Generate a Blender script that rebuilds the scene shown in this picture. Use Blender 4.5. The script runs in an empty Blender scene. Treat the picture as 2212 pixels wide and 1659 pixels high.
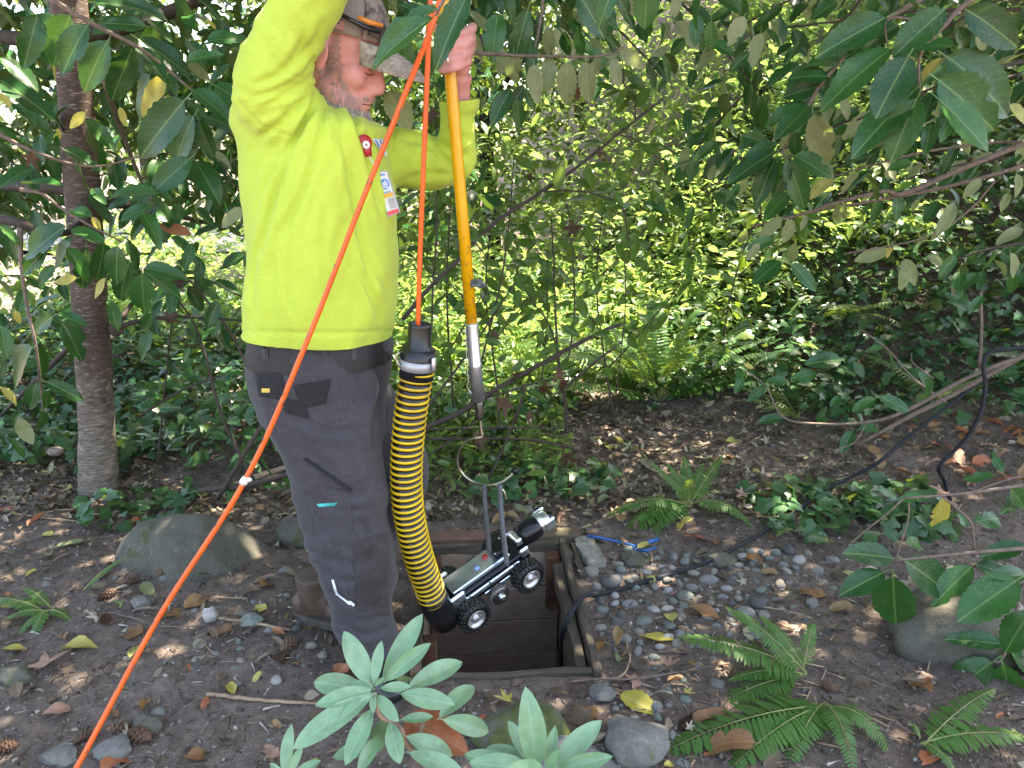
import bpy, bmesh, math, random
import numpy as np
from mathutils import Vector, Matrix, noise
from mathutils.bvhtree import BVHTree
from math import sin, cos, pi, radians

scene = bpy.context.scene
COL = scene.collection
random.seed(7)
RNG = np.random.default_rng(11)

# ------------------------------------------------------------------ camera
FPX = 1661.0
PITCH = radians(17.0)
CAM_H = 1.45
CP, SP = cos(PITCH), sin(PITCH)
CAMP = Vector((0, 0, CAM_H))
cam = bpy.data.objects.new('camera', bpy.data.cameras.new('camera'))
COL.objects.link(cam)
cam.location = CAMP
cam.rotation_euler = (pi / 2 - PITCH, 0, 0)
cam.data.sensor_width = 36.0
cam.data.lens = FPX / 2212 * 36.0
cam.data.clip_start = 0.05
cam.data.clip_end = 400
scene.camera = cam

# ------------------------------------------------------------------ light
SUN_EL, SUN_AZ = radians(62), radians(48)      # azimuth from +Y towards +X
sd = Vector((sin(SUN_AZ) * cos(SUN_EL), cos(SUN_AZ) * cos(SUN_EL), sin(SUN_EL)))
world = bpy.data.worlds.new('World')
scene.world = world
world.use_nodes = True
wn = world.node_tree
for n in list(wn.nodes):
    wn.nodes.remove(n)
sky = wn.nodes.new('ShaderNodeTexSky')
sky.sky_type = 'NISHITA'
sky.sun_disc = False
sky.sun_elevation = SUN_EL
sky.sun_rotation = SUN_AZ
sky.air_density = 1.0
sky.dust_density = 2.5
sky.ozone_density = 0.6
bg = wn.nodes.new('ShaderNodeBackground')
bg.inputs['Strength'].default_value = 0.15
wo = wn.nodes.new('ShaderNodeOutputWorld')
wn.links.new(sky.outputs[0], bg.inputs[0])
wn.links.new(bg.outputs[0], wo.inputs[0])
sun = bpy.data.objects.new('sun', bpy.data.lights.new('sun', 'SUN'))
COL.objects.link(sun)
sun.location = (4, 8, 14)
sun.data.energy = 5.0
sun.data.angle = radians(0.6)
sun.data.color = (1.0, 0.94, 0.84)
sun.rotation_euler = sd.to_track_quat('Z', 'Y').to_euler()
vs = scene.view_settings
vs.view_transform = 'Standard'
vs.look = 'None'
vs.exposure = 2.75
vs.gamma = 1.0
vs.use_curve_mapping = False
vs.use_white_balance = True
vs.white_balance_temperature = 7300
vs.white_balance_tint = 10
scene.cycles.max_bounces = 9
scene.cycles.diffuse_bounces = 6
scene.cycles.transparent_max_bounces = 8
scene.cycles.use_denoising = True

# ------------------------------------------------------------------ helpers: pixels to places
def P(x, y, Y):
    u = (x - 1106) / FPX
    v = (y - 829.5) / FPX
    k = Y / (CP - v * SP)
    return Vector((u * k, Y, CAM_H - (SP + v * CP) * k))

def ray(x, y):
    u = (x - 1106) / FPX
    v = (y - 829.5) / FPX
    return Vector((u, CP - v * SP, -(SP + v * CP))).normalized()

def pxm(Y, y):                      # metres per pixel at a forward distance
    v = (y - 829.5) / FPX
    return Y / (CP - v * SP) / FPX

def sstep(a, b, x):
    t = np.clip((x - a) / (b - a), 0, 1)
    return t * t * (3 - 2 * t)

def hash2(ix, iy, seed):
    h = (ix.astype(np.int64) * 374761393 + iy.astype(np.int64) * 668265263 + seed * 974711) & 0x7fffffff
    h = ((h ^ (h >> 13)) * 1274126177) & 0x7fffffff
    h = h ^ (h >> 16)
    return (h & 0xffff) / 65535.0

def vnoise(x, y, seed=0):
    x = np.asarray(x, float); y = np.asarray(y, float)
    ix = np.floor(x); iy = np.floor(y)
    fx = x - ix; fy = y - iy
    fx = fx * fx * (3 - 2 * fx); fy = fy * fy * (3 - 2 * fy)
    a = hash2(ix, iy, seed); b = hash2(ix + 1, iy, seed)
    c = hash2(ix, iy + 1, seed); d = hash2(ix + 1, iy + 1, seed)
    return (a * (1 - fx) + b * fx) * (1 - fy) + (c * (1 - fx) + d * fx) * fy

def fbm(x, y, seed=0, oct=4):
    s = 0; a = 1.0; t = 0
    for i in range(oct):
        s = s + a * vnoise(np.asarray(x) * 2 ** i, np.asarray(y) * 2 ** i, seed + i * 17)
        t += a; a *= 0.5
    return s / t

# the open pit: centre, turn, size
PIT_C = (P(1095, 1458, 1.873) + P(1065, 1190, 2.6)) / 2
PIT_C = Vector((-0.042, 2.235))
PIT_A = radians(4.0)
PIT_W, PIT_L = 0.50, 0.72
EX = Vector((cos(PIT_A), sin(PIT_A))); EY = Vector((-sin(PIT_A), cos(PIT_A)))

def pit(a, b, z=0.0):
    p = PIT_C + EX * a + EY * b
    return Vector((p.x, p.y, z))

def T(x, y):
    x = np.asarray(x, float); y = np.asarray(y, float)
    bank = sstep(0.1, 2.3, x)
    s = 0.42 * x + 0.9 * y - 3.75
    h = bank * 0.58 * np.logaddexp(0, 5 * s) / 5
    h = 5.0 * np.tanh(h / 5.0)
    flat = np.exp(-((x - PIT_C.x) ** 2 + (y - PIT_C.y) ** 2) / 0.5)
    und = (fbm(x * 1.3, y * 1.3, 3, 3) - 0.5) * 0.10 + (fbm(x * 6, y * 6, 5, 2) - 0.5) * 0.022
    return h + und * (1 - flat)

def Tz(x, y):
    return float(T(x, y))

def G(x, y, dz=0.0):
    d = ray(x, y)
    t = 1.0; prev = 1.0
    while t < 60:
        p = CAMP + d * t
        if p.z <= Tz(p.x, p.y):
            lo, hi = prev, t
            for _ in range(14):
                m = (lo + hi) / 2
                q = CAMP + d * m
                if q.z <= Tz(q.x, q.y): hi = m
                else: lo = m
            p = CAMP + d * hi
            break
        prev = t; t += 0.06 + t * 0.01
    return Vector((p.x, p.y, Tz(p.x, p.y) + dz))

# ------------------------------------------------------------------ helpers: objects
def nobj(name, data, parent=None, mat=None, mw=None):
    o = bpy.data.objects.new(name, data)
    COL.objects.link(o)
    if mw is not None:
        o.matrix_world = mw
    if parent is not None:
        o.parent = parent
        o.matrix_parent_inverse = WORLD.get(parent.name, Matrix.Identity(4)).inverted()
    WORLD[o.name] = mw.copy() if mw is not None else Matrix.Identity(4)
    if mat is not None and data is not None:
        if not data.materials:
            data.materials.append(mat)
        elif data.materials[0] is not mat:
            o.material_slots[0].link = 'OBJECT'
            o.material_slots[0].material = mat
    return o
WORLD = {}

def tag(o, label=None, cat=None, group=None, kind=None):
    if label: o['label'] = label
    if cat: o['category'] = cat
    if group: o['group'] = group
    if kind: o['kind'] = kind
    return o

def thing(name, label, cat, loc, group=None):
    o = nobj(name, None, mw=Matrix.Translation(Vector(loc)))
    o.empty_display_size = 0.05
    return tag(o, label, cat, group)

def mesh_np(name, verts, loops, counts, uv=None, tint=None, smooth=True):
    me = bpy.data.meshes.new(name)
    verts = np.asarray(verts, np.float32); loops = np.asarray(loops, np.int32); counts = np.asarray(counts, np.int32)
    me.vertices.add(len(verts)); me.vertices.foreach_set('co', verts.ravel())
    me.loops.add(len(loops)); me.loops.foreach_set('vertex_index', loops)
    me.polygons.add(len(counts))
    st = np.zeros(len(counts), np.int32); st[1:] = np.cumsum(counts)[:-1]
    me.polygons.foreach_set('loop_start', st)
    me.polygons.foreach_set('use_smooth', np.full(len(counts), smooth, bool))
    if uv is not None:
        l = me.uv_layers.new(name='UVMap')
        l.data.foreach_set('uv', np.asarray(uv, np.float32).ravel())
    if tint is not None:
        a = me.attributes.new('tint', 'FLOAT', 'POINT')
        a.data.foreach_set('value', np.asarray(tint, np.float32))
    me.update(calc_edges=True)
    me.validate()
    return me

class MB:
    """collects shapes into one mesh"""
    def __init__(s):
        s.v = []; s.f = []
    def add(s, vs_, fs_):
        o = len(s.v)
        s.v += [tuple(v) for v in vs_]
        s.f += [tuple(i + o for i in f) for f in fs_]
        return s
    def box(s, c, size, m=None, taper=1.0):
        c = Vector(c); hx, hy, hz = [q / 2 for q in size]
        vv = []
        for z in (-hz, hz):
            k = taper if z > 0 else 1.0
            for x, y in ((-hx, -hy), (hx, -hy), (hx, hy), (-hx, hy)):
                vv.append(Vector((x * k, y * k, z)))
        if m is not None: vv = [m @ v for v in vv]
        vv = [c + v for v in vv]
        return s.add(vv, [(0, 3, 2, 1), (4, 5, 6, 7), (0, 1, 5, 4), (1, 2, 6, 5), (2, 3, 7, 6), (3, 0, 4, 7)])
    def tube(s, pts, rad, n=8, cap=True, flat=None):
        pts = [Vector(p) for p in pts]
        if not hasattr(rad, '__len__'): rad = [rad] * len(pts)
        rings = []; up = None
        for i, p in enumerate(pts):
            d = (pts[min(i + 1, len(pts) - 1)] - pts[max(i - 1, 0)]).normalized()
            if up is None:
                up = Vector((0, 0, 1)) if abs(d.z) < 0.9 else Vector((0, 1, 0))
            a = (up - d * up.dot(d))
            a = a.normalized() if a.length > 1e-6 else d.orthogonal().normalized()
            up = a; b = d.cross(a)
            fl = 1.0 if flat is None else flat
            rings.append([p + a * (rad[i] * cos(t)) + b * (rad[i] * fl * sin(t)) for t in [2 * pi * k / n for k in range(n)]])
        return s.loft(rings, cap)
    def loft(s, rings, cap=True):
        n = len(rings[0]); vv = [v for r in rings for v in r]; ff = []
        for i in range(len(rings) - 1):
            for k in range(n):
                k2 = (k + 1) % n
                ff.append((i * n + k, i * n + k2, (i + 1) * n + k2, (i + 1) * n + k))
        if cap:
            c0 = sum((Vector(v) for v in rings[0]), Vector()) / n
            c1 = sum((Vector(v) for v in rings[-1]), Vector()) / n
            a = len(vv); vv += [c0, c1]; m = (len(rings) - 1) * n
            for k in range(n):
                k2 = (k + 1) % n
                ff.append((a, k2, k)); ff.append((a + 1, m + k, m + k2))
        return s.add(vv, ff)
    def ell(s, c, r, m=None, n=14, k=9):
        c = Vector(c); rings = []
        for i in range(1, k):
            t = pi * i / k
            rings.append([Vector((r[0] * sin(t) * cos(a), r[1] * sin(t) * sin(a), -r[2] * cos(t))) for a in [2 * pi * j / n for j in range(n)]])
        vv = [v for q in rings for v in q] + [Vector((0, 0, -r[2])), Vector((0, 0, r[2]))]
        ff = []; L = len(rings)
        for i in range(L - 1):
            for j in range(n):
                j2 = (j + 1) % n
                ff.append((i * n + j, i * n + j2, (i + 1) * n + j2, (i + 1) * n + j))
        for j in range(n):
            j2 = (j + 1) % n
            ff.append((L * n, j2, j)); ff.append((L * n + 1, (L - 1) * n + j, (L - 1) * n + j2))
        if m is not None: vv = [m @ v for v in vv]
        return s.add([c + v for v in vv], ff)
    def lathe(s, prof, n=24, m=None):
        """prof: (radius, height) list, axis z"""
        rings = [[Vector((r * cos(2 * pi * k / n), r * sin(2 * pi * k / n), h)) for k in range(n)] for r, h in prof]
        if m is not None: rings = [[m @ v for v in r] for r in rings]
        return s.loft(rings, True)
    def mesh(s, name, smooth=True):
        me = bpy.data.meshes.new(name)
        me.from_pydata(s.v, [], s.f)
        me.polygons.foreach_set('use_smooth', [smooth] * len(me.polygons))
        me.update()
        return me
    def obj(s, name, mat, parent=None, smooth=True, mw=None, bevel=0.0, recenter=False):
        if recenter and parent is None:
            a = np.array([tuple(v) for v in s.v]); c = Vector(((a[:, 0].min() + a[:, 0].max()) / 2, (a[:, 1].min() + a[:, 1].max()) / 2, a[:, 2].min()))
            s.v = [tuple(Vector(v) - c) for v in s.v]; mw = Matrix.Translation(c)
        me = s.mesh(name, smooth)
        if bevel:
            bm = bmesh.new(); bm.from_mesh(me)
            bmesh.ops.remove_doubles(bm, verts=bm.verts, dist=1e-6)
            bmesh.ops.bevel(bm, geom=[e for e in bm.edges if len(e.link_faces) == 2 and e.calc_face_angle(0) > 0.6], offset=bevel, segments=1, affect='EDGES', clamp_overlap=True)
            bm.to_mesh(me); bm.free()
            me.polygons.foreach_set('use_smooth', [smooth] * len(me.polygons))
        return nobj(name, me, parent, mat, mw)

def spline(pts, n=8):
    """Catmull-Rom through points (tuples of any length)"""
    pts = [np.array(p, float) for p in pts]
    out = []
    q = [2 * pts[0] - pts[1]] + pts + [2 * pts[-1] - pts[-2]]
    for i in range(1, len(q) - 2):
        for k in range(n):
            t = k / n
            out.append(0.5 * ((2 * q[i]) + (-q[i - 1] + q[i + 1]) * t + (2 * q[i - 1] - 5 * q[i] + 4 * q[i + 1] - q[i + 2]) * t * t + (-q[i - 1] + 3 * q[i] - 3 * q[i + 1] + q[i + 2]) * t ** 3))
    out.append(pts[-1])
    return out

def pxpath(pts, n=6):
    """(x, y, Y) pixel path -> smooth world points"""
    return [P(*p) for p in spline(pts, n)]

def remeshed(mb, voxel, smooth=6, fac=0.5):
    me = mb.mesh('tmp')
    o = bpy.data.objects.new('tmp', me); COL.objects.link(o)
    m = o.modifiers.new('r', 'REMESH'); m.mode = 'VOXEL'; m.voxel_size = voxel
    s = o.modifiers.new('s', 'SMOOTH'); s.iterations = smooth; s.factor = fac
    dg = bpy.context.evaluated_depsgraph_get()
    out = bpy.data.meshes.new_from_object(o.evaluated_get(dg))
    bpy.data.objects.remove(o); bpy.data.meshes.remove(me)
    out.polygons.foreach_set('use_smooth', [True] * len(out.polygons))
    return out

def get_co(me):
    a = np.empty(len(me.vertices) * 3, np.float32); me.vertices.foreach_get('co', a); return a.reshape(-1, 3).astype(float)
def get_no(me):
    a = np.empty(len(me.vertices) * 3, np.float32); me.vertex_normals.foreach_get('vector', a); return a.reshape(-1, 3).astype(float)
def set_co(me, c):
    me.vertices.foreach_set('co', np.asarray(c, np.float32).ravel()); me.update()

def to_px(c):
    d = c - np.array([0, 0, CAM_H])
    z = d[:, 1] * CP - d[:, 2] * SP
    v = -(d[:, 1] * SP + d[:, 2] * CP)
    return 1106 + FPX * d[:, 0] / z, 829.5 + FPX * v / z
# ------------------------------------------------------------------ materials
class NT:
    def __init__(s, name):
        s.m = bpy.data.materials.new(name); s.m.use_nodes = True
        s.t = s.m.node_tree
        for n in list(s.t.nodes): s.t.nodes.remove(n)
        s.out = s.n('ShaderNodeOutputMaterial')
    def n(s, typ, **kw):
        x = s.t.nodes.new(typ)
        for k, v in kw.items(): setattr(x, k, v)
        return x
    def l(s, a, b): s.t.links.new(a, b)
    def noise(s, scale, detail=4, rough=0.55, vec=None, dist=0.0):
        x = s.n('ShaderNodeTexNoise'); x.inputs['Scale'].default_value = scale; x.inputs['Detail'].default_value = detail
        x.inputs['Roughness'].default_value = rough; x.inputs['Distortion'].default_value = dist
        if vec is not None: s.l(vec, x.inputs['Vector'])
        return x.outputs['Fac']
    def coord(s, which='Object', scale=None):
        c = s.n('ShaderNodeTexCoord').outputs[which]
        if scale:
            m = s.n('ShaderNodeMapping'); m.inputs['Scale'].default_value = scale; s.l(c, m.inputs['Vector']); c = m.outputs[0]
        return c
    def ramp(s, fac, stops):
        r = s.n('ShaderNodeValToRGB'); e = r.color_ramp.elements
        while len(e) < len(stops): e.new(0.5)
        for i, (p, c) in enumerate(stops):
            e[i].position = p; e[i].color = (*c, 1) if len(c) == 3 else c
        s.l(fac, r.inputs[0]); return r.outputs[0]
    def mix(s, fac, a, b, blend='MIX'):
        x = s.n('ShaderNodeMix', data_type='RGBA', blend_type=blend)
        for v, i in ((fac, 0), (a, 6), (b, 7)):
            if isinstance(v, (int, float)): x.inputs[i].default_value = v
            elif isinstance(v, tuple): x.inputs[i].default_value = (*v, 1) if len(v) == 3 else v
            else: s.l(v, x.inputs[i])
        return x.outputs[2]
    def math(s, op, a, b=None, c=None):
        x = s.n('ShaderNodeMath', operation=op)
        for i, v in enumerate((a, b, c)):
            if v is None: continue
            if isinstance(v, (int, float)): x.inputs[i].default_value = v
            else: s.l(v, x.inputs[i])
        return x.outputs[0]
    def bsdf(s, col, rough=0.6, metal=0.0, spec=0.5, height=None, bump=0.3, dist=0.01):
        b = s.n('ShaderNodeBsdfPrincipled')
        for v, k in ((col, 'Base Color'), (rough, 'Roughness'), (metal, 'Metallic'), (spec, 'Specular IOR Level')):
            if isinstance(v, (int, float)): b.inputs[k].default_value = v
            elif isinstance(v, tuple): b.inputs[k].default_value = (*v, 1)
            else: s.l(v, b.inputs[k])
        if height is not None:
            u = s.n('ShaderNodeBump'); u.inputs['Strength'].default_value = bump; u.inputs['Distance'].default_value = dist
            s.l(height, u.inputs['Height']); s.l(u.outputs[0], b.inputs['Normal'])
        s.b = b
        return b.outputs[0]
    def done(s, sh): s.l(sh, s.out.inputs[0]); return s.m

def plain(name, col, rough=0.6, metal=0.0, spec=0.5, var=0.25, scale=30, bump=0.15, dist=0.003, dirt=None):
    t = NT(name); c = t.coord()
    f = t.noise(scale, 5, 0.6, c)
    lo = tuple(q * (1 - var) for q in col); hi = tuple(min(1, q * (1 + var)) for q in col)
    k = t.ramp(f, [(0.3, lo), (0.7, hi)])
    if dirt:
        g = t.noise(scale * 0.35, 5, 0.7, c)
        k = t.mix(t.ramp(g, [(0.52, (0, 0, 0)), (0.68, (1, 1, 1))]), k, dirt)
    return t.done(t.bsdf(k, rough, metal, spec, f, bump, dist))

def leafmat(name, stops, back, rough=0.38, trans=0.3, tcol=None, src='obj', veins=True, spots=0.0, spec=0.5, rib=(0.25, 0.33, 0.10)):
    """leaf: tint over a ramp, paler underside, midrib and side veins along the blade, light passing through"""
    t = NT(name)
    if src == 'obj': r = t.n('ShaderNodeObjectInfo').outputs['Random']
    else: r = t.n('ShaderNodeAttribute', attribute_name='tint').outputs['Fac']
    col = t.ramp(r, stops)
    geo = t.n('ShaderNodeNewGeometry')
    height = None
    pos = geo.outputs['Position']
    nz = t.noise(40, 4, 0.6, pos)
    col = t.mix(0.55, col, t.ramp(nz, [(0.3, (0.6, 0.6, 0.6)), (0.7, (1.25, 1.25, 1.2))]), 'MULTIPLY')
    if veins:
        uv = t.n('ShaderNodeUVMap', uv_map='UVMap').outputs[0]
        sp_ = t.n('ShaderNodeSeparateXYZ'); t.l(uv, sp_.inputs[0])
        au = t.math('ABSOLUTE', t.math('SUBTRACT', sp_.outputs[0], 0.5))
        mr = t.n('ShaderNodeMapRange', interpolation_type='SMOOTHSTEP'); t.l(au, mr.inputs[0])
        mr.inputs[1].default_value = 0.010; mr.inputs[2].default_value = 0.034; mr.inputs[3].default_value = 1; mr.inputs[4].default_value = 0
        w = t.math('SINE', t.math('MULTIPLY', t.math('SUBTRACT', sp_.outputs[1], t.math('MULTIPLY', au, 0.55)), 58.0))
        vm = t.n('ShaderNodeMapRange'); t.l(w, vm.inputs[0]); vm.inputs[1].default_value = 0.82; vm.inputs[2].default_value = 1.0; vm.inputs[3].default_value = 0; vm.inputs[4].default_value = 0.13
        pet = t.math('LESS_THAN', sp_.outputs[1], 0.0)
        m = t.math('MAXIMUM', t.math('MAXIMUM', t.math('MULTIPLY', mr.outputs[0], 0.75), vm.outputs[0]), pet)
        col = t.mix(m, col, rib)
        height = t.math('ADD', t.math('MULTIPLY', m, -0.6), t.math('MULTIPLY', nz, 0.6))
    if spots:
        sn = t.noise(220, 3, 0.7, pos); big = t.noise(9, 2, 0.5, pos)
        sm = t.math('MULTIPLY', t.ramp(sn, [(0.54, (0, 0, 0)), (0.64, (1, 1, 1))]), t.ramp(big, [(0.42, (0, 0, 0)), (0.62, (1, 1, 1))]))
        col = t.mix(t.math('MULTIPLY', sm, spots), col, (0.33, 0.34, 0.25))
    colb = t.mix(0.75, col, back)
    base = t.mix(geo.outputs['Backfacing'], col, colb)
    sh = t.bsdf(base, rough, 0, spec, height, 0.25, 0.002)
    tr = t.n('ShaderNodeBsdfTranslucent')
    tc = t.mix(0.6, base, tcol or (0.30, 0.42, 0.03))
    t.l(tc, tr.inputs[0])
    mx = t.n('ShaderNodeMixShader'); mx.inputs[0].default_value = trans
    t.l(sh, mx.inputs[1]); t.l(tr.outputs[0], mx.inputs[2])
    return t.done(mx.outputs[0])

M = {}
LAUREL = [(0.0, (0.013, 0.062, 0.015)), (0.55, (0.021, 0.096, 0.019)), (1.0, (0.036, 0.130, 0.025))]
M['laurel'] = leafmat('laurel leaf', LAUREL, (0.10, 0.125, 0.045), 0.33, 0.16, spots=0.3, spec=0.4, tcol=(0.10, 0.19, 0.02), rib=(0.15, 0.24, 0.07))
M['laurel_mid'] = leafmat('laurel foliage', LAUREL, (0.10, 0.13, 0.045), 0.40, 0.2, src='attr', veins=False, spec=0.3, tcol=(0.13, 0.23, 0.02))
M['pale'] = leafmat('pale leaf underside', [(0, (0.22, 0.25, 0.12)), (1, (0.30, 0.31, 0.17))], (0.25, 0.27, 0.14), 0.6, 0.3, rib=(0.34, 0.34, 0.2))
M['yellow'] = leafmat('yellow leaf', [(0, (0.42, 0.36, 0.05)), (0.5, (0.50, 0.42, 0.10)), (1, (0.45, 0.44, 0.14))], (0.42, 0.38, 0.14), 0.5, 0.25, spots=0.35, rib=(0.5, 0.45, 0.2), tcol=(0.6, 0.5, 0.05))
M['brown'] = leafmat('brown dead leaf', [(0, (0.17, 0.075, 0.028)), (0.5, (0.26, 0.12, 0.04)), (1, (0.30, 0.19, 0.085))], (0.24, 0.15, 0.08), 0.6, 0.12, spots=0.3, rib=(0.28, 0.17, 0.07), tcol=(0.4, 0.16, 0.03))
M['rust'] = leafmat('rust leaf', [(0, (0.36, 0.115, 0.05)), (1, (0.42, 0.15, 0.07))], (0.36, 0.16, 0.09), 0.5, 0.2, rib=(0.5, 0.22, 0.11), tcol=(0.5, 0.16, 0.05))
M['maple'] = leafmat('dry maple leaf', [(0, (0.34, 0.19, 0.13)), (1, (0.42, 0.25, 0.17))], (0.38, 0.24, 0.17), 0.7, 0.15, veins=False, tcol=(0.5, 0.25, 0.1))
M['dark_dead'] = leafmat('dark hanging dead leaf', [(0, (0.055, 0.025, 0.014)), (1, (0.10, 0.045, 0.022))], (0.09, 0.045, 0.025), 0.7, 0.12, veins=False, tcol=(0.25, 0.08, 0.02))
M['rhodo'] = leafmat('grey green leaf', [(0, (0.155, 0.300, 0.150)), (1, (0.225, 0.375, 0.215))], (0.10, 0.15, 0.07), 0.30, 0.18, rib=(0.27, 0.40, 0.25), spec=0.6)
M['fern'] = leafmat('fern', [(0, (0.048, 0.140, 0.026)), (1, (0.080, 0.195, 0.036))], (0.10, 0.17, 0.05), 0.5, 0.32, src='attr', veins=False)
M['fernfar'] = leafmat('backlit fern', [(0, (0.05, 0.13, 0.025)), (1, (0.08, 0.17, 0.03))], (0.10, 0.16, 0.05), 0.5, 0.4, src='attr', veins=False)
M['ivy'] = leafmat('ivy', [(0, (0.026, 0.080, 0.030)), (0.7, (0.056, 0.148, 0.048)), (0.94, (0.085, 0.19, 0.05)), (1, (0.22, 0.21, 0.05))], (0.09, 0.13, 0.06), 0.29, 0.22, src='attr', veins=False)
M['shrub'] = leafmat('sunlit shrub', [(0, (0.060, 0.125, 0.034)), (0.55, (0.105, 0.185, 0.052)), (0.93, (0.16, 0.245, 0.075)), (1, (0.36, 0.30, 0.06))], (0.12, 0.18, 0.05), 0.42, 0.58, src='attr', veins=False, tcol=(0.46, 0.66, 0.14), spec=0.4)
M['far'] = leafmat('far tree foliage', [(0, (0.018, 0.055, 0.018)), (1, (0.05, 0.115, 0.03))], (0.09, 0.12, 0.05), 0.4, 0.3, src='attr', veins=False)
M['litter'] = leafmat('leaf litter', [(0, (0.075, 0.048, 0.030)), (0.35, (0.16, 0.105, 0.068)), (0.65, (0.26, 0.195, 0.135)), (0.88, (0.38, 0.33, 0.25)), (1, (0.36, 0.36, 0.11))], (0.2, 0.15, 0.1), 0.7, 0.1, src='attr', veins=False)
M['duff'] = leafmat('ground debris', [(0, (0.045, 0.032, 0.025)), (0.5, (0.12, 0.082, 0.06)), (0.85, (0.22, 0.165, 0.13)), (1, (0.42, 0.38, 0.33))], (0.15, 0.1, 0.08), 0.8, 0.0, src='attr', veins=False)
M['moss'] = leafmat('moss', [(0, (0.035, 0.05, 0.012)), (1, (0.085, 0.10, 0.02))], (0.06, 0.08, 0.02), 0.8, 0.1, src='attr', veins=False)

def ground_mat():
    t = NT('forest soil'); c = t.coord()
    n1 = t.noise(2.2, 6, 0.6, c); n2 = t.noise(26, 6, 0.65, c); n3 = t.noise(140, 4, 0.7, c)
    k = t.ramp(n1, [(0.3, (0.125, 0.095, 0.077)), (0.55, (0.190, 0.150, 0.126)), (0.75, (0.150, 0.122, 0.092))])
    k = t.mix(0.8, k, t.ramp(n2, [(0.28, (0.45, 0.43, 0.41)), (0.72, (1.4, 1.36, 1.32))]), 'MULTIPLY')
    k = t.mix(t.math('MULTIPLY', t.ramp(n3, [(0.60, (0, 0, 0)), (0.66, (1, 1, 1))]), 0.75), k, (0.34, 0.29, 0.26))
    k = t.mix(t.math('MULTIPLY', t.ramp(t.noise(85, 4, 0.7, c), [(0.60, (0, 0, 0)), (0.7, (1, 1, 1))]), 0.8), k, (0.03, 0.02, 0.016))
    ms = t.noise(5.5, 5, 0.7, c)
    k = t.mix(t.math('MULTIPLY', t.ramp(ms, [(0.60, (0, 0, 0)), (0.70, (1, 1, 1))]), 0.7), k, (0.055, 0.06, 0.02))
    h = t.math('ADD', t.math('MULTIPLY', n2, 0.6), t.math('MULTIPLY', n3, 0.5))
    return t.done(t.bsdf(k, 0.92, 0, 0.25, h, 0.9, 0.02))
M['soil'] = ground_mat()

def rock_mat(name, a, b, moss=0.0, sc=9.0):
    t = NT(name); c = t.coord()
    n1 = t.noise(sc, 6, 0.65, c); n2 = t.noise(sc * 9, 5, 0.7, c)
    k = t.ramp(n1, [(0.3, a), (0.7, b)])
    k = t.mix(0.6, k, t.ramp(n2, [(0.3, (0.62, 0.62, 0.62)), (0.7, (1.35, 1.35, 1.35))]), 'MULTIPLY')
    k = t.mix(t.math('MULTIPLY', t.ramp(t.noise(sc * 3, 4, 0.7, c), [(0.64, (0, 0, 0)), (0.69, (1, 1, 1))]), 0.5), k, tuple(min(1, q * 1.9) for q in b))
    if moss:
        mm = t.ramp(t.noise(sc * 0.55, 5, 0.75, c), [(0.62 - moss * 0.3, (0, 0, 0)), (0.72 - moss * 0.3, (1, 1, 1))])
        k = t.mix(mm, k, t.ramp(n2, [(0.3, (0.03, 0.042, 0.012)), (0.7, (0.085, 0.10, 0.028))]))
    h = t.math('ADD', n1, t.math('MULTIPLY', n2, 0.35))
    return t.done(t.bsdf(k, 0.85, 0, 0.3, h, 0.55, 0.012))
M['boulder'] = rock_mat('mossy boulder', (0.078, 0.073, 0.056), (0.118, 0.112, 0.088), 0.2)
M['rockmoss'] = rock_mat('rock with moss', (0.10, 0.10, 0.085), (0.16, 0.155, 0.13), 0.75, 7)
M['greyrock'] = rock_mat('grey rock', (0.11, 0.105, 0.095), (0.19, 0.185, 0.165), 0.1)
PEB = [rock_mat('pebble grey', (0.17, 0.172, 0.160), (0.265, 0.265, 0.248), 0, 30), rock_mat('pebble green grey', (0.145, 0.168, 0.145), (0.225, 0.25, 0.218), 0, 30),
       rock_mat('pebble tan', (0.22, 0.195, 0.155), (0.33, 0.30, 0.25), 0, 30), rock_mat('pebble dark', (0.085, 0.083, 0.080), (0.15, 0.147, 0.142), 0, 30),
       rock_mat('pebble pale', (0.30, 0.28, 0.26), (0.44, 0.42, 0.39), 0, 30)]
def bark_mat(name, a, b, lent=(0.42, 0.33, 0.29), base=True, horiz=True):
    t = NT(name); c = t.coord('Object', (16, 16, 95) if horiz else (20, 20, 5)); c0 = t.coord()
    n = t.noise(1.6, 5, 0.65, c); n2 = t.noise(14, 5, 0.6, c0)
    k = t.ramp(n2, [(0.3, a), (0.7, b)])
    m = t.ramp(n, [(0.56, (0, 0, 0)), (0.66, (1, 1, 1))])
    k = t.mix(t.math('MULTIPLY', m, 0.75), k, lent)
    m2 = t.ramp(n, [(0.30, (1, 1, 1)), (0.40, (0, 0, 0))])
    k = t.mix(t.math('MULTIPLY', m2, 0.6), k, tuple(q * 0.35 for q in a))
    if base:      # paler bark towards the butt of the trunk
        z = t.n('ShaderNodeSeparateXYZ'); t.l(c0, z.inputs[0])
        zz = t.math('ADD', z.outputs[2], t.math('MULTIPLY', t.noise(7, 4, 0.7, c0), -0.75))
        k = t.mix(t.ramp(zz, [(-0.12, (0.6, 0.6, 0.6)), (0.14, (0, 0, 0))]), k, t.ramp(n, [(0.35, (0.09, 0.068, 0.052)), (0.6, (0.34, 0.29, 0.235))]))
    return t.done(t.bsdf(k, 0.75, 0, 0.4, n, 0.6, 0.008))
M['bark'] = bark_mat('cherry bark', (0.068, 0.042, 0.032), (0.122, 0.080, 0.061))
M['bark_dark'] = bark_mat('dark bark', (0.035, 0.025, 0.020), (0.07, 0.05, 0.04), (0.13, 0.11, 0.09), False, False)
M['twig'] = plain('twig bark', (0.16, 0.11, 0.085), 0.75, var=0.4, scale=60, bump=0.4)
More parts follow.
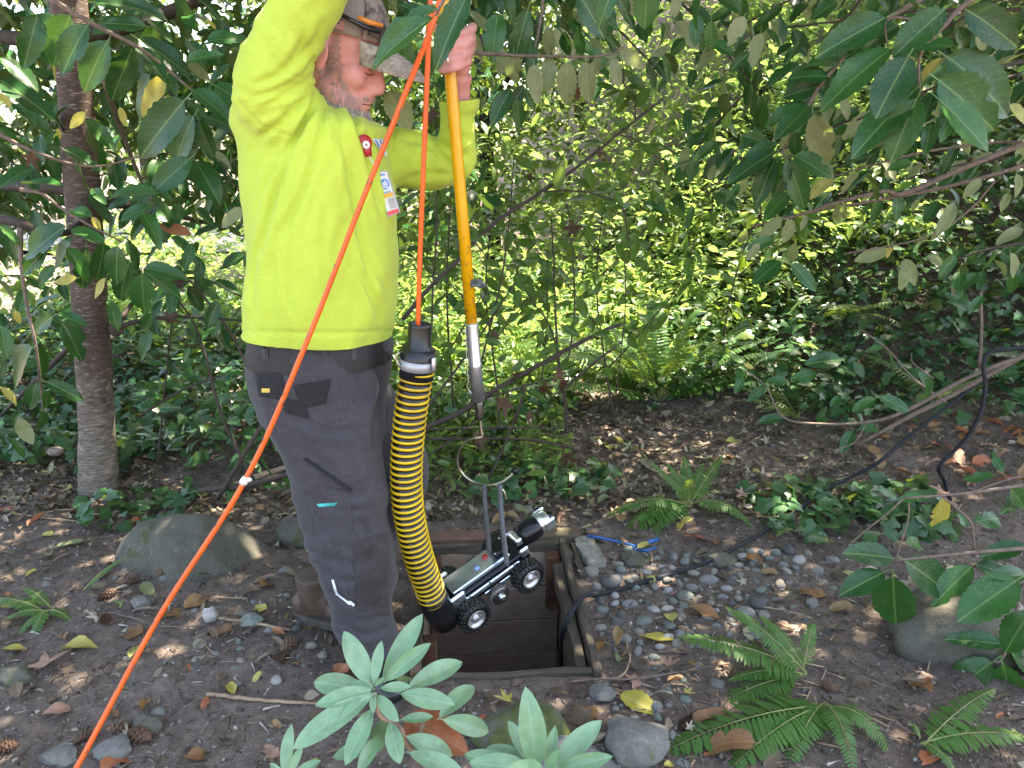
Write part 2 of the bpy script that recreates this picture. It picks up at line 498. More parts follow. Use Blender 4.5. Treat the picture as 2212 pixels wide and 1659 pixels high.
M['twig_dark'] = plain('dark twig', (0.055, 0.038, 0.030), 0.8, var=0.4, scale=60)
M['twig_green'] = plain('green twig', (0.20, 0.22, 0.07), 0.6, var=0.3, scale=50)
M['stick'] = plain('dry stick', (0.30, 0.20, 0.13), 0.8, var=0.4, scale=40, bump=0.4)
M['straw'] = plain('dry straw', (0.36, 0.24, 0.15), 0.8, var=0.3, scale=40)
M['cone'] = plain('cone scale', (0.13, 0.072, 0.045), 0.8, var=0.5, scale=90)
M['road'] = plain('asphalt road', (0.075, 0.078, 0.085), 0.8, var=0.2, scale=60)

def wood_mat(name, a, b, dirt=None, vec=(4, 4, 4)):
    t = NT(name); c = t.coord('Object', vec)
    n = t.noise(6, 6, 0.7, c, 0.6); n2 = t.noise(7, 5, 0.65, t.coord())
    k = t.ramp(n, [(0.25, a), (0.75, b)])
    if dirt: k = t.mix(t.ramp(n2, [(0.45, (0, 0, 0)), (0.62, (0.9, 0.9, 0.9))]), k, dirt)
    return t.done(t.bsdf(k, 0.85, 0, 0.25, n, 0.5, 0.006))
M['pitwood'] = wood_mat('damp brown boards', (0.235, 0.155, 0.108), (0.34, 0.24, 0.175), (0.32, 0.26, 0.21), (1.2, 8, 8))
M['railwood'] = wood_mat('weathered grey timber', (0.058, 0.044, 0.034), (0.125, 0.098, 0.076), (0.06, 0.055, 0.036), (9, 1.2, 9))
M['railwood_x'] = wood_mat('weathered timber rail', (0.058, 0.044, 0.034), (0.125, 0.098, 0.076), (0.06, 0.055, 0.036), (1.2, 9, 9))
M['postwood'] = wood_mat('rotting red timber', (0.10, 0.045, 0.025), (0.22, 0.10, 0.055), (0.07, 0.04, 0.03), (9, 9, 2))
M['beamwood'] = wood_mat('old reddish beam', (0.13, 0.066, 0.048), (0.21, 0.115, 0.085), (0.09, 0.085, 0.05), (1.5, 9, 9))
M['concrete'] = plain('old concrete', (0.26, 0.235, 0.20), 0.9, var=0.35, scale=45, bump=0.5, dirt=(0.12, 0.11, 0.08))
M['mud'] = plain('wet mud', (0.035, 0.026, 0.02), 0.6, var=0.3, scale=12)

def cloth_mat(name, col, var=0.12, streak=(3, 3, 120), rough=0.85, bump=0.25, stain=0.0):
    t = NT(name); c = t.coord('Object', streak); c0 = t.coord()
    n = t.noise(2.0, 4, 0.6, c); w = t.noise(420, 2, 0.5, c0); b = t.noise(5, 3, 0.5, c0)
    k = t.ramp(n, [(0.3, tuple(q * (1 - var) for q in col)), (0.7, tuple(min(1, q * (1 + var)) for q in col))])
    k = t.mix(0.5, k, t.ramp(b, [(0.3, (0.85, 0.85, 0.85)), (0.7, (1.1, 1.1, 1.1))]), 'MULTIPLY')
    if stain:
        g = t.noise(9, 6, 0.75, c0); k = t.mix(t.math('MULTIPLY', t.ramp(g, [(0.60, (0, 0, 0)), (0.72, (1, 1, 1))]), stain), k, tuple(q * .55 for q in col))
    s_ = t.bsdf(k, rough, 0, 0.2, w, bump, 0.002)
    t.b.inputs['Sheen Weight'].default_value = 0.15
    return t.done(s_)
M['shirt'] = cloth_mat('lime safety knit', (0.49, 0.60, 0.074), 0.05, (30, 30, 160), stain=0.3)
M['trousers'] = cloth_mat('charcoal work trousers', (0.058, 0.052, 0.058), 0.16, (40, 40, 40), stain=0.35)
M['trouser_black'] = cloth_mat('black reinforcement cloth', (0.022, 0.020, 0.022), 0.2, (40, 40, 40))
M['knee'] = cloth_mat('scuffed knee panel', (0.045, 0.038, 0.038), 0.3, (14, 14, 14))
M['belt'] = plain('black belt', (0.012, 0.012, 0.012), 0.6)
M['teal'] = plain('teal lining', (0.05, 0.42, 0.40), 0.7, var=0.1)
M['white'] = plain('white print', (0.80, 0.80, 0.82), 0.4, var=0.04)
M['red'] = plain('red plastic', (0.45, 0.02, 0.025), 0.35, var=0.1)
M['boot'] = plain('brown boot leather', (0.085, 0.052, 0.038), 0.65, var=0.45, scale=25, dirt=(0.10, 0.07, 0.055))
M['sole'] = plain('boot sole', (0.07, 0.058, 0.05), 0.8, var=0.3)
M['orange'] = plain('orange cable jacket', (0.85, 0.115, 0.012), 0.35, var=0.10, scale=20, dirt=(0.60, 0.075, 0.012))
M['pole'] = plain('yellow fibreglass', (0.78, 0.37, 0.006), 0.22, var=0.06, scale=14, bump=0.05)
M['alu'] = plain('brushed aluminium', (0.62, 0.62, 0.66), 0.34, 0.9, var=0.12, scale=22, bump=0.05)
M['steel_dark'] = plain('dark steel', (0.16, 0.15, 0.14), 0.38, 0.9, var=0.3)
M['chrome'] = plain('polished steel', (0.72, 0.77, 0.78), 0.20, 0.92, var=0.15, scale=25, bump=0.1)
M['wire'] = plain('steel wire', (0.50, 0.47, 0.36), 0.3, 0.9)
M['blackplastic'] = plain('black rubber cuff', (0.012, 0.012, 0.013), 0.32, var=0.3, bump=0.05)
M['hose_black'] = plain('black hose wall', (0.008, 0.007, 0.007), 0.30, var=0.3, dirt=(0.018, 0.012, 0.009))
M['hose_yellow'] = plain('yellow hose helix', (0.72, 0.45, 0.012), 0.38, var=0.15, scale=16, dirt=(0.42, 0.25, 0.02))
M['clamp'] = plain('grey clamp band', (0.40, 0.40, 0.41), 0.4, 0.4, var=0.08)
M['tyre'] = plain('black tyre rubber', (0.013, 0.012, 0.012), 0.35, var=0.4, bump=0.3)
M['robotblack'] = plain('black anodised metal', (0.012, 0.012, 0.014), 0.25, 0.3, var=0.3)
M['bluepaint'] = plain('blue coated steel', (0.015, 0.10, 0.32), 0.35, var=0.15)
M['rope'] = plain('black braided rope', (0.014, 0.014, 0.018), 0.7, var=0.5, scale=120)
M['strap'] = plain('grey webbing strap', (0.10, 0.105, 0.11), 0.7, var=0.25)
M['flagred'] = plain('flag red', (0.42, 0.03, 0.05), 0.8, var=0.1)
M['flagblue'] = plain('flag blue', (0.05, 0.06, 0.22), 0.8, var=0.1)
M['flagwhite'] = plain('flag white', (0.62, 0.52, 0.47), 0.8, var=0.1)
M['card'] = plain('badge card', (0.72, 0.74, 0.76), 0.3, var=0.03)
M['badgeblue'] = plain('badge blue', (0.10, 0.24, 0.60), 0.3, var=0.05)
M['badgeorange'] = plain('badge orange', (0.75, 0.40, 0.05), 0.3, var=0.05)
M['badgegrey'] = plain('badge grey', (0.40, 0.38, 0.40), 0.3, var=0.2)
M['badgered'] = plain('badge red', (0.75, 0.07, 0.10), 0.3, var=0.05)
M['glassblack'] = plain('black glasses frame', (0.010, 0.010, 0.012), 0.15, var=0.2)
M['glassorange'] = plain('orange glasses tip', (0.70, 0.23, 0.04), 0.4, var=0.05)
M['tagyellow'] = plain('yellow cloth tag', (0.62, 0.42, 0.08), 0.7, var=0.1)
M['tape'] = plain('white tape', (0.66, 0.60, 0.54), 0.5, var=0.25, scale=60)
M['bluelens'] = plain('blue indicator', (0.25, 0.45, 0.9), 0.15, var=0.1)

def skin_mat():
    t = NT('skin'); c = t.coord(); n = t.noise(34, 5, 0.65, c); n2 = t.noise(260, 3, 0.6, c); n3 = t.noise(12, 3, 0.5, c)
    k = t.ramp(n, [(0.3, (0.57, 0.235, 0.205)), (0.7, (0.69, 0.335, 0.295))])
    k = t.mix(t.math('MULTIPLY', t.ramp(n3, [(0.45, (0, 0, 0)), (0.7, (1, 1, 1))]), 0.45), k, (0.64, 0.215, 0.20))
    s_ = t.bsdf(k, 0.48, 0, 0.4, t.math('ADD', n2, t.math('MULTIPLY', n, 0.7)), 0.25, 0.002)
    t.b.inputs['Subsurface Weight'].default_value = 0.12
    t.b.inputs['Subsurface Radius'].default_value = (0.008, 0.003, 0.002)
    return t.done(s_)
M['skin'] = skin_mat()
M['lip'] = plain('lip', (0.5, 0.14, 0.125), 0.45, var=0.1)
M['crease'] = plain('dark lash and mouth line', (0.10, 0.035, 0.03), 0.7)
M['beard'] = leafmat('grey beard hair', [(0, (0.20, 0.155, 0.14)), (0.45, (0.34, 0.275, 0.255)), (1, (0.62, 0.57, 0.55))], (0.3, 0.27, 0.25), 0.6, 0.0, src='attr', veins=False)

def camo(name, cols, sc=14):
    t = NT(name); c = t.coord('Object', (1, 1, 0.6))
    a = t.noise(sc, 4, 0.7, c, 1.2); b = t.noise(sc * 2.3, 5, 0.7, c, 0.8)
    k = t.ramp(a, [(0.38, cols[0]), (0.45, cols[1]), (0.54, cols[2]), (0.60, cols[1])])
    k = t.mix(t.ramp(b, [(0.52, (0, 0, 0)), (0.60, (0.85, 0.85, 0.85))]), k, cols[3])
    return t.done(t.bsdf(k, 0.85, 0, 0.2, t.noise(500, 2, 0.5, c), 0.3, 0.001))
M['camo'] = camo('camouflage cloth', [(0.055, 0.050, 0.048), (0.20, 0.165, 0.145), (0.31, 0.25, 0.215), (0.10, 0.09, 0.085)])
M['camo_brim'] = camo('beige camouflage brim', [(0.16, 0.14, 0.115), (0.29, 0.245, 0.20), (0.40, 0.34, 0.28), (0.20, 0.175, 0.145)], 22)  # brim pattern in paler beige tones than the front panel
def meshcloth():
    t = NT('beige mesh cap back'); w = t.n('ShaderNodeTexWave', wave_type='BANDS', bands_direction='X'); w.inputs['Scale'].default_value = 125
    t.l(t.coord(), w.inputs[0])
    k = t.ramp(w.outputs[0], [(0.2, (0.24, 0.20, 0.18)), (0.8, (0.37, 0.315, 0.285))])
    return t.done(t.bsdf(k, 0.85, 0, 0.2, w.outputs[0], 0.6, 0.002))
M['capmesh'] = meshcloth()
# ------------------------------------------------------------------ leaf shapes
def prof(kind, s):
    if kind == 'laurel': return (s ** 0.62) * (1 - s) ** 0.78 * 2.62
    if kind == 'rhodo': return (s ** 0.85) * (1 - s) ** 0.75 * 3.02
    if kind == 'oval': return math.sqrt(max(0, s * (1 - s))) * 2
    if kind == 'pinna': return (s ** 0.25) * (1 - s) ** 0.42 * 1.45
    if kind == 'lance': return (s ** 0.5) * (1 - s) ** 1.0 * 2.6
    return sin(pi * s)

def leaf_t(kind='laurel', nl=12, W=0.42, serr=0.0, fold=0.25, curl=0.25, wave=0.03, seed=0, petiole=0.0, bites=0, full=True):
    """blade along +X (length 1), width along Y, face up +Z; returns template arrays"""
    r = random.Random(seed)
    cols = (-1, -0.5, 0, 0.5, 1) if full else (-1, 0, 1)
    rows = []
    if petiole: rows += [(-petiole, 0.013 / max(W, .01)), (-0.01, 0.016 / max(W, .01))]
    for i in range(nl + 1):
        s = i / nl
        rows.append((s, max(prof(kind, min(max(s, 0.0), 1.0)), 0.02)))
    bit = [(r.uniform(0.25, 0.9), r.choice((-1, 1)), r.uniform(0.3, 0.6)) for _ in range(bites)]
    V = []; UV = []
    ph = r.uniform(0, 6)
    for j, (s, w) in enumerate(rows):
        for c in cols:
            ww = w
            if serr and abs(c) == 1 and s > 0: ww *= 1 + serr * (1 if j % 2 else -1)
            for bs, bc, bd in bit:
                if c * bc > 0 and abs(s - bs) < 0.09: ww *= 1 - bd * (1 - abs(s - bs) / 0.09)
            y = c * ww * W * 0.5
            ss = max(s, 0)
            z = abs(y) * fold - curl * ss * ss * 0.5 + wave * sin(ss * 9 + ph + c * 1.5) * abs(c)
            if s < 0: z = s * -0.25 * 0
            x = s if curl < 0.8 else s * (1 - 0.25 * ss * curl * 0.5)
            V.append((x, y, z)); UV.append((0.5 + c * 0.5 * min(1, w), s))
    n = len(cols); L = []; C = []
    for j in range(len(rows) - 1):
        for k in range(n - 1):
            a = j * n + k
            L += [a, a + n, a + n + 1, a + 1]; C.append(4)     # normal +Z
    V = np.array(V); L = np.array(L)
    return dict(v=V, l=L, c=np.array(C), uv=np.array(UV)[L])

def poly_t(pts, fold=0.1, droop=0.15, centre=(0.35, 0)):
    """lobed leaf as a fan round a centre, in the same frame"""
    V = [(centre[0], centre[1], 0.0)]
    for x, y in pts:
        V.append((x, y, fold * abs(y) - droop * (x * x + y * y * 0.6)))
    L = []; n = len(pts)
    for i in range(n):
        L += [0, 1 + i, 1 + (i + 1) % n]
    V = np.array(V, float); L = np.array(L)
    uv = np.stack([0.5 + V[:, 1] * 0.5, V[:, 0]], 1)
    return dict(v=V, l=L, c=np.full(n, 3), uv=uv[L])

IVY = [poly_t([(0, -0.06), (-0.10, -0.30), (0.12, -0.46), (0.34, -0.30), (0.62, -0.34), (0.70, -0.16), (1.0, 0), (0.70, 0.16), (0.62, 0.34), (0.34, 0.30), (0.12, 0.46), (-0.10, 0.30), (0, 0.06)], f, d) for f, d in ((0.15, 0.1), (-0.1, 0.22), (0.3, 0.2), (0.0, 0.35))]
def maple_pts():
    out = []
    for a, r in [(180, .10), (200, .30), (218, .16), (232, .46), (250, .56), (262, .36), (285, .34), (300, .62), (312, .80), (322, .54), (335, .36), (345, .62), (352, .80), (0, 1.0)]:
        out.append((0.28 + 0.72 * r * cos(radians(a)), 0.62 * r * sin(radians(a))))
    return out + [(x, -y) for x, y in out[-2:0:-1]]
MAPLE = [poly_t(maple_pts(), 0.35, 0.1, (0.3, 0)), poly_t(maple_pts(), -0.2, 0.4, (0.3, 0)), poly_t(maple_pts(), 0.6, -0.25, (0.3, 0))]

def tmesh(name, t):
    return mesh_np(name, t['v'], t['l'], t['c'], t['uv'])
LAUREL_M = [tmesh('laurel_leaf', leaf_t('laurel', 16, 0.40 + 0.03 * (i % 3), 0.05, 0.30 + 0.1 * (i % 2), 0.20 + 0.12 * (i % 4), 0.018, i, 0.14, bites=(0, 0, 0, 1, 0, 2)[i])) for i in range(6)]
RHODO_M = [tmesh('long_leaf', leaf_t('rhodo', 14, 0.30 + 0.02 * i, 0, 0.40, 0.12 + 0.12 * i, 0.008, 20 + i, 0.05)) for i in range(4)]
HOLED_M = [tmesh('chewed_leaf', leaf_t('laurel', 20, 0.46, 0.06, 0.25, 0.25, 0.03, 40 + i, 0.12, bites=5)) for i in range(3)]
DEAD_M = [tmesh('curled_leaf', leaf_t('oval' if i % 2 else 'laurel', 12, 0.5 - 0.05 * (i % 3), 0.03, (0.9, 0.5, 1.2, 0.3, 0.7)[i], (0.3, 0.9, -0.4, 0.5, 1.1)[i], 0.05, 60 + i, 0.1, bites=(0, 1, 0, 2, 0)[i])) for i in range(5)]
OVAL_M = [tmesh('oval_leaf', leaf_t('laurel', 12, 0.46, 0.05, (0.15, 0.35)[i], (0.1, 0.3)[i], 0.02, 70 + i, 0.12)) for i in range(2)]
MAPLE_M = [tmesh('maple_leaf', t) for t in MAPLE]
T4 = [leaf_t('laurel', 4, 0.42, 0, 0.3, c, 0.02, 80 + i, full=False) for i, c in enumerate((0.15, 0.4, 0.6))]
T3 = [leaf_t('oval', 3, 0.5, 0, 0.3, c, 0.02, 90 + i, full=False) for i, c in enumerate((0.1, 0.3, 0.55))]
T2 = [leaf_t('oval', 2, 0.5, 0, 0.35, c, 0.0, 95 + i, full=False) for i, c in enumerate((0.1, 0.4))]

def frames(d, n):
    d = d / np.linalg.norm(d, axis=1, keepdims=True)
    n = n - d * (n * d).sum(1, keepdims=True)
    n = n / np.maximum(np.linalg.norm(n, axis=1, keepdims=True), 1e-6)
    return d, np.cross(n, d), n

def scatter(name, temps, pos, d, n, size, mat, width=None, tint=None, parent=None, kind=None, smooth=True, uv=False):
    """many leaf-sized pieces joined in one mesh"""
    pos = np.asarray(pos, float); N = len(pos)
    X, Y, Z = frames(np.asarray(d, float), np.asarray(n, float))
    size = np.broadcast_to(np.asarray(size, float), (N,)); width = size if width is None else np.broadcast_to(np.asarray(width, float), (N,)) * size
    if tint is None: tint = RNG.random(N)
    pick = RNG.integers(0, len(temps), N)
    vv = []; ll = []; cc = []; tt = []; uu = []; off = 0
    for ti, t in enumerate(temps):
        idx = np.where(pick == ti)[0]
        if not len(idx): continue
        v = t['v']; k = len(v)
        w = (pos[idx, None, :] + v[None, :, 0, None] * (X[idx] * size[idx, None])[:, None, :] + v[None, :, 1, None] * (Y[idx] * width[idx, None])[:, None, :]
             + v[None, :, 2, None] * (Z[idx] * size[idx, None])[:, None, :])
        vv.append(w.reshape(-1, 3)); tt.append(np.repeat(tint[idx], k))
        ll.append((t['l'][None, :] + (np.arange(len(idx)) * k)[:, None] + off).ravel()); cc.append(np.tile(t['c'], len(idx)))
        uu.append(np.tile(t['uv'], (len(idx), 1))); off += k * len(idx)
    me = mesh_np(name, np.concatenate(vv), np.concatenate(ll), np.concatenate(cc), np.concatenate(uu) if uv else None, np.concatenate(tt), smooth)
    o = nobj(name, me, parent, mat)
    if kind: o['kind'] = kind
    return o

def rdir(N, up=0.0, spread=1.0):
    v = RNG.normal(size=(N, 3)) * spread
    v[:, 2] += up
    return v / np.linalg.norm(v, axis=1, keepdims=True)

def leaf_obj(me, base, tip, parent, mat, nhint=None, width=1.0, name='leaf', label=None):
    base = Vector(base); tip = Vector(tip)
    d = tip - base; L = d.length; x = d.normalized()
    if nhint is None:
        nhint = (CAMP - base).normalized() * random.uniform(0.3, 0.9) + Vector((random.uniform(-.4, .4), random.uniform(-.3, .3), random.uniform(0.3, 0.9)))
    z = nhint - x * nhint.dot(x); z.normalize()
    y = z.cross(x)
    m = Matrix(((x.x * L, y.x * L * width, z.x * L, base.x), (x.y * L, y.y * L * width, z.y * L, base.y), (x.z * L, y.z * L * width, z.z * L, base.z), (0, 0, 0, 1)))
    o = nobj(name, me, parent, mat, m)
    if label: o['label'] = label
    return o

# ------------------------------------------------------------------ ground with the pit cut through it
def axis(fine, lo, hi, step, far):
    a = set(np.round(np.arange(lo, hi + 1e-6, step), 4)) | set(fine)
    x = hi; s = step
    while x < far: s *= 1.35; x += s; a.add(round(x, 3))
    x = lo; s = step
    while x > -far: s *= 1.35; x -= s; a.add(round(x, 3))
    a = np.array(sorted(a))
    keep = [a[0]]
    for v in a[1:]:
        if v - keep[-1] < 0.006:
            if any(abs(v - q) < 1e-6 for q in fine): keep[-1] = v
            continue
        keep.append(v)
    return np.array(keep)
HW, HL = PIT_W / 2 + 0.012, PIT_L / 2 + 0.012
A_ = axis((-HW, HW), -2.6, 3.4, 0.028, 75); B_ = axis((-HL, HL), -1.3, 3.2, 0.028, 75)
aa, bb = np.meshgrid(A_, B_)
gx = PIT_C.x + EX.x * aa + EY.x * bb; gy = PIT_C.y + EX.y * aa + EY.y * bb
near = np.exp(-((gx) ** 2 + (gy - 2.5) ** 2) / 14)
gz = T(gx, gy) + near * ((fbm(gx * 16, gy * 16, 31, 3) - 0.5) * 0.018)
n_b, n_a = aa.shape
ii, jj = np.meshgrid(np.arange(n_b - 1), np.arange(n_a - 1), indexing='ij')
am = (aa[:-1, :-1] + aa[1:, 1:]) / 2; bm_ = (bb[:-1, :-1] + bb[1:, 1:]) / 2
ok = ~((np.abs(am) < HW - 1e-4) & (np.abs(bm_) < HL - 1e-4))
q = (ii * n_a + jj)[ok]
quads = np.stack([q, q + 1, q + n_a + 1, q + n_a], 1)
ground = nobj('ground', mesh_np('ground', np.stack([gx.ravel(), gy.ravel(), gz.ravel()], 1), quads.ravel(), np.full(len(quads), 4)), None, M['soil'])
tag(ground, kind='structure')

# road glimpsed through the trees on the far left
mb = MB(); xs = np.linspace(-14, -2.4, 24)
for k in range(len(xs) - 1):
    vv = []
    for x, y in ((xs[k], 11.0), (xs[k + 1], 11.0), (xs[k + 1], 14.5), (xs[k], 14.5)):
        vv.append((x, y, Tz(x, y) + 0.05))
    mb.add(vv, [(0, 1, 2, 3)])
tag(mb.obj('road', M['road']), kind='structure')

# ------------------------------------------------------------------ the timber lined pit
pit_t = thing('access_pit', 'open square pit in the soil lined with brown boards and grey timber rails', 'pit', pit(0, 0))
RZ = Matrix.Rotation(PIT_A, 4, 'Z')
def pbox(name, a, b, z, size, mat, parent=pit_t, rot=None, bevel=0.004, j=0.0):
    mb = MB(); m = RZ.to_3x3()
    if rot is not None: m = m @ rot
    mb.box((0, 0, 0), size)
    me = mb.mesh(name, False)
    bm = bmesh.new(); bm.from_mesh(me)
    bmesh.ops.subdivide_edges(bm, edges=[e for e in bm.edges if e.calc_length() > 0.2], cuts=5)
    for v in bm.verts:
        v.co += Vector((random.uniform(-1, 1), random.uniform(-1, 1), random.uniform(-1, 1))) * (0.0025 + j)
    bmesh.ops.bevel(bm, geom=[e for e in bm.edges if len(e.link_faces) == 2 and e.calc_face_angle(0) > 0.7], offset=bevel, segments=1, affect='EDGES', clamp_overlap=True)
    bm.to_mesh(me); bm.free()
    return nobj(name, me, parent, mat, Matrix.Translation(pit(a, b, z)) @ m.to_4x4())
bh = 0.148
for k in range(4):
    z = -0.012 - bh / 2 - k * (bh + 0.001)
    e = [random.uniform(-.003, .003) for _ in range(4)]
    pbox('wall_board', 0, PIT_L / 2 + 0.012 + e[0], z, (PIT_W - 0.002, 0.024, bh), M['pitwood'])
    pbox('wall_board', 0, -PIT_L / 2 - 0.012 + e[1], z, (PIT_W - 0.002, 0.024, bh), M['pitwood'])
    pbox('wall_board', PIT_W / 2 + 0.013 + e[2], 0, z, (0.024, PIT_L + 0.05, bh), M['pitwood'])
    pbox('wall_board', -PIT_W / 2 - 0.013 + e[3], 0, z, (0.024, PIT_L + 0.05, bh), M['pitwood'])
pbox('pit_floor', 0, 0, -0.63, (PIT_W + 0.1, PIT_L + 0.1, 0.02), M['mud'])
# rails on the rim
pbox('rim_rail', PIT_W / 2 + 0.012, 0.0, 0.004, (0.024, PIT_L + 0.06, 0.045), M['railwood'], j=0.002)
pbox('rim_rail', -PIT_W / 2 - 0.012, 0.0, 0.004, (0.024, PIT_L + 0.06, 0.045), M['railwood'], j=0.002)
pbox('rim_rail', 0, -PIT_L / 2 - 0.012, -0.001, (PIT_W - 0.006, 0.020, 0.038), M['railwood_x'], j=0.001)
pbox('rim_rail', 0, PIT_L / 2 + 0.012, 0.004, (PIT_W - 0.006, 0.022, 0.042), M['railwood_x'], j=0.001)
pbox('inner_cleat', PIT_W / 2 - 0.022, -0.03, -0.035, (0.034, PIT_L - 0.12, 0.06), M['railwood'], j=0.003)
pbox('corner_post', -PIT_W / 2 + 0.026, PIT_L / 2 - 0.028, -0.13, (0.045, 0.05, 0.25), M['postwood'], j=0.002)
pbox('corner_post', PIT_W / 2 - 0.03, PIT_L / 2 - 0.028, -0.12, (0.05, 0.05, 0.23), M['postwood'], j=0.002)
pbox('corner_post', -PIT_W / 2 + 0.024, -PIT_L / 2 + 0.20, -0.16, (0.042, 0.05, 0.30), M['postwood'], j=0.002)
pbox('corner_post', -PIT_W / 2 + 0.022, -PIT_L / 2 + 0.03, -0.16, (0.04, 0.05, 0.30), M['postwood'], j=0.002)
bmx = pbox('wooden_beam', 0.045, PIT_L / 2 + 0.070, 0.006, (0.58, 0.060, 0.06), M['beamwood'], None, j=0.002)
tag(bmx, 'old reddish timber beam lying behind the pit rim', 'beam')
cb = pbox('concrete_block', PIT_W / 2 + 0.105, PIT_L / 2 - 0.055, 0.0, (0.075, 0.20, 0.06), M['concrete'], None, Matrix.Rotation(radians(6), 3, 'Z'), 0.006, 0.002)
tag(cb, 'worn concrete block sunk in the soil right of the pit corner', 'block')
cb2 = pbox('timber_offcut', PIT_W / 2 + 0.052, PIT_L / 2 - 0.10, -0.004, (0.022, 0.24, 0.045), M['railwood'], None, None, 0.003, 0.002)
tag(cb2, 'dark timber offcut wedged between pit rail and concrete block', 'timber offcut')

# ------------------------------------------------------------------ rocks
def rock_mesh(name, seed, size, sub=4, rough=0.16, cuts=5, flat=0.0):
    bm = bmesh.new(); bmesh.ops.create_icosphere(bm, subdivisions=sub, radius=1.0)
    r = random.Random(seed)
    pl = [(Vector((r.uniform(-1, 1), r.uniform(-1, 1), r.uniform(-0.3, 1))).normalized(), r.uniform(0.62, 0.88)) for _ in range(cuts)]
    o = Vector((r.uniform(0, 50), r.uniform(0, 50), r.uniform(0, 50)))
    for v in bm.verts:
        p = v.co.copy()
        for n_, h in pl:
            dd = p.dot(n_) - h
            if dd > 0: p -= n_ * dd * 0.9
        p *= 1 + rough * (noise.fractal(p * 1.3 + o, 1.0, 2.0, 4)) 
        v.co = Vector((p.x * size[0] / 2, p.y * size[1] / 2, p.z * size[2] / 2))
    me = bpy.data.meshes.new(name); bm.to_mesh(me); bm.free()
    me.polygons.foreach_set('use_smooth', [True] * len(me.polygons))
    return me
def rock(px, py, size, seed, mat, label, name='boulder', sink=0.3, rot=0.0, cuts=6, rough=0.18, cat='rock', sub=4):
    g = G(px, py)
    o = nobj(name, rock_mesh(name, seed, size, sub, rough, cuts), None, mat, Matrix.Translation(g + Vector((0, 0, size[2] * (0.5 - sink)))) @ Matrix.Rotation(rot, 4, 'Z'))
    return tag(o, label, cat)
mb = MB()   # the big boulder on the left, a low wedge traced round its own outline
def wedge_rock(name, rows, mat, label, seed):
    m_ = MB()
    rings = []
    for (x0, x1, y, Yc, ry) in rows:
        c = P((x0 + x1) / 2, y, Yc); hw = (P(x1, y, Yc).x - P(x0, y, Yc).x) / 2
        rings.append([Vector((c.x + hw * math.copysign(abs(cos(t)) ** 0.75, cos(t)), c.y + ry * math.copysign(abs(sin(t)) ** 0.75, sin(t)), c.z)) for t in [2 * pi * k / 28 for k in range(28)]])
    m_.loft(rings)
    me = remeshed(m_, 0.011, 5)
    c = get_co(me); n_ = get_no(me)
    for i in range(len(c)):
        p = Vector(c[i])
        c[i] += n_[i] * (noise.fractal(p * 9 + Vector((seed, 0, 0)), 1.0, 2.0, 4) * 0.013 + noise.fractal(p * 40, 1, 2, 3) * 0.0025)
    lo = c.min(0); hi_ = c.max(0); ctr = (lo + hi_) / 2; ctr[2] = lo[2]; hx = (hi_ - lo) / 2; hx[2] *= 2
    r = random.Random(seed)
    for _ in range(7):
        a = r.uniform(0, 6.28); nz = r.uniform(.35, 1.0); n3 = np.array([cos(a), sin(a) - .3, nz]); n3 /= np.linalg.norm(n3); h = r.uniform(.74, .92)
        dd = ((c - ctr) / hx) @ n3 - h; k = dd > 0; c[k] -= (n3 * hx)[None, :] * dd[k][:, None] * .85
    n0, n1 = c.min(0), c.max(0); c = lo + (c - n0) / (n1 - n0) * (hi_ - lo)
    b = Vector((c[:, 0].mean(), c[:, 1].mean(), c[:, 2].min())); set_co(me, c - np.array(b))
    return tag(nobj(name, me, None, mat, Matrix.Translation(b)), label, 'rock')
wedge_rock('boulder', [(222, 612, 1310, 2.50, .22), (226, 616, 1250, 2.51, .22), (246, 612, 1195, 2.53, .21), (276, 600, 1155, 2.55, .19), (310, 580, 1134, 2.56, .16), (345, 540, 1116, 2.57, .12), (368, 470, 1100, 2.58, .07)], M['boulder'], 'large grey green mossy boulder beside the tree, struck by a patch of sun', 3)
rock(648, 1163, (0.20, 0.18, 0.16), 12, M['boulder'], 'small dark green boulder behind the worker legs', sink=0.35)
rock(1130, 1600, (0.235, 0.19, 0.15), 21, M['rockmoss'], 'rounded mossy rock at the near edge of the pit', sink=0.3, cuts=4)
rock(1374, 1618, (0.155, 0.14, 0.12), 33, M['greyrock'], 'pale grey cobble right of the long leaved plant', sink=0.25, cuts=4)
rock(1210, 1655, (0.26, 0.12, 0.10), 37, M['greyrock'], 'flat grey rock partly hidden under the long leaved plant', sink=0.35, cuts=4)
rock(2075, 1388, (0.46, 0.30, 0.30), 41, M['boulder'], 'grey boulder under the glossy laurel spray', sink=0.38, cuts=8)
rock(1300, 1506, (0.072, 0.06, 0.05), 47, M['greyrock'], 'rough grey stone beside the near right corner of the pit', 'stone', sink=0.25)
rock(1372, 1210, (0.12, 0.10, 0.05), 51, M['boulder'], 'flat greenish stone among pebbles near the blue tool', 'stone', sink=0.4)
rock(1555, 1215, (0.13, 0.09, 0.055), 53, M['boulder'], 'flat dark green stone among pebbles below the middle fern', 'stone', sink=0.35)
rock(1905, 1100, (0.20, 0.14, 0.12), 57, M['boulder'], 'low dark stone half hidden in the ivy', 'stone', sink=0.35)
rock(35, 1465, (0.13, 0.10, 0.07), 61, M['boulder'], 'flat grey green stone near the dry maple leaf', 'stone', sink=0.35)
rock(245, 1622, (0.105, 0.08, 0.05), 63, M['greyrock'], 'flat pale stone crossed by the orange cable', 'stone', sink=0.3)
rock(318, 1570, (0.085, 0.07, 0.05), 65, M['boulder'], 'smooth grey green stone right of the orange cable', 'stone', sink=0.3)
rock(130, 1640, (0.11, 0.08, 0.05), 67, M['greyrock'], 'low flat stone left of the orange cable', 'stone', sink=0.35)
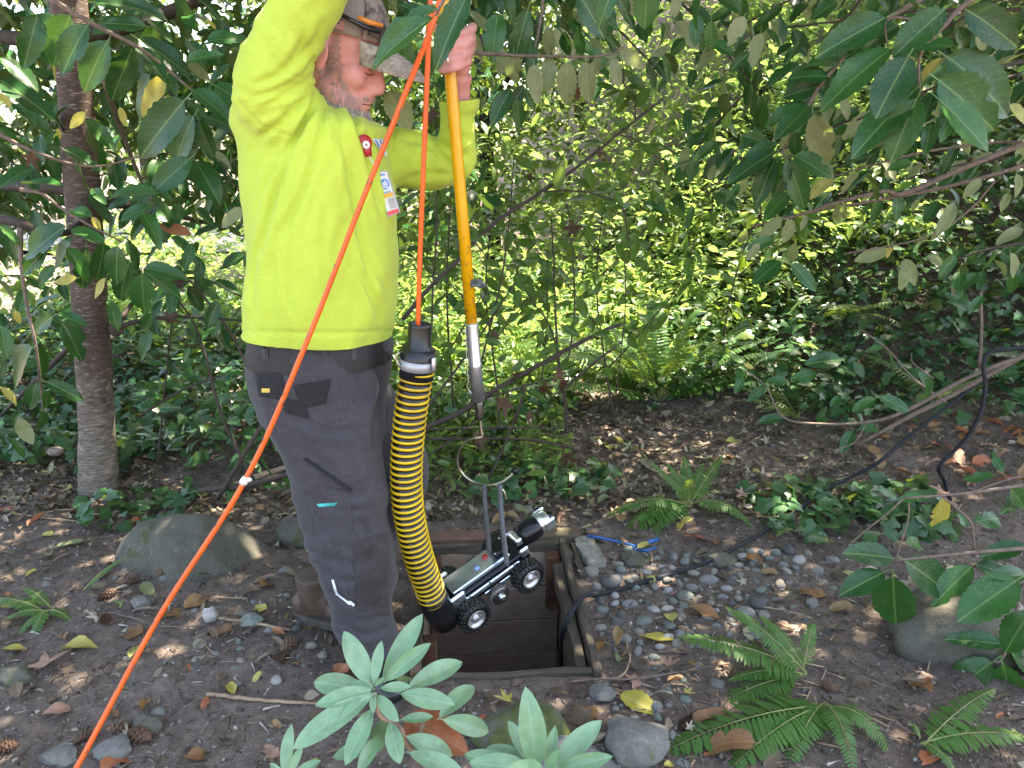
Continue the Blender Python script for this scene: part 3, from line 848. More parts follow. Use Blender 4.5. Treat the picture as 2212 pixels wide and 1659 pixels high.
rock(305, 1310, (0.075, 0.06, 0.055), 69, M['greyrock'], 'rounded pinkish stone left of the orange cable', 'stone', sink=0.25)
rock(455, 1336, (0.055, 0.05, 0.055), 71, PEB[4], 'pale grey stone with a yellow patch by the cable', 'stone', sink=0.25)
rock(545, 1345, (0.085, 0.06, 0.045), 73, PEB[1], 'smooth green grey stone beside a dry stick', 'stone', sink=0.3)

# ------------------------------------------------------------------ pebbles: single stones, then grit
PM = [rock_mesh('pebble', 200 + i, (1, 0.62 + 0.1 * (i % 4), 0.5 + 0.08 * (i % 3)), 2, 0.10, 3) for i in range(8)]
placed = []
def inpit(p, m=0.02):
    d = Vector((p.x, p.y)) - PIT_C
    return abs(d.dot(EX)) < PIT_W / 2 + 0.03 + m and abs(d.dot(EY)) < PIT_L / 2 + 0.03 + m
def pebble(px, py, s, mi, label, group):
    g = G(px, py)
    if inpit(g, s * 0.5): return False
    for q_, r_ in placed:
        if (q_ - g).length < (r_ + s) * 0.44: return False
    placed.append((g, s))
    o = nobj('pebble', random.choice(PM), None, PEB[mi], Matrix.Translation(g + Vector((0, 0, s * random.uniform(-.08, .14)))) @ Matrix.Rotation(random.uniform(0, 6.3), 4, 'Z') @ Matrix.Rotation(random.uniform(-.2, .2), 4, 'X') @ Matrix.Scale(s, 4))
    tag(o, label, 'pebble', group); return True
PCOL = ['grey', 'green grey', 'tan', 'dark', 'pale']
n_p = 0; tries = 0
while n_p < 150 and tries < 4000:
    tries += 1
    x = random.gauss(1480, 135); y = random.gauss(1262, 62)
    if x < 1275 or x > 1800 or y < 1190 or y > 1400: continue
    mi = random.choices(range(5), (5, 4, 3, 2, 2))[0]
    s = min(0.075, max(0.022, random.lognormvariate(math.log(0.043), 0.36)))
    n_p += pebble(x, y, s, mi, 'rounded %s pebble in the pebble bed right of the pit' % PCOL[mi], 'pebbles right of the pit')
n_p = tries = 0
while n_p < 60 and tries < 3000:
    tries += 1
    x = random.uniform(420, 700) if random.random() < 0.6 else random.uniform(0, 560)
    y = random.uniform(1230, 1480) if x > 420 else random.uniform(1200, 1659)
    mi = random.choices(range(5), (4, 4, 2, 3, 1))[0]
    s = min(0.06, max(0.016, random.lognormvariate(math.log(0.028), 0.45)))
    n_p += pebble(x, y, s, mi, 'small %s pebble on bare soil left of the pit' % PCOL[mi], 'pebbles left of the pit')
n_p = tries = 0
while n_p < 50 and tries < 3000:
    tries += 1
    x = random.uniform(1270, 1560); y = random.uniform(1390, 1659)
    mi = random.choices(range(5), (4, 4, 2, 3, 2))[0]
    s = min(0.05, max(0.014, random.lognormvariate(math.log(0.024), 0.5)))
    n_p += pebble(x, y, s, mi, 'small %s pebble between the pit and the nearest ferns' % PCOL[mi], 'pebbles by the near ferns')

def near_ground(N, x0, x1, y0, y1, power=1.0):
    """random ground spots, denser close by"""
    X = RNG.uniform(x0, x1, N); Y = y0 + (y1 - y0) * RNG.random(N) ** power
    d = np.stack([X - PIT_C.x, Y - PIT_C.y], 1)
    a = d @ np.array(EX); b = d @ np.array(EY)
    k = ~((np.abs(a) < PIT_W / 2 + 0.045) & (np.abs(b) < PIT_L / 2 + 0.045))
    X, Y = X[k], Y[k]
    z = T(X, Y) + np.exp(-(X ** 2 + (Y - 2.5) ** 2) / 14) * ((fbm(X * 16, Y * 16, 31, 3) - 0.5) * 0.018)
    return np.stack([X, Y, z], 1)

# grit: one mesh of tiny stones
bmq = bmesh.new(); bmesh.ops.create_icosphere(bmq, subdivisions=1, radius=0.5)
bmq.verts.ensure_lookup_table()
gt = dict(v=np.array([tuple(v.co) for v in bmq.verts]) * np.array([1, 0.75, 0.55]), l=np.array([v.index for f in bmq.faces for v in f.verts]), c=np.full(len(bmq.faces), 3)); gt['uv'] = np.zeros((len(gt['l']), 2)); bmq.free()
p = near_ground(8000, -2.2, 2.3, 1.25, 3.6, 1.2)
dens = np.exp(-((p[:, 0] - 0.65) ** 2 / 0.3 + (p[:, 1] - 2.4) ** 2 / 0.25)) + 0.22 + 0.3 * (fbm(p[:, 0] * 3, p[:, 1] * 3, 9) > 0.52)
p = p[RNG.random(len(p)) < dens]
t_ = NT('grit'); at = t_.n('ShaderNodeAttribute', attribute_name='tint').outputs['Fac']
M['grit'] = t_.done(t_.bsdf(t_.ramp(at, [(0, (0.07, 0.068, 0.065)), (0.4, (0.17, 0.17, 0.16)), (0.8, (0.24, 0.21, 0.175)), (1, (0.42, 0.40, 0.37))]), 0.8, 0, 0.3))
scatter('gravel', [gt], p, rdir(len(p)) * np.array([1, 1, 0.2]), rdir(len(p), 3), 0.005 + 0.014 * RNG.random(len(p)) ** 2.5, M['grit'], kind='stuff')

# debris: bark flakes, needles, dry bits
flake = dict(v=np.array([(0, -.5, 0), (1, -.35, .1), (.9, .5, 0), (.1, .4, .15)]), l=np.array([0, 1, 2, 3]), c=np.array([4]), uv=np.zeros((4, 2)))
p = near_ground(34000, -2.6, 2.8, 1.2, 4.4, 1.5); N = len(p)
lng = RNG.random(N) < 0.45
size = np.where(lng, RNG.uniform(0.012, 0.05, N), RNG.uniform(0.004, 0.014, N)); wid = np.where(lng, 0.05, 0.7)
dd = rdir(N); dd[:, 2] *= 0.25
scatter('forest_debris', [flake], p + np.array([0, 0, 0.003]), dd, rdir(N, 2.2), size, M['duff'], wid, RNG.random(N) ** 1.15, kind='stuff', smooth=False)
# moss tufts
p = near_ground(9000, -2.4, 2.4, 1.2, 4.0, 1.2); p = p[fbm(p[:, 0] * 4, p[:, 1] * 4, 77, 4) > 0.585]
N = len(p)
scatter('moss', [flake], p, rdir(N, 0.9), rdir(N, 0.5), RNG.uniform(0.006, 0.016, N), M['moss'], 0.35, kind='stuff', smooth=False)
# leaf litter further back and thin scraps in front
p1 = near_ground(14500, -3.2, 3.4, 2.85, 4.9, 1.1); p2 = near_ground(800, -2.4, 2.6, 1.3, 3.2)
k = (fbm(p1[:, 0] * 2, p1[:, 1] * 2, 41) > 0.36); p1 = p1[k]
p = np.concatenate([p1, p2]); N = len(p); dd = rdir(N); dd[:, 2] *= 0.35
scatter('leaf_litter', T3 + T4 + MAPLE[:2], p + np.array([0, 0, 0.012]), dd, rdir(N, 1.6), RNG.uniform(0.02, 0.075, N), M['litter'], RNG.uniform(0.5, 1.2, N), RNG.random(N) ** 1.25, kind='stuff', smooth=False)
# ------------------------------------------------------------------ the worker
def ring_row(y, xl, xr, Yc, ry, n=32, pw=0.85, turn=0.0):
    c = P((xl + xr) / 2, y, Yc); hw = (P(xr, y, Yc).x - P(xl, y, Yc).x) / 2
    out = []
    for k in range(n):
        t = 2 * pi * k / n
        a = hw * math.copysign(abs(cos(t)) ** pw, cos(t)); b = ry * math.copysign(abs(sin(t)) ** pw, sin(t))
        out.append(Vector((c.x + a * cos(turn) - b * sin(turn), c.y + a * sin(turn) + b * cos(turn), c.z)))
    return out

person = thing('person', 'man in lime yellow long sleeved shirt and charcoal trousers raising a pole beside the pit', 'person', (-0.42, 2.0, 0))

# head frame: x forward, y to his left, z up; origin between the ears
EAR = P(706, 108, 1.895)
HS = 1.07
HM = Matrix.Translation(EAR + Vector((0, 0.083, 0))) @ Matrix.Rotation(radians(-7), 4, 'Z') @ Matrix.Rotation(radians(21), 4, 'Y') @ Matrix.Rotation(radians(3), 4, 'X') @ Matrix.Scale(HS, 4)
HMI = HM.inverted()
HR = HM.to_3x3()
def hp(x, y, z): return HM @ Vector((x, y, z))

NEAR_ARM = [((618, 258, 1.90), .098), ((592, 195, 1.865), .090), ((610, 105, 1.835), .0715), ((664, 0, 1.81), .0655), ((700, -60, 1.80), .064), ((735, -125, 1.80), .060), ((780, -185, 1.83), .056), ((850, -235, 1.92), .049), ((900, -255, 2.0), .044)]
FAR_ARM = [((800, 352, 2.16), .092), ((850, 340, 2.18), .078), ((925, 350, 2.20), .069), ((978, 352, 2.20), .061), ((988, 318, 2.19), .052), ((989, 268, 2.175), .045), ((990, 222, 2.165), .0405)]
HIP = [(716, 552, 834, 2.0, .150), (745, 540, 843, 2.0, .165), (790, 538, 842, 2.0, .172), (840, 546, 838, 2.0, .172), (890, 566, 832, 1.99, .162)]
LEG = [(850, 552, 836, 1.97, .14), (905, 586, 832, 1.95, .13), (960, 622, 826, 1.94, .12), (1050, 641, 835, 1.92, .105), (1110, 655, 838, 1.915, .103), (1150, 668, 842, 1.91, .10), (1200, 683, 848, 1.90, .098), (1250, 701, 849, 1.89, .092), (1300, 719, 845, 1.885, .088), (1350, 736, 843, 1.88, .086), (1400, 757, 858, 1.875, .088), (1432, 768, 872, 1.87, .09)]
FAR_LEG = [((715, 790, 2.10), .125), ((795, 910, 2.12), .112), ((862, 1005, 2.14), .090), ((852, 1072, 2.15), .084), ((788, 1165, 2.16), .068), ((722, 1240, 2.165), .058), ((700, 1290, 2.165), .057)]

# --- skin: one continuous body
b = MB()
HSm = HM
def hell(c, r, rot=None):
    m = HR if rot is None else HR @ rot
    b.ell(hp(*c), r, m, 16, 10)
hell((-.002, 0, .042), (.098, .075, .088))
hell((.042, 0, -.036), (.052, .058, .075))
hell((.060, 0, -.082), (.044, .046, .042))
hell((.086, 0, -.109), (.026, .030, .024))
hell((.078, 0, .012), (.024, .054, .034))
for s in (-1, 1):
    hell((.084, s * .026, .022), (.016, .028, .010), Matrix.Rotation(s * 0.15, 3, 'Z'))
    hell((.060, s * .040, -.024), (.036, .024, .032))
    hell((.107, s * .0125, -.042), (.0150, .0100, .0095))
    hell((.089, s * .018, -.023), (.0170, .0135, .0235))
    hell((.094, s * .014, -.010), (.0120, .0110, .0200))
    hell((.083, s * .032, -.003), (.0155, .0165, .0130))
    hell((.034, s * .048, -.076), (.046, .016, .028), Matrix.Rotation(0.5, 3, 'Y'))
    hell((-.004, s * .080, .002), (.022, .0085, .036), Matrix.Rotation(-0.2, 3, 'Y') @ Matrix.Rotation(s * 0.25, 3, 'Z'))
    hell((.002, s * .080, -.026), (.013, .008, .014))
b.tube([hp(.092, 0, .020), hp(.101, 0, .002), hp(.112, 0, -.018), hp(.119, 0, -.034)], [.0115 * HS, .0130 * HS, .0140 * HS, .0145 * HS], 12)
hell((.1165, 0, -.036), (.0150, .0155, .0130))
hell((.096, 0, -.056), (.015, .030, .013))
hell((.100, 0, -.0665), (.0125, .022, .0060)); hell((.097, 0, -.0780), (.0125, .020, .0068))
b.tube([hp(-.02, 0, -.02), hp(-.03, 0, -.09), P(668, 250, 2.0), P(655, 330, 2.0)], [.062, .060, .062, .08], 14)
TORSO = [(742, 537, 842, 2.0, .168), (700, 536, 845, 2.0, .178), (640, 537, 853, 2.0, .188), (560, 541, 857, 2.0, .192), (480, 533, 852, 2.0, .195), (400, 527, 847, 2.01, .198), (330, 520, 840, 2.02, .20), (278, 514, 834, 2.02, .20), (258, 513, 792, 2.02, .19), (239, 514, 746, 2.02, .172), (208, 530, 714, 2.01, .15), (182, 565, 694, 2.0, .10)]
def shrink(rows, dx, dy): return [ring_row(y, xl + dx, xr - dx, Yc, ry - dy) for y, xl, xr, Yc, ry in rows]
b.loft(shrink(TORSO, 26, .03))
def tubepx(mb, pts, dr=0.0, n=16, cut=None):
    sp_ = spline([(*p, r) for p, r in pts], 4)
    if cut: sp_ = sp_[:cut]
    mb.tube([P(*q[:3]) for q in sp_], [max(.02, q[3] - dr) for q in sp_], n)
tubepx(b, NEAR_ARM, .022)
tubepx(b, FAR_ARM, .020)
b.loft(shrink(HIP, 20, .02)); b.loft(shrink(LEG, 22, .028))
tubepx(b, FAR_LEG, .022)
# far forearm, wrist, palm and fingers closed on the pole
b.tube([P(996, 300, 2.18), P(991, 222, 2.163), P(992, 185, 2.145), P(995, 160, 2.128)], [.027, .031, .0295, .031], 12)
b.ell(P(1003, 108, 2.115), (.026, .022, .052), Matrix.Rotation(radians(8), 3, 'Y'), 14, 9)
b.ell(P(996, 140, 2.112), (.027, .022, .030), None, 14, 9)
for i, (y, r, rt) in enumerate(((66, .0105, 934), (91, .0110, 932), (116, .0105, 935), (138, .0092, 942))):
    b.tube([P(1012 - i * 2, y + 2, 2.118), P(1022 - i * 3, y - 7, 2.095), P(1020 - i * 3, y - 4, 2.066), P(1004 - i * 2, y + 5, 2.044), P(976, y + 12, 2.038), P(955, y + 15, 2.048), P(rt + 6, y + 13, 2.068)], [r * 1.1, r * 1.2, r * 1.02, r * 1.12, r, r * .96, r * .72], 10)
b.ell(P(1006, 96, 2.112), (.028, .018, .046), Matrix.Rotation(radians(10), 3, 'Y'), 14, 9)
b.tube([P(1006, 122, 2.112), P(992, 82, 2.122), P(972, 62, 2.118), P(952, 58, 2.100), P(938, 62, 2.082)], [.016, .0145, .012, .0115, .008], 10)
# near hand above the frame, on the same pole
b.tube([P(880, -250, 1.97), P(915, -262, 2.03)], [.033, .028], 12)
b.ell(P(922, -262, 2.055), (.030, .026, .045), None, 12, 8)
for i in range(4):
    y = -300 + i * 24
    b.tube([P(918, y + 4, 2.045), P(940, y, 2.045), P(962, y + 3, 2.06), P(966, y + 5, 2.09), P(950, y + 6, 2.11)], [.0105, .0112, .0105, .010, .0075], 8)
b.tube([P(922, -270, 2.075), P(940, -290, 2.10), P(955, -300, 2.115)], [.014, .012, .009], 8)
body_me = remeshed(b, 0.0046, 4)
c = get_co(body_me); nrm = get_no(body_me)
hi = np.array([[*r] for r in HMI]); hl = c @ hi[:3, :3].T + hi[:3, 3]
def dent(cx, cy, cz, rad, amt, axis=None):
    d2 = ((hl - np.array([cx, cy, cz])) ** 2).sum(1); w = np.exp(-d2 / (2 * rad * rad))
    if axis is None: c[:] += nrm * (w * amt)[:, None]
    else: c[:] += (np.array(HR @ Vector(axis)))[None, :] * (w * amt)[:, None]
bm = bmesh.new(); bm.from_mesh(body_me); bm.verts.ensure_lookup_table()
face_ = (hl[:, 0] > .005) & (hl[:, 0] < .098) & (hl[:, 2] > -.14) & (hl[:, 2] < .05) & (np.abs(hl[:, 1]) < .07) & ~((hl[:, 0] > .084) & (np.abs(hl[:, 1]) < .024))
fv = [bm.verts[i] for i in np.where(face_)[0]]
for _ in range(14): bmesh.ops.smooth_vert(bm, verts=fv, factor=.5, use_axis_x=True, use_axis_y=True, use_axis_z=True)
nv = [bm.verts[i] for i in np.where((hl[:, 0] > .080) & (hl[:, 0] < .140) & (hl[:, 2] > -.050) & (hl[:, 2] < .03) & (np.abs(hl[:, 1]) < .03))[0]]
for _ in range(7): bmesh.ops.smooth_vert(bm, verts=nv, factor=.5, use_axis_x=True, use_axis_y=True, use_axis_z=True)
bm.to_mesh(body_me); bm.free()
c = get_co(body_me); nrm = get_no(body_me); hl = c @ hi[:3, :3].T + hi[:3, 3]
for s in (-1, 1):
    dent(.097, s * .031, .0095, .0065, -.0042)       # fold above the lid
    dent(.098, s * .031, -.014, .0060, -.0012)       # under the eye
    dent(.092, s * .019, .000, .0070, -.0022)        # inner corner
    dent(.099, s * .033, -.003, .0065, .0028)        # the closed lid itself
    dent(.110, s * .0095, -.0530, .0030, -.0050)     # nostril
    dent(.103, s * .0225, -.036, .0040, -.0016)      # wing of the nose
    dent(.089, s * .027, -.050, .0065, -.0040)       # smile fold
    dent(.060, s * .056, -.046, .0140, -.0045)       # hollow of the cheek
    dent(-.002, s * .088, .004, .0080, -.0060)       # bowl of the ear
dent(.110, 0, -.0725, .0035, -.0045)
w = (hl[:, 2] > -.14) & (hl[:, 2] < .06) & (hl[:, 0] > -.02)
c[w] += nrm[w] * (0.0008 * (fbm(hl[w, 0] * 120 + 9, hl[w, 2] * 120, 4, 2) - .5))[:, None]
hand = (c[:, 2] > P(950, 170, 2.1).z) & (c[:, 0] > P(925, 100, 2.1).x) & (c[:, 2] < P(950, 20, 2.1).z)
c[hand] += nrm[hand] * (0.0016 * (fbm(c[hand, 0] * 160, c[hand, 2] * 190, 8, 3) - .5))[:, None]
set_co(body_me, c)
body = nobj('body', body_me, person, M['skin'])
BVH_B = BVHTree.FromPolygons([tuple(v) for v in c], [tuple(p_.vertices) for p_ in body_me.polygons])

# --- shirt
s_ = MB()
s_.loft([ring_row(*r) for r in TORSO])
tubepx(s_, NEAR_ARM, 0, 20); tubepx(s_, FAR_ARM, 0, 20)
s_.tube([P(994, 240, 2.168), P(991, 206, 2.163)], [.049, .054], 18)
shirt_me = remeshed(s_, 0.0065, 9)
def folds(me, fn, levels=1):
    c = get_co(me); n_ = get_no(me); px_, py_ = to_px(c)
    c += n_ * fn(c, px_, py_)[:, None]; set_co(me, c)
def ridged(x, y, seed, o=2):
    v = np.abs(fbm(x, y, seed, o) - 0.5) * 2
    return 1 - v * 2.2
CREASES = [([(693, 150), (757, 245), (800, 370), (832, 490)], .012), ([(690, 190), (640, 290), (560, 420)], .009), ([(684, 215), (628, 330), (578, 480), (562, 570)], .010), ([(702, 205), (688, 310), (650, 430), (596, 530)], .009), ([(668, 200), (606, 262), (548, 305)], .008),
           ([(722, 262), (760, 400), (788, 560), (806, 690)], .007), ([(756, 560), (800, 640), (832, 725)], .006), ([(782, 540), (822, 610), (846, 650)], .005), ([(705, 100), (640, 165), (585, 200), (535, 214)], .009), ([(695, 140), (625, 196), (560, 236)], .008), ([(660, 60), (640, 110), (600, 160), (540, 190)], .007), ([(700, 30), (672, 90), (640, 130)], .005),
           ([(560, 500), (548, 600), (552, 690)], .006), ([(640, 480), (625, 600), (640, 700)], .005), ([(700, 420), (700, 560), (720, 690)], .005), ([(860, 300), (930, 320), (985, 372)], .007), ([(860, 390), (930, 372), (990, 380)], .006), ([(950, 300), (985, 330), (1022, 340)], .007), ([(955, 270), (990, 296), (1024, 300)], .006), ([(790, 262), (800, 330), (812, 400)], .006)]
def crease(x, y, pts, amp):
    best = np.full(len(x), 1e9); sg = np.zeros(len(x)); tt = np.zeros(len(x)); q = [np.array(p_) for p_ in spline(pts, 5)]; n = len(q) - 1
    for i in range(n):
        a, b_ = q[i], q[i + 1]; d = b_ - a; L = max(1e-6, np.hypot(*d))
        t = np.clip(((x - a[0]) * d[0] + (y - a[1]) * d[1]) / L ** 2, 0, 1)
        ex, ey = x - a[0] - t * d[0], y - a[1] - t * d[1]; dist = np.hypot(ex, ey)
        k = dist < best; best[k] = dist[k]; sg[k] = np.sign(d[0] * ey - d[1] * ex)[k]; tt[k] = ((i + t) / n)[k]
    s_ = best * sg; fade = np.clip(np.minimum(tt, 1 - tt) * 5, 0, 1) * (best < 60)
    return amp * fade * (-np.exp(-(s_ / 7) ** 2) + .75 * np.exp(-((s_ - 15) / 10) ** 2) + .35 * np.exp(-((s_ + 16) / 11) ** 2))
def shirt_folds(c, x, y):
    ax, ay = 700, 190
    dx, dy = x - ax, y - ay
    r = np.hypot(dx, dy) + 1; th = np.arctan2(dy, dx)
    warp = (fbm(x / 90, y / 90, 5, 2) - .5) * 1.2
    f1 = ridged(th * 3.8 + warp, r / 420, 12) * np.exp(-((r - 150) / 150) ** 2) * 0.0125
    f2 = ridged(th * 6.5 + warp * 1.5, r / 300, 14) * np.exp(-((r - 90) / 80) ** 2) * 0.009
    body_ = sstep(200, 330, y)
    f3 = (fbm(x / 75 + (y / 260), y / 340, 21, 3) - .5) * 0.034 * body_
    f4 = ridged((x + y * 0.45) / 95, (y - x * .4) / 420, 33) * 0.008 * sstep(330, 520, y)
    arm = (1 - sstep(150, 260, y)) * (x < 780)
    f5 = ridged((y + x * 0.75) / 75, (x - y) / 260, 43) * 0.008 * arm
    far = (x > 850) * (y < 430)
    f6 = ridged((y * .55 + x * .9) / 42, (x - y) / 160, 47) * 0.008 * far
    hem = -0.005 * np.exp(-((y - 716 - 10 * sin(0)) / 4.0) ** 2) + sstep(690, 745, y) * (fbm(x / 60, y / 200, 55, 2) - .5) * 0.02
    seam = 0.004 * np.exp(-((x - 606 + (y - 290) * 0.012) / 3.0) ** 2) * (y > 290) * (c[:, 1] < 2.0)
    arc = np.hypot((x - 640) / 1.0, (y - 150) / 1.0)
    slv = -0.004 * np.exp(-((arc - 140) / 4.0) ** 2) * (y > 160) * (x < 640) * (c[:, 1] < 2.0)
    fc = sum(crease(x, y, *q_) for q_ in CREASES) * np.where(c[:, 1] < 2.06, 1, (x > 850) * 1.0)
    return f1 * .5 + f2 * .5 + f3 + f4 * .6 + f5 * .4 + f6 * .5 + fc + hem + seam + slv + (fbm(x / 30, y / 30, 61, 3) - .5) * .003
folds(shirt_me, shirt_folds)
# open the cuff and the hem
bm = bmesh.new(); bm.from_mesh(shirt_me); bm.faces.ensure_lookup_table()
cuff_o, cuff_d = P(991, 207, 2.163), (P(991, 206, 2.163) - P(994, 240, 2.168)).normalized()
hem_z = P(690, 741, 2.0).z
bmesh.ops.bisect_plane(bm, geom=bm.verts[:] + bm.edges[:] + bm.faces[:], plane_co=(0, 0, hem_z + .006), plane_no=(-.045, 0, -1), clear_outer=True)
near_cuff = [f for f in bm.faces if (f.calc_center_median() - cuff_o).length < .075]
gm = set(near_cuff); 
for f in near_cuff: gm.update(f.edges); gm.update(f.verts)
bmesh.ops.bisect_plane(bm, geom=list(gm), plane_co=cuff_o - cuff_d * .010, plane_no=cuff_d, clear_outer=True)
bm.to_mesh(shirt_me); bm.free()
shirt_me.polygons.foreach_set('use_smooth', [True] * len(shirt_me.polygons))
shirt = nobj('shirt', shirt_me, person, M['shirt'])
def bvh_of(me): 
    c = get_co(me); return BVHTree.FromPolygons([tuple(v) for v in c], [tuple(p_.vertices) for p_ in me.polygons])
BVH_S = bvh_of(shirt_me)
mb = MB()     # turned neck band
mb.tube(pxpath([(712, 232, 1.93), (742, 246, 1.93), (772, 255, 1.96), (796, 252, 2.02), (800, 240, 2.08)], 5), .008, 8)
mb.obj('neck_band', M['shirt'], person)

# --- trousers
t_ = MB()
t_.loft([ring_row(*r) for r in HIP]); t_.loft([ring_row(*r) for r in LEG]); tubepx(t_, FAR_LEG, 0, 20)
tr_me = remeshed(t_, 0.0072, 7)
TCREASES = [([(650, 1060), (740, 1098), (832, 1088)], .007), ([(678, 1185), (760, 1216), (842, 1192)], .010), ([(704, 1262), (780, 1306), (844, 1288)], .010), ([(735, 1336), (790, 1366), (848, 1348)], .011), ([(700, 1226), (740, 1250), (796, 1246)], .007), ([(800, 770), (828, 830), (814, 900), (800, 980)], .010), ([(562, 800), (602, 900), (655, 985)], .006), ([(630, 905), (720, 932), (806, 918)], .006), ([(690, 1010), (730, 1060), (800, 1075)], .006), ([(755, 1390), (800, 1410), (855, 1396)], .010), ([(770, 1110), (800, 1160), (838, 1170)], .006)]
def trouser_folds(c, x, y):
    nearleg = (c[:, 1] < 2.03)
    f = (fbm(x / 120 - y / 300, y / 200, 71, 3) - .5) * 0.034
    f += ridged((y + x * .5) / 90, (x - y * .2) / 300, 73) * 0.012 * sstep(1000, 1080, y) * (1 - sstep(1240, 1300, y))
    f += ridged((y - x * .35) / 62, (x) / 300, 79) * 0.013 * sstep(1270, 1350, y)
    f += ridged((x * .9 - y * .55) / 70, (x + y) / 400, 83) * 0.010 * sstep(880, 940, y) * (1 - sstep(1010, 1080, y))
    f += -0.006 * np.exp(-(((x - 640) - (y - 880) * 1.25) / 6.0) ** 2) * (y > 985) * (y < 1050) * nearleg * 0
    seam = 0.004 * np.exp(-((x - (690 + (y - 780) * 0.125)) / 3.0) ** 2) * nearleg * (y > 770)
    f = f + sum(crease(x, y, *q_) for q_ in TCREASES) * nearleg
    return f + seam + (fbm(x / 25, y / 25, 87, 3) - .5) * .003
folds(tr_me, trouser_folds)
trousers = nobj('trousers', tr_me, person, M['trousers'])
BVH_T = bvh_of(tr_me)

def patch(name, quad, bvh, mat, parent, off=0.003, n=10, m=10, label=None, thick=True):
    """a piece of cloth or print lying on a surface: quad = four pixel corners tl, tr, br, bl"""
    q = [np.array(p_, float) for p_ in quad]
    V = []; good = []
    for j in range(m + 1):
        for i in range(n + 1):
            u, v = i / n, j / m
            p_ = (q[0] * (1 - u) + q[1] * u) * (1 - v) + (q[3] * (1 - u) + q[2] * u) * v
            hit = bvh.ray_cast(CAMP, ray(p_[0], p_[1]))
            if hit[0] is None: V.append(None)
            else:
                nn = hit[1]
                V.append(hit[0] + (nn if nn.dot(ray(*p_)) < 0 else -nn) * off * (0.3 if thick and (i in (0, n) or j in (0, m)) else 1))
    ids = {}; vv = []
    for k, v in enumerate(V):
        if v is not None: ids[k] = len(vv); vv.append(v)
    ff = []
    for j in range(m):
        for i in range(n):
            k = [j * (n + 1) + i, (j + 1) * (n + 1) + i, (j + 1) * (n + 1) + i + 1, j * (n + 1) + i + 1]
            if all(a in ids for a in k):
                P4 = [vv[ids[a]] for a in k]
                if max((P4[0] - P4[2]).length, (P4[1] - P4[3]).length) < 0.10: ff.append(tuple(ids[a] for a in k))
    mb = MB(); mb.add(vv, ff)
    o = mb.obj(name, mat, parent)
    if label: o['label'] = label
    return o
# belt
r0, r1, r2 = (ring_row(772, 540 - 3, 843 + 3, 2.0, .171), ring_row(752, 541 - 3, 843 + 3, 2.0, .170), ring_row(716, 546, 838, 2.0, .163))
MB().loft([r0, r1, r2], False).obj('belt', M['belt'], person)
for x in (572, 640, 700, 762):
    patch('belt_loop', [(x - 7, 728), (x + 5, 728), (x + 9, 776), (x - 3, 776)], bvh_of(bpy.data.objects['belt'].data), M['trousers'], person, .006, 3, 6)
patch('back_pocket', [(548, 800), (610, 800), (619, 866), (560, 856)], BVH_T, M['trouser_black'], trousers, .005)
patch('pocket_flap', [(634, 832), (716, 818), (704, 872), (650, 884)], BVH_T, M['trouser_black'], trousers, .005)
patch('tool_loop', [(608, 858), (660, 866), (668, 905), (616, 892)], BVH_T, M['trouser_black'], trousers, .006)
patch('brand_tag', [(565, 839), (583, 839), (583, 848), (565, 848)], bvh_of(bpy.data.objects['back_pocket'].data), M['tagyellow'], trousers, .002, 3, 3)
patch('pocket_edge', [(654, 990), (662, 988), (762, 1055), (756, 1064)], BVH_T, M['trouser_black'], trousers, .007, 3, 14)
patch('thigh_pocket', [(664, 1062), (752, 1058), (770, 1176), (690, 1172)], BVH_T, M['trousers'], trousers, .006)
patch('knee_panel', [(760, 1165), (838, 1150), (842, 1330), (768, 1330)], BVH_T, M['knee'], trousers, .004, 12, 14)
patch('teal_lining', [(682, 1089), (730, 1085), (725, 1093), (690, 1095)], bvh_of(bpy.data.objects['thigh_pocket'].data), M['teal'], trousers, .002, 6, 3)
for seg in ([(716, 1253), (721, 1252), (731, 1284), (726, 1286)], [(726, 1284), (731, 1283), (757, 1303), (755, 1308)], [(750, 1299), (757, 1297), (767, 1306), (763, 1311)]):
    patch('reflective_piping', seg, BVH_T, M['white'], trousers, .005, 3, 6)
# --- boots
def boot(loc, yaw, name='boot', mat='boot'):
    m = Matrix.Translation(loc) @ Matrix.Rotation(yaw, 4, 'Z'); R3 = m.to_3x3(); k = MB()
    k.ell(m @ Vector((0.02, 0, .075)), (.050, .042, .060), R3); k.ell(m @ Vector((-.035, 0, .055)), (.050, .038, .045), R3)
    k.ell(m @ Vector((.10, 0, .050)), (.085, .047, .042), R3); k.ell(m @ Vector((.15, .004, .046)), (.052, .046, .036), R3)
    k.tube([m @ Vector((0.0, 0, .06)), m @ Vector((-.005, 0, .165))], [.048, .056], 14)
    me = remeshed(k, .006, 5); o = nobj(name, me, person, M[mat])
    k = MB(); ring = []
    for t in [2 * pi * i / 30 for i in range(30)]:
        x = .062 + .150 * cos(t); y = (.047 + .006 * cos(t)) * sin(t); ring.append((x, y))
    k.loft([[m @ Vector((x, y, z)) for x, y in ring] for z in (.002, .012, .030)])
    k.obj('boot_sole', M['sole'], o, smooth=False)
    k = MB()
    for i in range(4):
        k.tube([m @ Vector((.03 + i * .022, -.034, .098 - i * .009)), m @ Vector((.04 + i * .022, 0, .118 - i * .012)), m @ Vector((.03 + i * .022, .034, .098 - i * .009))], .0035, 6)
    k.obj('lace', M['sole'], o)
    return o
fb = G(682, 1345); boot(Vector((fb.x + .005, fb.y + .01, Tz(fb.x, fb.y) + .004)), radians(-14))
nb = G(815, 1462); boot(Vector((nb.x - .02, nb.y + .02, Tz(nb.x, nb.y) + .004)), radians(-62), mat='blackplastic')

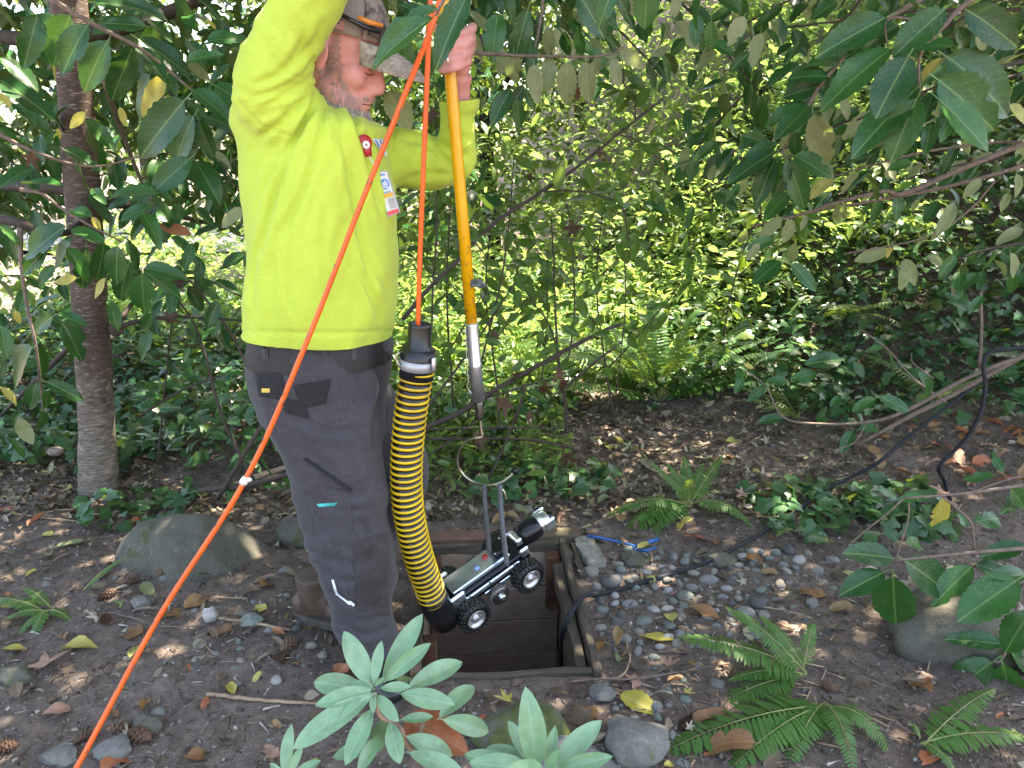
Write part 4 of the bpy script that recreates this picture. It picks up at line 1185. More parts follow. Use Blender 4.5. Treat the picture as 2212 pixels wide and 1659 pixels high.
# --- beard, hair, brows
pol = body_me.polygons
cc_ = np.empty(len(pol) * 3, np.float32); pol.foreach_get('center', cc_); cc_ = cc_.reshape(-1, 3).astype(float)
nn_ = np.empty(len(pol) * 3, np.float32); pol.foreach_get('normal', nn_); nn_ = nn_.reshape(-1, 3).astype(float)
fl = cc_ @ hi[:3, :3].T + hi[:3, 3]
x, y, z = fl[:, 0], np.abs(fl[:, 1]), fl[:, 2]
inhead = (z > -.15) & (z < .1) & (x > -.12) & (x < .14) & (y < .1)
edge = np.interp(x, [-.02, .026, .034, .053, .077, .095, .115], [.06, .05, .012, -.036, -.064, -.055, -.050])
lips = (x > .090) & (z > -.0850) & (z < -.0615) & (y < .026)
bd = inhead & (z < edge) & (x > .006) & (z > -.150) & ~lips & ~((x > .10) & (z > -.055)) & ~((y > .072) & (z > -.03))
hr = inhead & (x < .004) & (x > -.115) & (z < .05) & (z > -.045 + np.clip(x, -1, 0) * 0.15) & ~((y > .072) & (x > -.03))
def strands(mask, N, l0, l1, flow, lift=.35):
    idx = np.where(mask)[0]
    if not len(idx): return None
    k = RNG.choice(idx, N)
    d = nn_[k] * lift + np.array(HR @ Vector(flow))[None, :] + RNG.normal(size=(N, 3)) * .28
    return cc_[k] + RNG.normal(size=(N, 3)) * .002, d, nn_[k] + RNG.normal(size=(N, 3)) * .5, RNG.uniform(l0, l1, N), k
hairT = [dict(v=np.array([(0, -.5, 0), (.5, -.45, .06), (1, 0, 0), (.5, .45, .06), (0, .5, 0)]), l=np.array([0, 1, 3, 4, 1, 2, 3]), c=np.array([4, 3]), uv=np.zeros((7, 2)))]
P1 = strands(bd, 14000, .005, .013, (.12, 0, -1.0)); P2 = strands(bd & (z < -.088), 7000, .012, .030, (.22, 0, -1.0), .3); P3 = strands(hr, 2600, .010, .022, (-.6, 0, -.8))
pp = [np.concatenate([a, b_, e]) for a, b_, e in zip(P1[:4], P2[:4], P3[:4])]
tint = np.concatenate([np.clip(RNG.normal(.45, .16, 14000) - (fl[P1[4], 0] < .05) * .12, 0, 1), np.clip(RNG.normal(.70, .2, 7000), 0, 1), np.clip(RNG.normal(.25, .15, 2600), 0, 1)])
scatter('beard_and_hair', hairT, pp[0], pp[1], pp[2], pp[3], M['beard'], .07, tint, person)
br = inhead & (x > .082) & (z > .016) & (z < .029) & (y > .012) & (y < .05)
q_ = strands(br, 500, .005, .011, (0, 0, .2), .4)
scatter('eyebrows', hairT, q_[0], q_[1], q_[2], q_[3], M['beard'], .12, np.clip(RNG.normal(.25, .15, 500), 0, 1), person)
def hpx(x, y, z):
    p_ = hp(x, y, z); a, b_ = to_px(np.array([[*p_]])); return (float(a[0]), float(b_[0]))
mb = MB()
for s in (-1, 1):
    line = []
    for k in range(9):
        t = -1 + 2 * k / 8
        hit = BVH_B.find_nearest(hp(.100 - .010 * abs(.5 + t / 2), s * (.031 + .0150 * t), -.0075 - .0030 * (1 - t * t)))
        line.append(hit[0] + hit[1] * .0006)
    mb.tube(line, [.0006] + [.0012] * 7 + [.0006], 6)
mb.obj('eyelashes', M['crease'], person)
mb = MB(); line = []
for k in range(11):
    t = -1 + k / 5
    hit = BVH_B.find_nearest(hp(.110 - .012 * t * t, .024 * t, -.0728 - .002 * t * t)); line.append(hit[0] + hit[1] * .0004)
mb.tube(line, .0012, 6); mb.obj('mouth_line', M['crease'], person)  # dark tube stands in for the shade between the lips

# --- cap
cap_parent = nobj('cap', None, person, None, HM)
def cap_shell(name, a0, a1, z0, mat, r=(.106, .084, .104), cz=.038, n=26, k=12, front=True):
    vv = []; ff = []
    for j in range(k + 1):
        for i in range(n + 1):
            a = a0 + (a1 - a0) * i / n
            zb = z0 + .010 * cos(a)
            u = j / k
            el = math.asin(max(-1, min(1, (zb - cz) / r[2]))) * (1 - u) + (pi / 2) * u
            bul = 1 + .05 * max(0, cos(a)) * cos(el) * (1 if front else 0)
            ce = cos(el) ** 0.72 if cos(el) > 0 else 0
            x = r[0] * ce * cos(a) * bul; y_ = r[1] * ce * sin(a)
            z_ = cz + r[2] * sin(el) * (1 + .13 * max(0, cos(a)))
            seam = .0012 * math.exp(-(math.sin(a * 3) / .12) ** 2)
            vv.append(HM @ Vector((x * (1 - seam * 6) - .002, y_ * (1 - seam * 6), z_)))
    for j in range(k):
        for i in range(n):
            q0 = j * (n + 1) + i; ff.append((q0, q0 + 1, q0 + n + 2, q0 + n + 1))
    m_ = MB(); m_.add(vv, ff); o = m_.obj(name, mat, cap_parent)
    so = o.modifiers.new('s', 'SOLIDIFY'); so.thickness = .002; so.offset = 0
    return o
cap_shell('front_panel', -0.84, 0.84, .046, M['camo'])
cap_shell('mesh_panel', 0.84, 2 * pi - 0.84, .046, M['capmesh'], front=False)
vv = []; ff = []; NB, KB = 24, 10
for j in range(KB + 1):
    for i in range(NB + 1):
        a = -.92 + 1.84 * i / NB; u = j / KB
        xb, yb = .108 * cos(a) * 1.03, .086 * sin(a)
        L_ = .010 + .100 * max(0, 1 - (abs(a) / .925) ** 2.6) ** .85
        x = xb + L_ * u; y_ = yb * (1 - .04 * u)
        z_ = .052 - .030 * u * u - .015 * (yb / .08) ** 2 * (0.3 + .9 * u) - .006 * u
        vv.append(HM @ Vector((x, y_, z_)))
for j in range(KB):
    for i in range(NB):
        q0 = j * (NB + 1) + i; ff.append((q0, q0 + NB + 1, q0 + NB + 2, q0 + 1))
m_ = MB(); m_.add(vv, ff); brim = m_.obj('brim', M['camo_brim'], cap_parent)
so = brim.modifiers.new('s', 'SOLIDIFY'); so.thickness = .0035; so.offset = 0
m_ = MB()
for u in (.22, .36, .50, .64, .78, .90):
    line = []
    for i in range(NB + 1):
        j = u * KB; j0 = int(j); a_ = Vector(vv[j0 * (NB + 1) + i]); b_ = Vector(vv[min(j0 + 1, KB) * (NB + 1) + i])
        line.append(a_.lerp(b_, j - j0) + HR @ Vector((0, 0, .0018)))
    m_.tube(line, .0007, 5); m_.tube([q + HR @ Vector((0, 0, -.0038)) for q in line], .0007, 5)
stm = plain('brim stitching', (0.50, 0.44, 0.38), .8); m_.obj('brim_stitching', stm, cap_parent)
m_ = MB(); line = []
for i in range(40):
    a = 2 * pi * i / 39; line.append(HM @ Vector((.1075 * cos(a), .0855 * sin(a), .0495 + .010 * cos(a))))
BVH_C = bvh_of(bpy.data.objects['mesh_panel'].data)
# flag patch on the side of the cap: canton and stripes
def lerp2(q, u, v):
    q = [np.array(p_, float) for p_ in q]
    return tuple((q[0] * (1 - u) + q[1] * u) * (1 - v) + (q[3] * (1 - u) + q[2] * u) * v)
FQ = [(726, 42), (745, 46), (742, 66), (723, 62)]
def sub(q, u0, u1, v0, v1): return [lerp2(q, u0, v0), lerp2(q, u1, v0), lerp2(q, u1, v1), lerp2(q, u0, v1)]
patch('flag_patch', FQ, BVH_C, M['flagwhite'], cap_parent, .0032, 5, 5, thick=False)
for i in range(7):
    patch('flag_stripe', sub(FQ, 0.0, 1, i * 2 / 13, (i * 2 + 1) / 13), BVH_C, M['flagred'], cap_parent, .0040, 4, 1, thick=False)
patch('flag_canton', sub(FQ, -0.02, .42, -0.02, .54), BVH_C, M['flagblue'], cap_parent, .0046, 3, 3, thick=False)

# --- things he wears clipped on
gl = thing('sunglasses', 'black wraparound sunglasses with orange tips resting on the cap', 'sunglasses', HM @ Vector((.06, 0, .08)))
def capline(pts, r, name, mat, flat=None):
    MB().tube([HM @ Vector(p_) for p_ in pts], r, 8, flat=flat).obj(name, mat, gl)
for s in (-1, 1):
    capline([(-.055, s * .084, .098), (-.01, s * .091, .090), (.04, s * .088, .082), (.075, s * .078, .078), (.10, s * .060, .080)], [.0035, .0042, .005, .0055, .005], 'temple', M['glassblack'])
    capline([(.058, s * .086, .092), (.082, s * .076, .091), (.104, s * .058, .094)], [.0045, .0058, .0045], 'temple_tip', M['glassorange'])
    vv = []; ff = []
    for j in range(6):
        for i in range(9):
            a = s * (.10 + .72 * i / 8); vv.append(HM @ Vector(((.121 - .004 * j * .2) * cos(a), .098 * sin(a), .062 + .030 * j / 5 + .004 * i / 8)))
    for j in range(5):
        for i in range(8): q0 = j * 9 + i; ff.append((q0, q0 + 1, q0 + 10, q0 + 9))
    MB().add(vv, ff).obj('lens', M['glassblack'], gl)
capline([(.1215, -.012, .088), (.124, 0, .090), (.1215, .012, .088)], .003, 'bridge', M['glassblack'])

# chest print
patch('chest_logo', [(802, 300), (826, 300), (834, 336), (826, 338)], BVH_S, M['white'], shirt, .0035, 8, 8, thick=False)
for q in ([(806, 302), (809, 301), (829, 336), (826, 337)], [(815, 301), (818, 300), (830, 325), (828, 329)], [(822, 300), (824, 300), (827, 312), (826, 314)]):
    patch('logo_stroke', q, BVH_S, M['badgeblue'], shirt, .0046, 2, 8, thick=False)
# badge reel and card
def flatdisc(name, px, Y, r, mat, parent, tilt, th=.004, n=28, sx=1.0):
    c_ = P(*px, Y); m = Matrix.Translation(c_) @ tilt
    return MB().lathe([(r * .96, -th / 2), (r, 0), (r * .96, th / 2)], n, m @ Matrix.Diagonal((sx, 1, 1, 1))).obj(name, mat, parent)
def face(yaw, roll=0, pitch=0):     # a plate facing the camera side (-Y) turned by yaw
    return Matrix.Rotation(yaw, 4, 'Z') @ Matrix.Rotation(pi / 2 + pitch, 4, 'X') @ Matrix.Rotation(roll, 4, 'Z')
def surfY(x, y, off=.006):
    h = BVH_S.ray_cast(CAMP, ray(x, y)); return (h[0].y - off) if h[0] is not None else 1.9
YB = surfY(790, 315, .014)
badge = thing('badge_reel', 'round red badge reel with white disc clipped to the shirt chest', 'badge reel', P(788, 315, YB))
tl = face(radians(28))
flatdisc('reel_case', (787, 308), YB, .0185, M['red'], badge, tl, .008)
MB().box((0, 0, 0), (.020, .006, .026), (face(radians(28)).to_3x3() @ Matrix.Rotation(-pi / 2, 3, 'X'))).obj('reel_neck', M['red'], badge, mw=Matrix.Translation(P(793, 326, YB)))
flatdisc('reel_disc', (791, 313), YB - .0055, .0092, M['white'], badge, tl, .002)
m_ = MB()
for dx, h in ((-3.2, 3), (-1.6, 5), (0, 7), (1.6, 5), (3.2, 3)):
    m_.add([P(791 + dx - .7, 315, YB - .008), P(791 + dx + .7, 315, YB - .008), P(791 + dx + .3, 315 - h, YB - .008), P(791 + dx - .3, 315 - h, YB - .008)], [(0, 1, 2, 3)])
m_.obj('reel_emblem', M['red'], badge, smooth=False)
MB().tube(pxpath([(797, 336, YB), (806, 352, YB), (815, 372, YB - .002)], 4), .0016, 6).obj('badge_cord', M['alu'], badge)
YC = surfY(838, 420, .016)
card = thing('id_badge', 'white and blue identity card in clear sleeve hanging below the red reel', 'badge', P(838, 420, YC))
QC = [(813, 374), (835, 371), (862, 458), (838, 466)]
def plate(name, q, Y, mat, parent, th=.0015):
    f = [P(*p_, Y) for p_ in q]; bk = [p_ + Vector((0.3 * th, th, 0)) for p_ in f]
    return MB().add(f + bk, [(0, 3, 2, 1), (4, 5, 6, 7), (0, 1, 5, 4), (1, 2, 6, 5), (2, 3, 7, 6), (3, 0, 4, 7)]).obj(name, mat, parent, smooth=False)
plate('clear_sleeve', [(811, 371), (836, 368), (865, 458), (838, 470)], YC + .003, M['clamp'], card)
plate('card', sub(QC, .02, .98, .0, 1), YC, M['card'], card)
plate('orange_band', sub(QC, .05, .95, .50, .60), YC - .0018, M['badgeorange'], card)
plate('photo_block', sub(QC, .36, .92, .63, .88), YC - .0018, M['badgegrey'], card)
plate('red_band', sub(QC, .02, .98, .91, 1.0), YC - .0018, M['badgered'], card)
qa = lerp2(QC, .5, .28)
flatdisc('emblem', qa, YC - .002, .0125, M['badgeblue'], card, face(0), .001, sx=.85)
for dx, h in ((-4, 4), (0, 8), (4, 4)):
    plate('emblem_point', [(qa[0] + dx - 1.2, qa[1] - h), (qa[0] + dx + 1.2, qa[1] - h), (qa[0] + dx + 1.2, qa[1] + 5), (qa[0] + dx - 1.2, qa[1] + 5)], YC - .0032, M['white'], card, .0006)
plate('emblem_base', [(qa[0] - 7, qa[1] + 7), (qa[0] + 7, qa[1] + 6), (qa[0] + 7, qa[1] + 8), (qa[0] - 7, qa[1] + 9)], YC - .0032, M['white'], card, .0006)
plate('text_line', sub(QC, .22, .75, .04, .075), YC - .0018, M['badgeblue'], card); plate('text_line', sub(QC, .2, .8, .46, .485), YC - .0018, M['badgeblue'], card)
ring_ = thing('finger_ring', 'thin silver ring on the hand gripping the yellow pole', 'ring', P(952, 140, 2.05))
k_ = MB(); kc = P(968, 130, 2.041)
k_.lathe([(.0112, -.0018), (.0122, 0), (.0112, .0018)], 20, Matrix.Translation(kc) @ Matrix.Rotation(pi / 2, 4, 'Y')); k_.obj('band', M['chrome'], ring_)
# ------------------------------------------------------------------ the pole with its hook
def lerp(a, b, t): return a + (b - a) * t
pole = thing('hook_pole', 'long yellow pole with aluminium sleeve and wire hook at its lower end', 'pole', P(1036, 905, 2.08))
pA, pB, pC, pD = P(925, -330, 2.07), P(972, 150, 2.08), P(1019, 703, 2.085), P(1033, 866, 2.087)
MB().tube([pA, lerp(pA, pB, .5), pB, lerp(pB, pC, .5), pC], [.0145, .0148, .0152, .0158, .0162], 20).obj('yellow_tube', M['pole'], pole)
MB().tube([lerp(pC, pD, -.03), pC, lerp(pC, pD, .5), lerp(pC, pD, .505), lerp(pC, pD, .54), lerp(pC, pD, .545), pD], [.0172, .0176, .0180, .0185, .0185, .0182, .0190], 20).obj('aluminium_sleeve', M['alu'], pole)
MB().tube([pD, P(1034, 873, 2.087), P(1036.5, 898, 2.088), P(1037, 905, 2.088), P(1037.5, 908, 2.088)], [.0130, .0130, .0128, .009, .004], 16).obj('ferrule', M['steel_dark'], pole)
MB().tube(pxpath([(1037, 904, 2.088), (1039, 925, 2.088), (1041, 943, 2.088), (1028, 946, 2.09), (1010, 952, 2.10), (995, 968, 2.12), (988, 990, 2.13), (992, 1012, 2.14), (1006, 1030, 2.14), (1028, 1043, 2.13), (1055, 1048, 2.11), (1082, 1042, 2.10), (1100, 1030, 2.10), (1112, 1019, 2.10)], 6), .0036, 8).obj('hook_wire', M['wire'], pole)
MB().ell(P(1113, 1017, 2.10), (.0115, .0115, .0115)).obj('hook_ball', M['robotblack'], pole)
MB().tube(pxpath([(1066, 1046, 2.105), (1080, 1053, 2.105), (1090, 1064, 2.105), (1093, 1078, 2.105)], 5), .0030, 8).obj('hook_tail', M['wire'], pole)
MB().tube(pxpath([(1005, 708, 2.065), (1007, 760, 2.066), (1009, 800, 2.067), (1012, 822, 2.068), (1009, 832, 2.067), (1012, 842, 2.068), (1020, 850, 2.068)], 5), .0013, 6).obj('tie_wire', M['alu'], pole)
m_ = MB(); r_ = random.Random(5)
for k in range(26):                               # dark mud flecks scratched on the tube
    t = r_.uniform(.62, .97); q_ = lerp(pB, pC, t); a = r_.uniform(-2.6, -.5)
    o_ = q_ + Vector((.0168 * cos(a), .0168 * sin(a), 0)); d_ = Vector((-sin(a), cos(a), r_.uniform(-1.4, 1.4))).normalized() * r_.uniform(.003, .008)
    m_.tube([o_ - d_, o_ + d_ * .3 + Vector((0, 0, r_.uniform(-.003, .003))), o_ + d_], [.0005, .0008, .0004], 5)
m_.obj('mud_fleck', M['steel_dark'], pole)
m_ = MB(); q_ = P(1024, 612, 2.066)
for k in range(16):
    m_.ell(q_ + Vector((r_.gauss(.006, .010), r_.gauss(0, .005), r_.gauss(0, .005))), (.008, .006, .005), None, 7, 5)
me = remeshed(m_, .003, 2)
tag(nobj('fluff_clump', me, None, M['strap']), 'grey fluffy clump of lint snagged on the yellow pole', 'lint clump')

# ------------------------------------------------------------------ yellow and black guard hose
hose = thing('guard_hose', 'black and yellow ribbed guard hose with black cuffs hanging beside the worker leg', 'hose', P(945, 1320, 2.0))
hp_ = [(902, 800, 1.90), (893, 850, 1.90), (884, 920, 1.905), (878, 1000, 1.91), (880, 1080, 1.92), (891, 1150, 1.935), (908, 1215, 1.955), (929, 1275, 1.985), (937, 1298, 2.0)]
HPTS = [P(*q) for q in spline(hp_, 40)]
L_ = [0]
for a, b_ in zip(HPTS, HPTS[1:]): L_.append(L_[-1] + (b_ - a).length)
LT = L_[-1]
def hat(s):
    s = max(0, min(LT - 1e-6, s)); i = np.searchsorted(L_, s, side='right') - 1; i = min(i, len(HPTS) - 2)
    return lerp(HPTS[i], HPTS[i + 1], (s - L_[i]) / max(1e-9, L_[i + 1] - L_[i]))
def hframe(s):
    d = (hat(s + .01) - hat(s - .01)).normalized(); u = Vector((0, -1, 0)); u = (u - d * u.dot(d)).normalized(); return d, u, d.cross(u)
NT_ = 41; PITCHH = LT / NT_; R0 = .0395
def hr_(s): return R0 - .003 * min(1, max(0, 1 - s / .05)) * 0
rings = []; NS = NT_ * 8
for i in range(NS + 1):
    s = LT * i / NS; d, u, w_ = hframe(s); c_ = hat(s)
    rings.append([c_ + (u * cos(t) + w_ * sin(t)) * (R0 + .0022 * sin(2 * pi * (s / PITCHH) - t)) for t in [2 * pi * k / 28 for k in range(28)]])
MB().loft(rings).obj('hose_wall', M['hose_black'], hose)
# the proud helix
NH = NT_ * 28; pts = []
for i in range(NH + 1):
    s = LT * i / NH; d, u, w_ = hframe(s); t = 2 * pi * s / PITCHH
    n_ = u * cos(t - pi / 2) + w_ * sin(t - pi / 2); pts.append((hat(s), n_, d))
vv = []; ff = []; SEC = ((-.0036, -.002), (-.0032, .0014), (-.0012, .0026), (.0012, .0026), (.0032, .0014), (.0036, -.002))
for c_, n_, d in pts:
    for a, h in SEC: vv.append(c_ + n_ * (R0 + .0022 + h) + d * a)
k = len(SEC)
for i in range(NH):
    for j in range(k - 1): ff.append((i * k + j, i * k + j + 1, (i + 1) * k + j + 1, (i + 1) * k + j))
MB().add(vv, ff).obj('yellow_helix', M['hose_yellow'], hose)
def coll(name, pts, rad, mat, n=28, parent=hose): return MB().tube([P(*p_) for p_ in pts], rad, n).obj(name, mat, parent)
coll('upper_cuff', [(904, 752, 1.90), (902, 778, 1.90), (899, 818, 1.90)], [.0440, .0450, .0440], M['blackplastic'])
# open topped tube the cable drops into
m_ = MB(); q0 = [P(908, 699, 1.90), P(907, 705, 1.90), P(905, 745, 1.90), P(904, 754, 1.90)]
d = (q0[-1] - q0[0]).normalized(); u = Vector((0, -1, 0)); u = (u - d * u.dot(d)).normalized(); w_ = d.cross(u)
def rg(c_, r): return [c_ + (u * cos(t) + w_ * sin(t)) * r for t in [2 * pi * k / 28 for k in range(28)]]
m_.loft([rg(q0[2], .0265), rg(q0[0], .0270), rg(q0[0] - d * .001, .0285), rg(q0[0], .0300), rg(q0[1], .0300), rg(q0[2], .0305), rg(q0[3], .0390)], False)
m_.obj('cable_tube', M['blackplastic'], hose)
coll('clamp_band', [(902, 776, 1.90), (901, 786, 1.90), (900, 796, 1.90)], [.0462, .0466, .0462], M['clamp'])
MB().box((0, 0, 0), (.010, .014, .036)).obj('clamp_screw', M['alu'], hose, mw=Matrix.Translation(P(937, 787, 1.872)), bevel=.002)
MB().tube(pxpath([(868, 760, 1.88), (859, 764, 1.87), (856, 776, 1.87), (862, 789, 1.87), (870, 793, 1.875)], 5), .003, 8).obj('wire_loop', M['wire'], hose)
coll('lower_cuff', [(930, 1276, 1.988), (937, 1298, 2.0), (950, 1322, 2.02), (962, 1340, 2.04)], [.0440, .0455, .0455, .0440], M['blackplastic'])

# ------------------------------------------------------------------ orange cable
cab = thing('orange_cable', 'bright orange cable looped high over the pole and dropping into the guard hose', 'cable', G(120, 1700))
path = [(90, 1780, 1.33), (165, 1659, 1.39), (345, 1330, 1.55), (528, 1040, 1.66), (660, 745, 1.72), (780, 440, 1.77), (870, 215, 1.79), (935, 50, 1.80), (957, -40, 1.82), (962, -110, 1.86), (950, -130, 1.92), (934, -90, 1.90), (929, 20, 1.885), (923, 160, 1.89), (914, 380, 1.895), (907, 560, 1.90), (903, 700, 1.90), (902, 760, 1.90)]
MB().tube(pxpath(path, 8), .0062, 12).obj('cable_jacket', M['orange'], cab)
m_ = MB(); q_ = P(528, 1038, 1.66); d_ = (P(660, 745, 1.72) - P(345, 1330, 1.55)).normalized()
m_.tube([q_ - d_ * .011, q_ - d_ * .004, q_ + d_ * .004, q_ + d_ * .010], [.0072, .0105, .0095, .0070], 10); m_.ell(q_ + Vector((.010, -.002, .003)), (.009, .005, .006))
m_.obj('tape_marker', M['tape'], cab)
m_ = MB(); r_ = random.Random(8)
cp_ = [Vector(q) for q in pxpath(path, 8)]
for k in range(34):
    i = r_.randrange(8, 58); a, b_ = cp_[i], cp_[i + 1]; q_ = lerp(a, b_, r_.random()); dn = (b_ - a).normalized()
    s_ = Vector((r_.uniform(-.006, .006), -.0052, 0)); ln = r_.uniform(.003, .010)
    m_.tube([q_ + s_ - dn * ln, q_ + s_, q_ + s_ + dn * ln], [.0004, .0014, .0004], 5)
m_.obj('cable_grime', M['steel_dark'], cab)

# ------------------------------------------------------------------ pipe inspection crawler
RL = P(1022, 1329, 2.055); RU = P(1140, 1243, 2.155)      # near rear and near front hubs
fx = (RU - RL).normalized(); WB = (RU - RL).length
up_ = Vector((-.30, -.36, .88)); up_ = (up_ - fx * up_.dot(fx)).normalized(); lf = up_.cross(fx)
ORI = RL + lf * .085
RM = Matrix(((fx.x, lf.x, up_.x, ORI.x), (fx.y, lf.y, up_.y, ORI.y), (fx.z, lf.z, up_.z, ORI.z), (0, 0, 0, 1)))
rob = thing('pipe_crawler', 'six wheeled silver and black pipe inspection crawler tilted over the open pit', 'pipe crawler', ORI)
def rbox(name, c_, s, mat, parent=rob, bev=.003, rot=None):
    m = RM @ Matrix.Translation(Vector(c_))
    if rot is not None: m = m @ rot
    return MB().box((0, 0, 0), s).obj(name, mat, parent, smooth=False, mw=m, bevel=bev)
def rcyl(name, c_, prof_, ax, mat, parent=rob, n=28):
    rot = {'y': Matrix.Rotation(pi / 2, 4, 'X'), 'x': Matrix.Rotation(pi / 2, 4, 'Y'), 'z': Matrix.Identity(4)}[ax]
    return MB().lathe(prof_, n).obj(name, mat, parent, mw=RM @ Matrix.Translation(Vector(c_)) @ rot)
rbox('chassis', (WB * .5, 0, .032), (WB + .09, .098, .052), M['robotblack'])
rbox('top_plate', (WB * .42, .002, .068), (WB * 1.02, .074, .018), M['chrome'])
for s in (-1, 1):
    rbox('side_rail', (WB * .52, s * .056, .040), (WB * .96, .008, .018), M['chrome'])
    rbox('lower_rail', (WB * .62, s * .060, .016), (WB * .62, .007, .016), M['chrome'], bev=.002)
    rbox('end_bracket', (-.022, s * .054, .045), (.066, .013, .076), M['chrome'], bev=.012)
    rbox('front_bracket', (WB + .030, s * .046, .055), (.034, .012, .036), M['chrome'], bev=.006)
    for x in (.02, WB * .45, WB * .9):
        rcyl('bolt', (x, s * .062, .046), [(.0045, -.003), (.005, 0), (.0035, .003)], 'y', M['steel_dark'], n=8)
rbox('tail_block', (-.052, 0, .030), (.030, .080, .070), M['robotblack'], bev=.012)
rcyl('tail_socket', (-.078, 0, .03), [(.030, -.02), (.032, 0), (.028, .02)], 'x', M['robotblack'])
rbox('latch_block', (WB * .84, 0, .086), (.058, .060, .030), M['robotblack'], bev=.004)
rbox('latch_light', (WB * .62, .012, .080), (.018, .012, .012), M['red'], bev=.002)
rcyl('indicator_lens', (WB * .42, -.006, .0775), [(.008, -.002), (.0085, 0), (.005, .003)], 'z', M['bluelens'], n=14)
for x, y_ in ((WB * .84 - .022, -.022), (WB * .84 + .022, -.022), (WB * .84 - .022, .022), (WB * .84 + .022, .022)):
    rcyl('cap_screw', (x, y_, .102), [(.003, -.002), (.0034, 0), (.002, .0015)], 'z', M['chrome'], n=8)
rcyl('camera_collar', (WB + .085, 0, .075), [(.030, -.042), (.037, -.030), (.040, .0), (.040, .028), (.037, .034)], 'x', M['robotblack'])
rcyl('camera_head', (WB + .140, 0, .075), [(.034, -.026), (.036, -.022), (.036, .012), (.030, .020), (.018, .022)], 'x', M['chrome'])
for s in (-1, 1):
    rbox('camera_fork', (WB + .150, s * .031, .075), (.046, .012, .044), M['chrome'], bev=.006)
rcyl('camera_lens', (WB + .168, 0, .075), [(.020, -.016), (.024, -.008), (.024, .008), (.014, .014)], 'x', M['robotblack'])
rbox('neck_hinge', (WB + .038, 0, .078), (.030, .052, .030), M['chrome'], bev=.005)
def wheel(x, y_, z, R, Wd, spin):
    w_ = nobj('wheel', None, rob, None, RM @ Matrix.Translation(Vector((x, y_, z))) @ Matrix.Rotation(pi / 2, 4, 'X') @ Matrix.Rotation(spin, 4, 'Z'))
    mw = WORLD[w_.name]
    m_ = MB(); h = Wd / 2
    m_.loft([[Vector((r * cos(2 * pi * k / 40), r * sin(2 * pi * k / 40), zz)) for k in range(40)] for r, zz in
             [(R * .56, -h * .75), (R * .62, -h), (R * .80, -h * 1.02), (R * .93, -h * .8), (R * .97, -h * .3), (R * .97, h * .3), (R * .93, h * .8), (R * .80, h * 1.02), (R * .62, h), (R * .56, h * .75)]], False)
    for k in range(22):
        for row in (-1, 0, 1):
            a = 2 * pi * (k + .5 * (row == 0)) / 22
            m = Matrix.Rotation(a, 3, 'Z')
            m_.box(m @ Vector((R * .975, 0, row * h * .62)), (R * .10, R * .15, h * .52), m, .8)
    for k in range(22):
        for s in (-1, 1):
            m = Matrix.Rotation(2 * pi * k / 22, 3, 'Z'); m_.box(m @ Vector((R * .86, 0, s * h * 1.0)), (R * .12, R * .12, h * .14), m)
    m_.obj('tyre', M['tyre'], w_, mw=mw)
    m_ = MB()
    m_.lathe([(R * .58, -h * .7), (R * .585, h * .55), (R * .60, h * .86), (R * .57, h * .98), (R * .52, h * .92), (R * .48, h * .62), (R * .30, h * .55), (R * .20, h * .60), (R * .19, h * .95), (R * .10, h * 1.05)], 32)
    for k in range(5):
        m = Matrix.Rotation(2 * pi * k / 5, 3, 'Z'); m_.add(*(lambda mm: (mm.v, mm.f))(MB().lathe([(R * .055, h * .5), (R * .06, h * .66), (R * .03, h * .72)], 8, Matrix.Translation(m @ Vector((R * .36, 0, 0))))))
    m_.obj('rim', M['rimmetal'], w_, mw=mw)
M['rimmetal'] = plain('cast wheel metal', (0.50, 0.46, 0.47), .34, .75, var=.25, scale=60, bump=.25)
RW = .054
for s in (-1, 1):
    wheel(0, s * .086, 0, RW, .046, .2 * s); wheel(WB, s * .086, 0, RW, .046, .5 * s)
    if s < 0:
        pass
for s in (-1, 1):
    g_ = nobj('drive_wheel', None, rob, None, RM @ Matrix.Translation(Vector((WB * .50, s * .078, -.002))) @ Matrix.Rotation(pi / 2 * 1, 4, 'X'))
    mw = WORLD[g_.name]
    m_ = MB(); m_.lathe([(.030, -.012), (.033, -.010), (.033, .008), (.028, .012)], 30)
    for k in range(26):
        m = Matrix.Rotation(2 * pi * k / 26, 3, 'Z'); m_.box(m @ Vector((.0345, 0, -.001)), (.005, .0045, .018), m)
    m_.obj('gear_ring', M['steel_dark'], g_, mw=mw)
    MB().lathe([(.026, .008 if s < 0 else -.008), (.024, .014 * -s * -1), (.012, .016), (.011, .021), (.006, .024)], 24).obj('gear_hub', M['chrome'], g_, mw=mw)

# straps that carry the crawler from the hook
st = thing('lifting_strap', 'two grey webbing straps running from the wire hook down to the crawler', 'strap', P(1060, 1170, 2.12))
for pts in ([(1046, 1046, 2.115), (1047, 1080, 2.12), (1050, 1120, 2.13), (1054, 1160, 2.145), (1057, 1190, 2.155)], [(1079, 1047, 2.10), (1081, 1080, 2.10), (1085, 1130, 2.09), (1090, 1180, 2.085), (1095, 1222, 2.08)]):
    MB().tube(pxpath(pts, 5), .0078, 10).obj('strap', M['strap'], st)

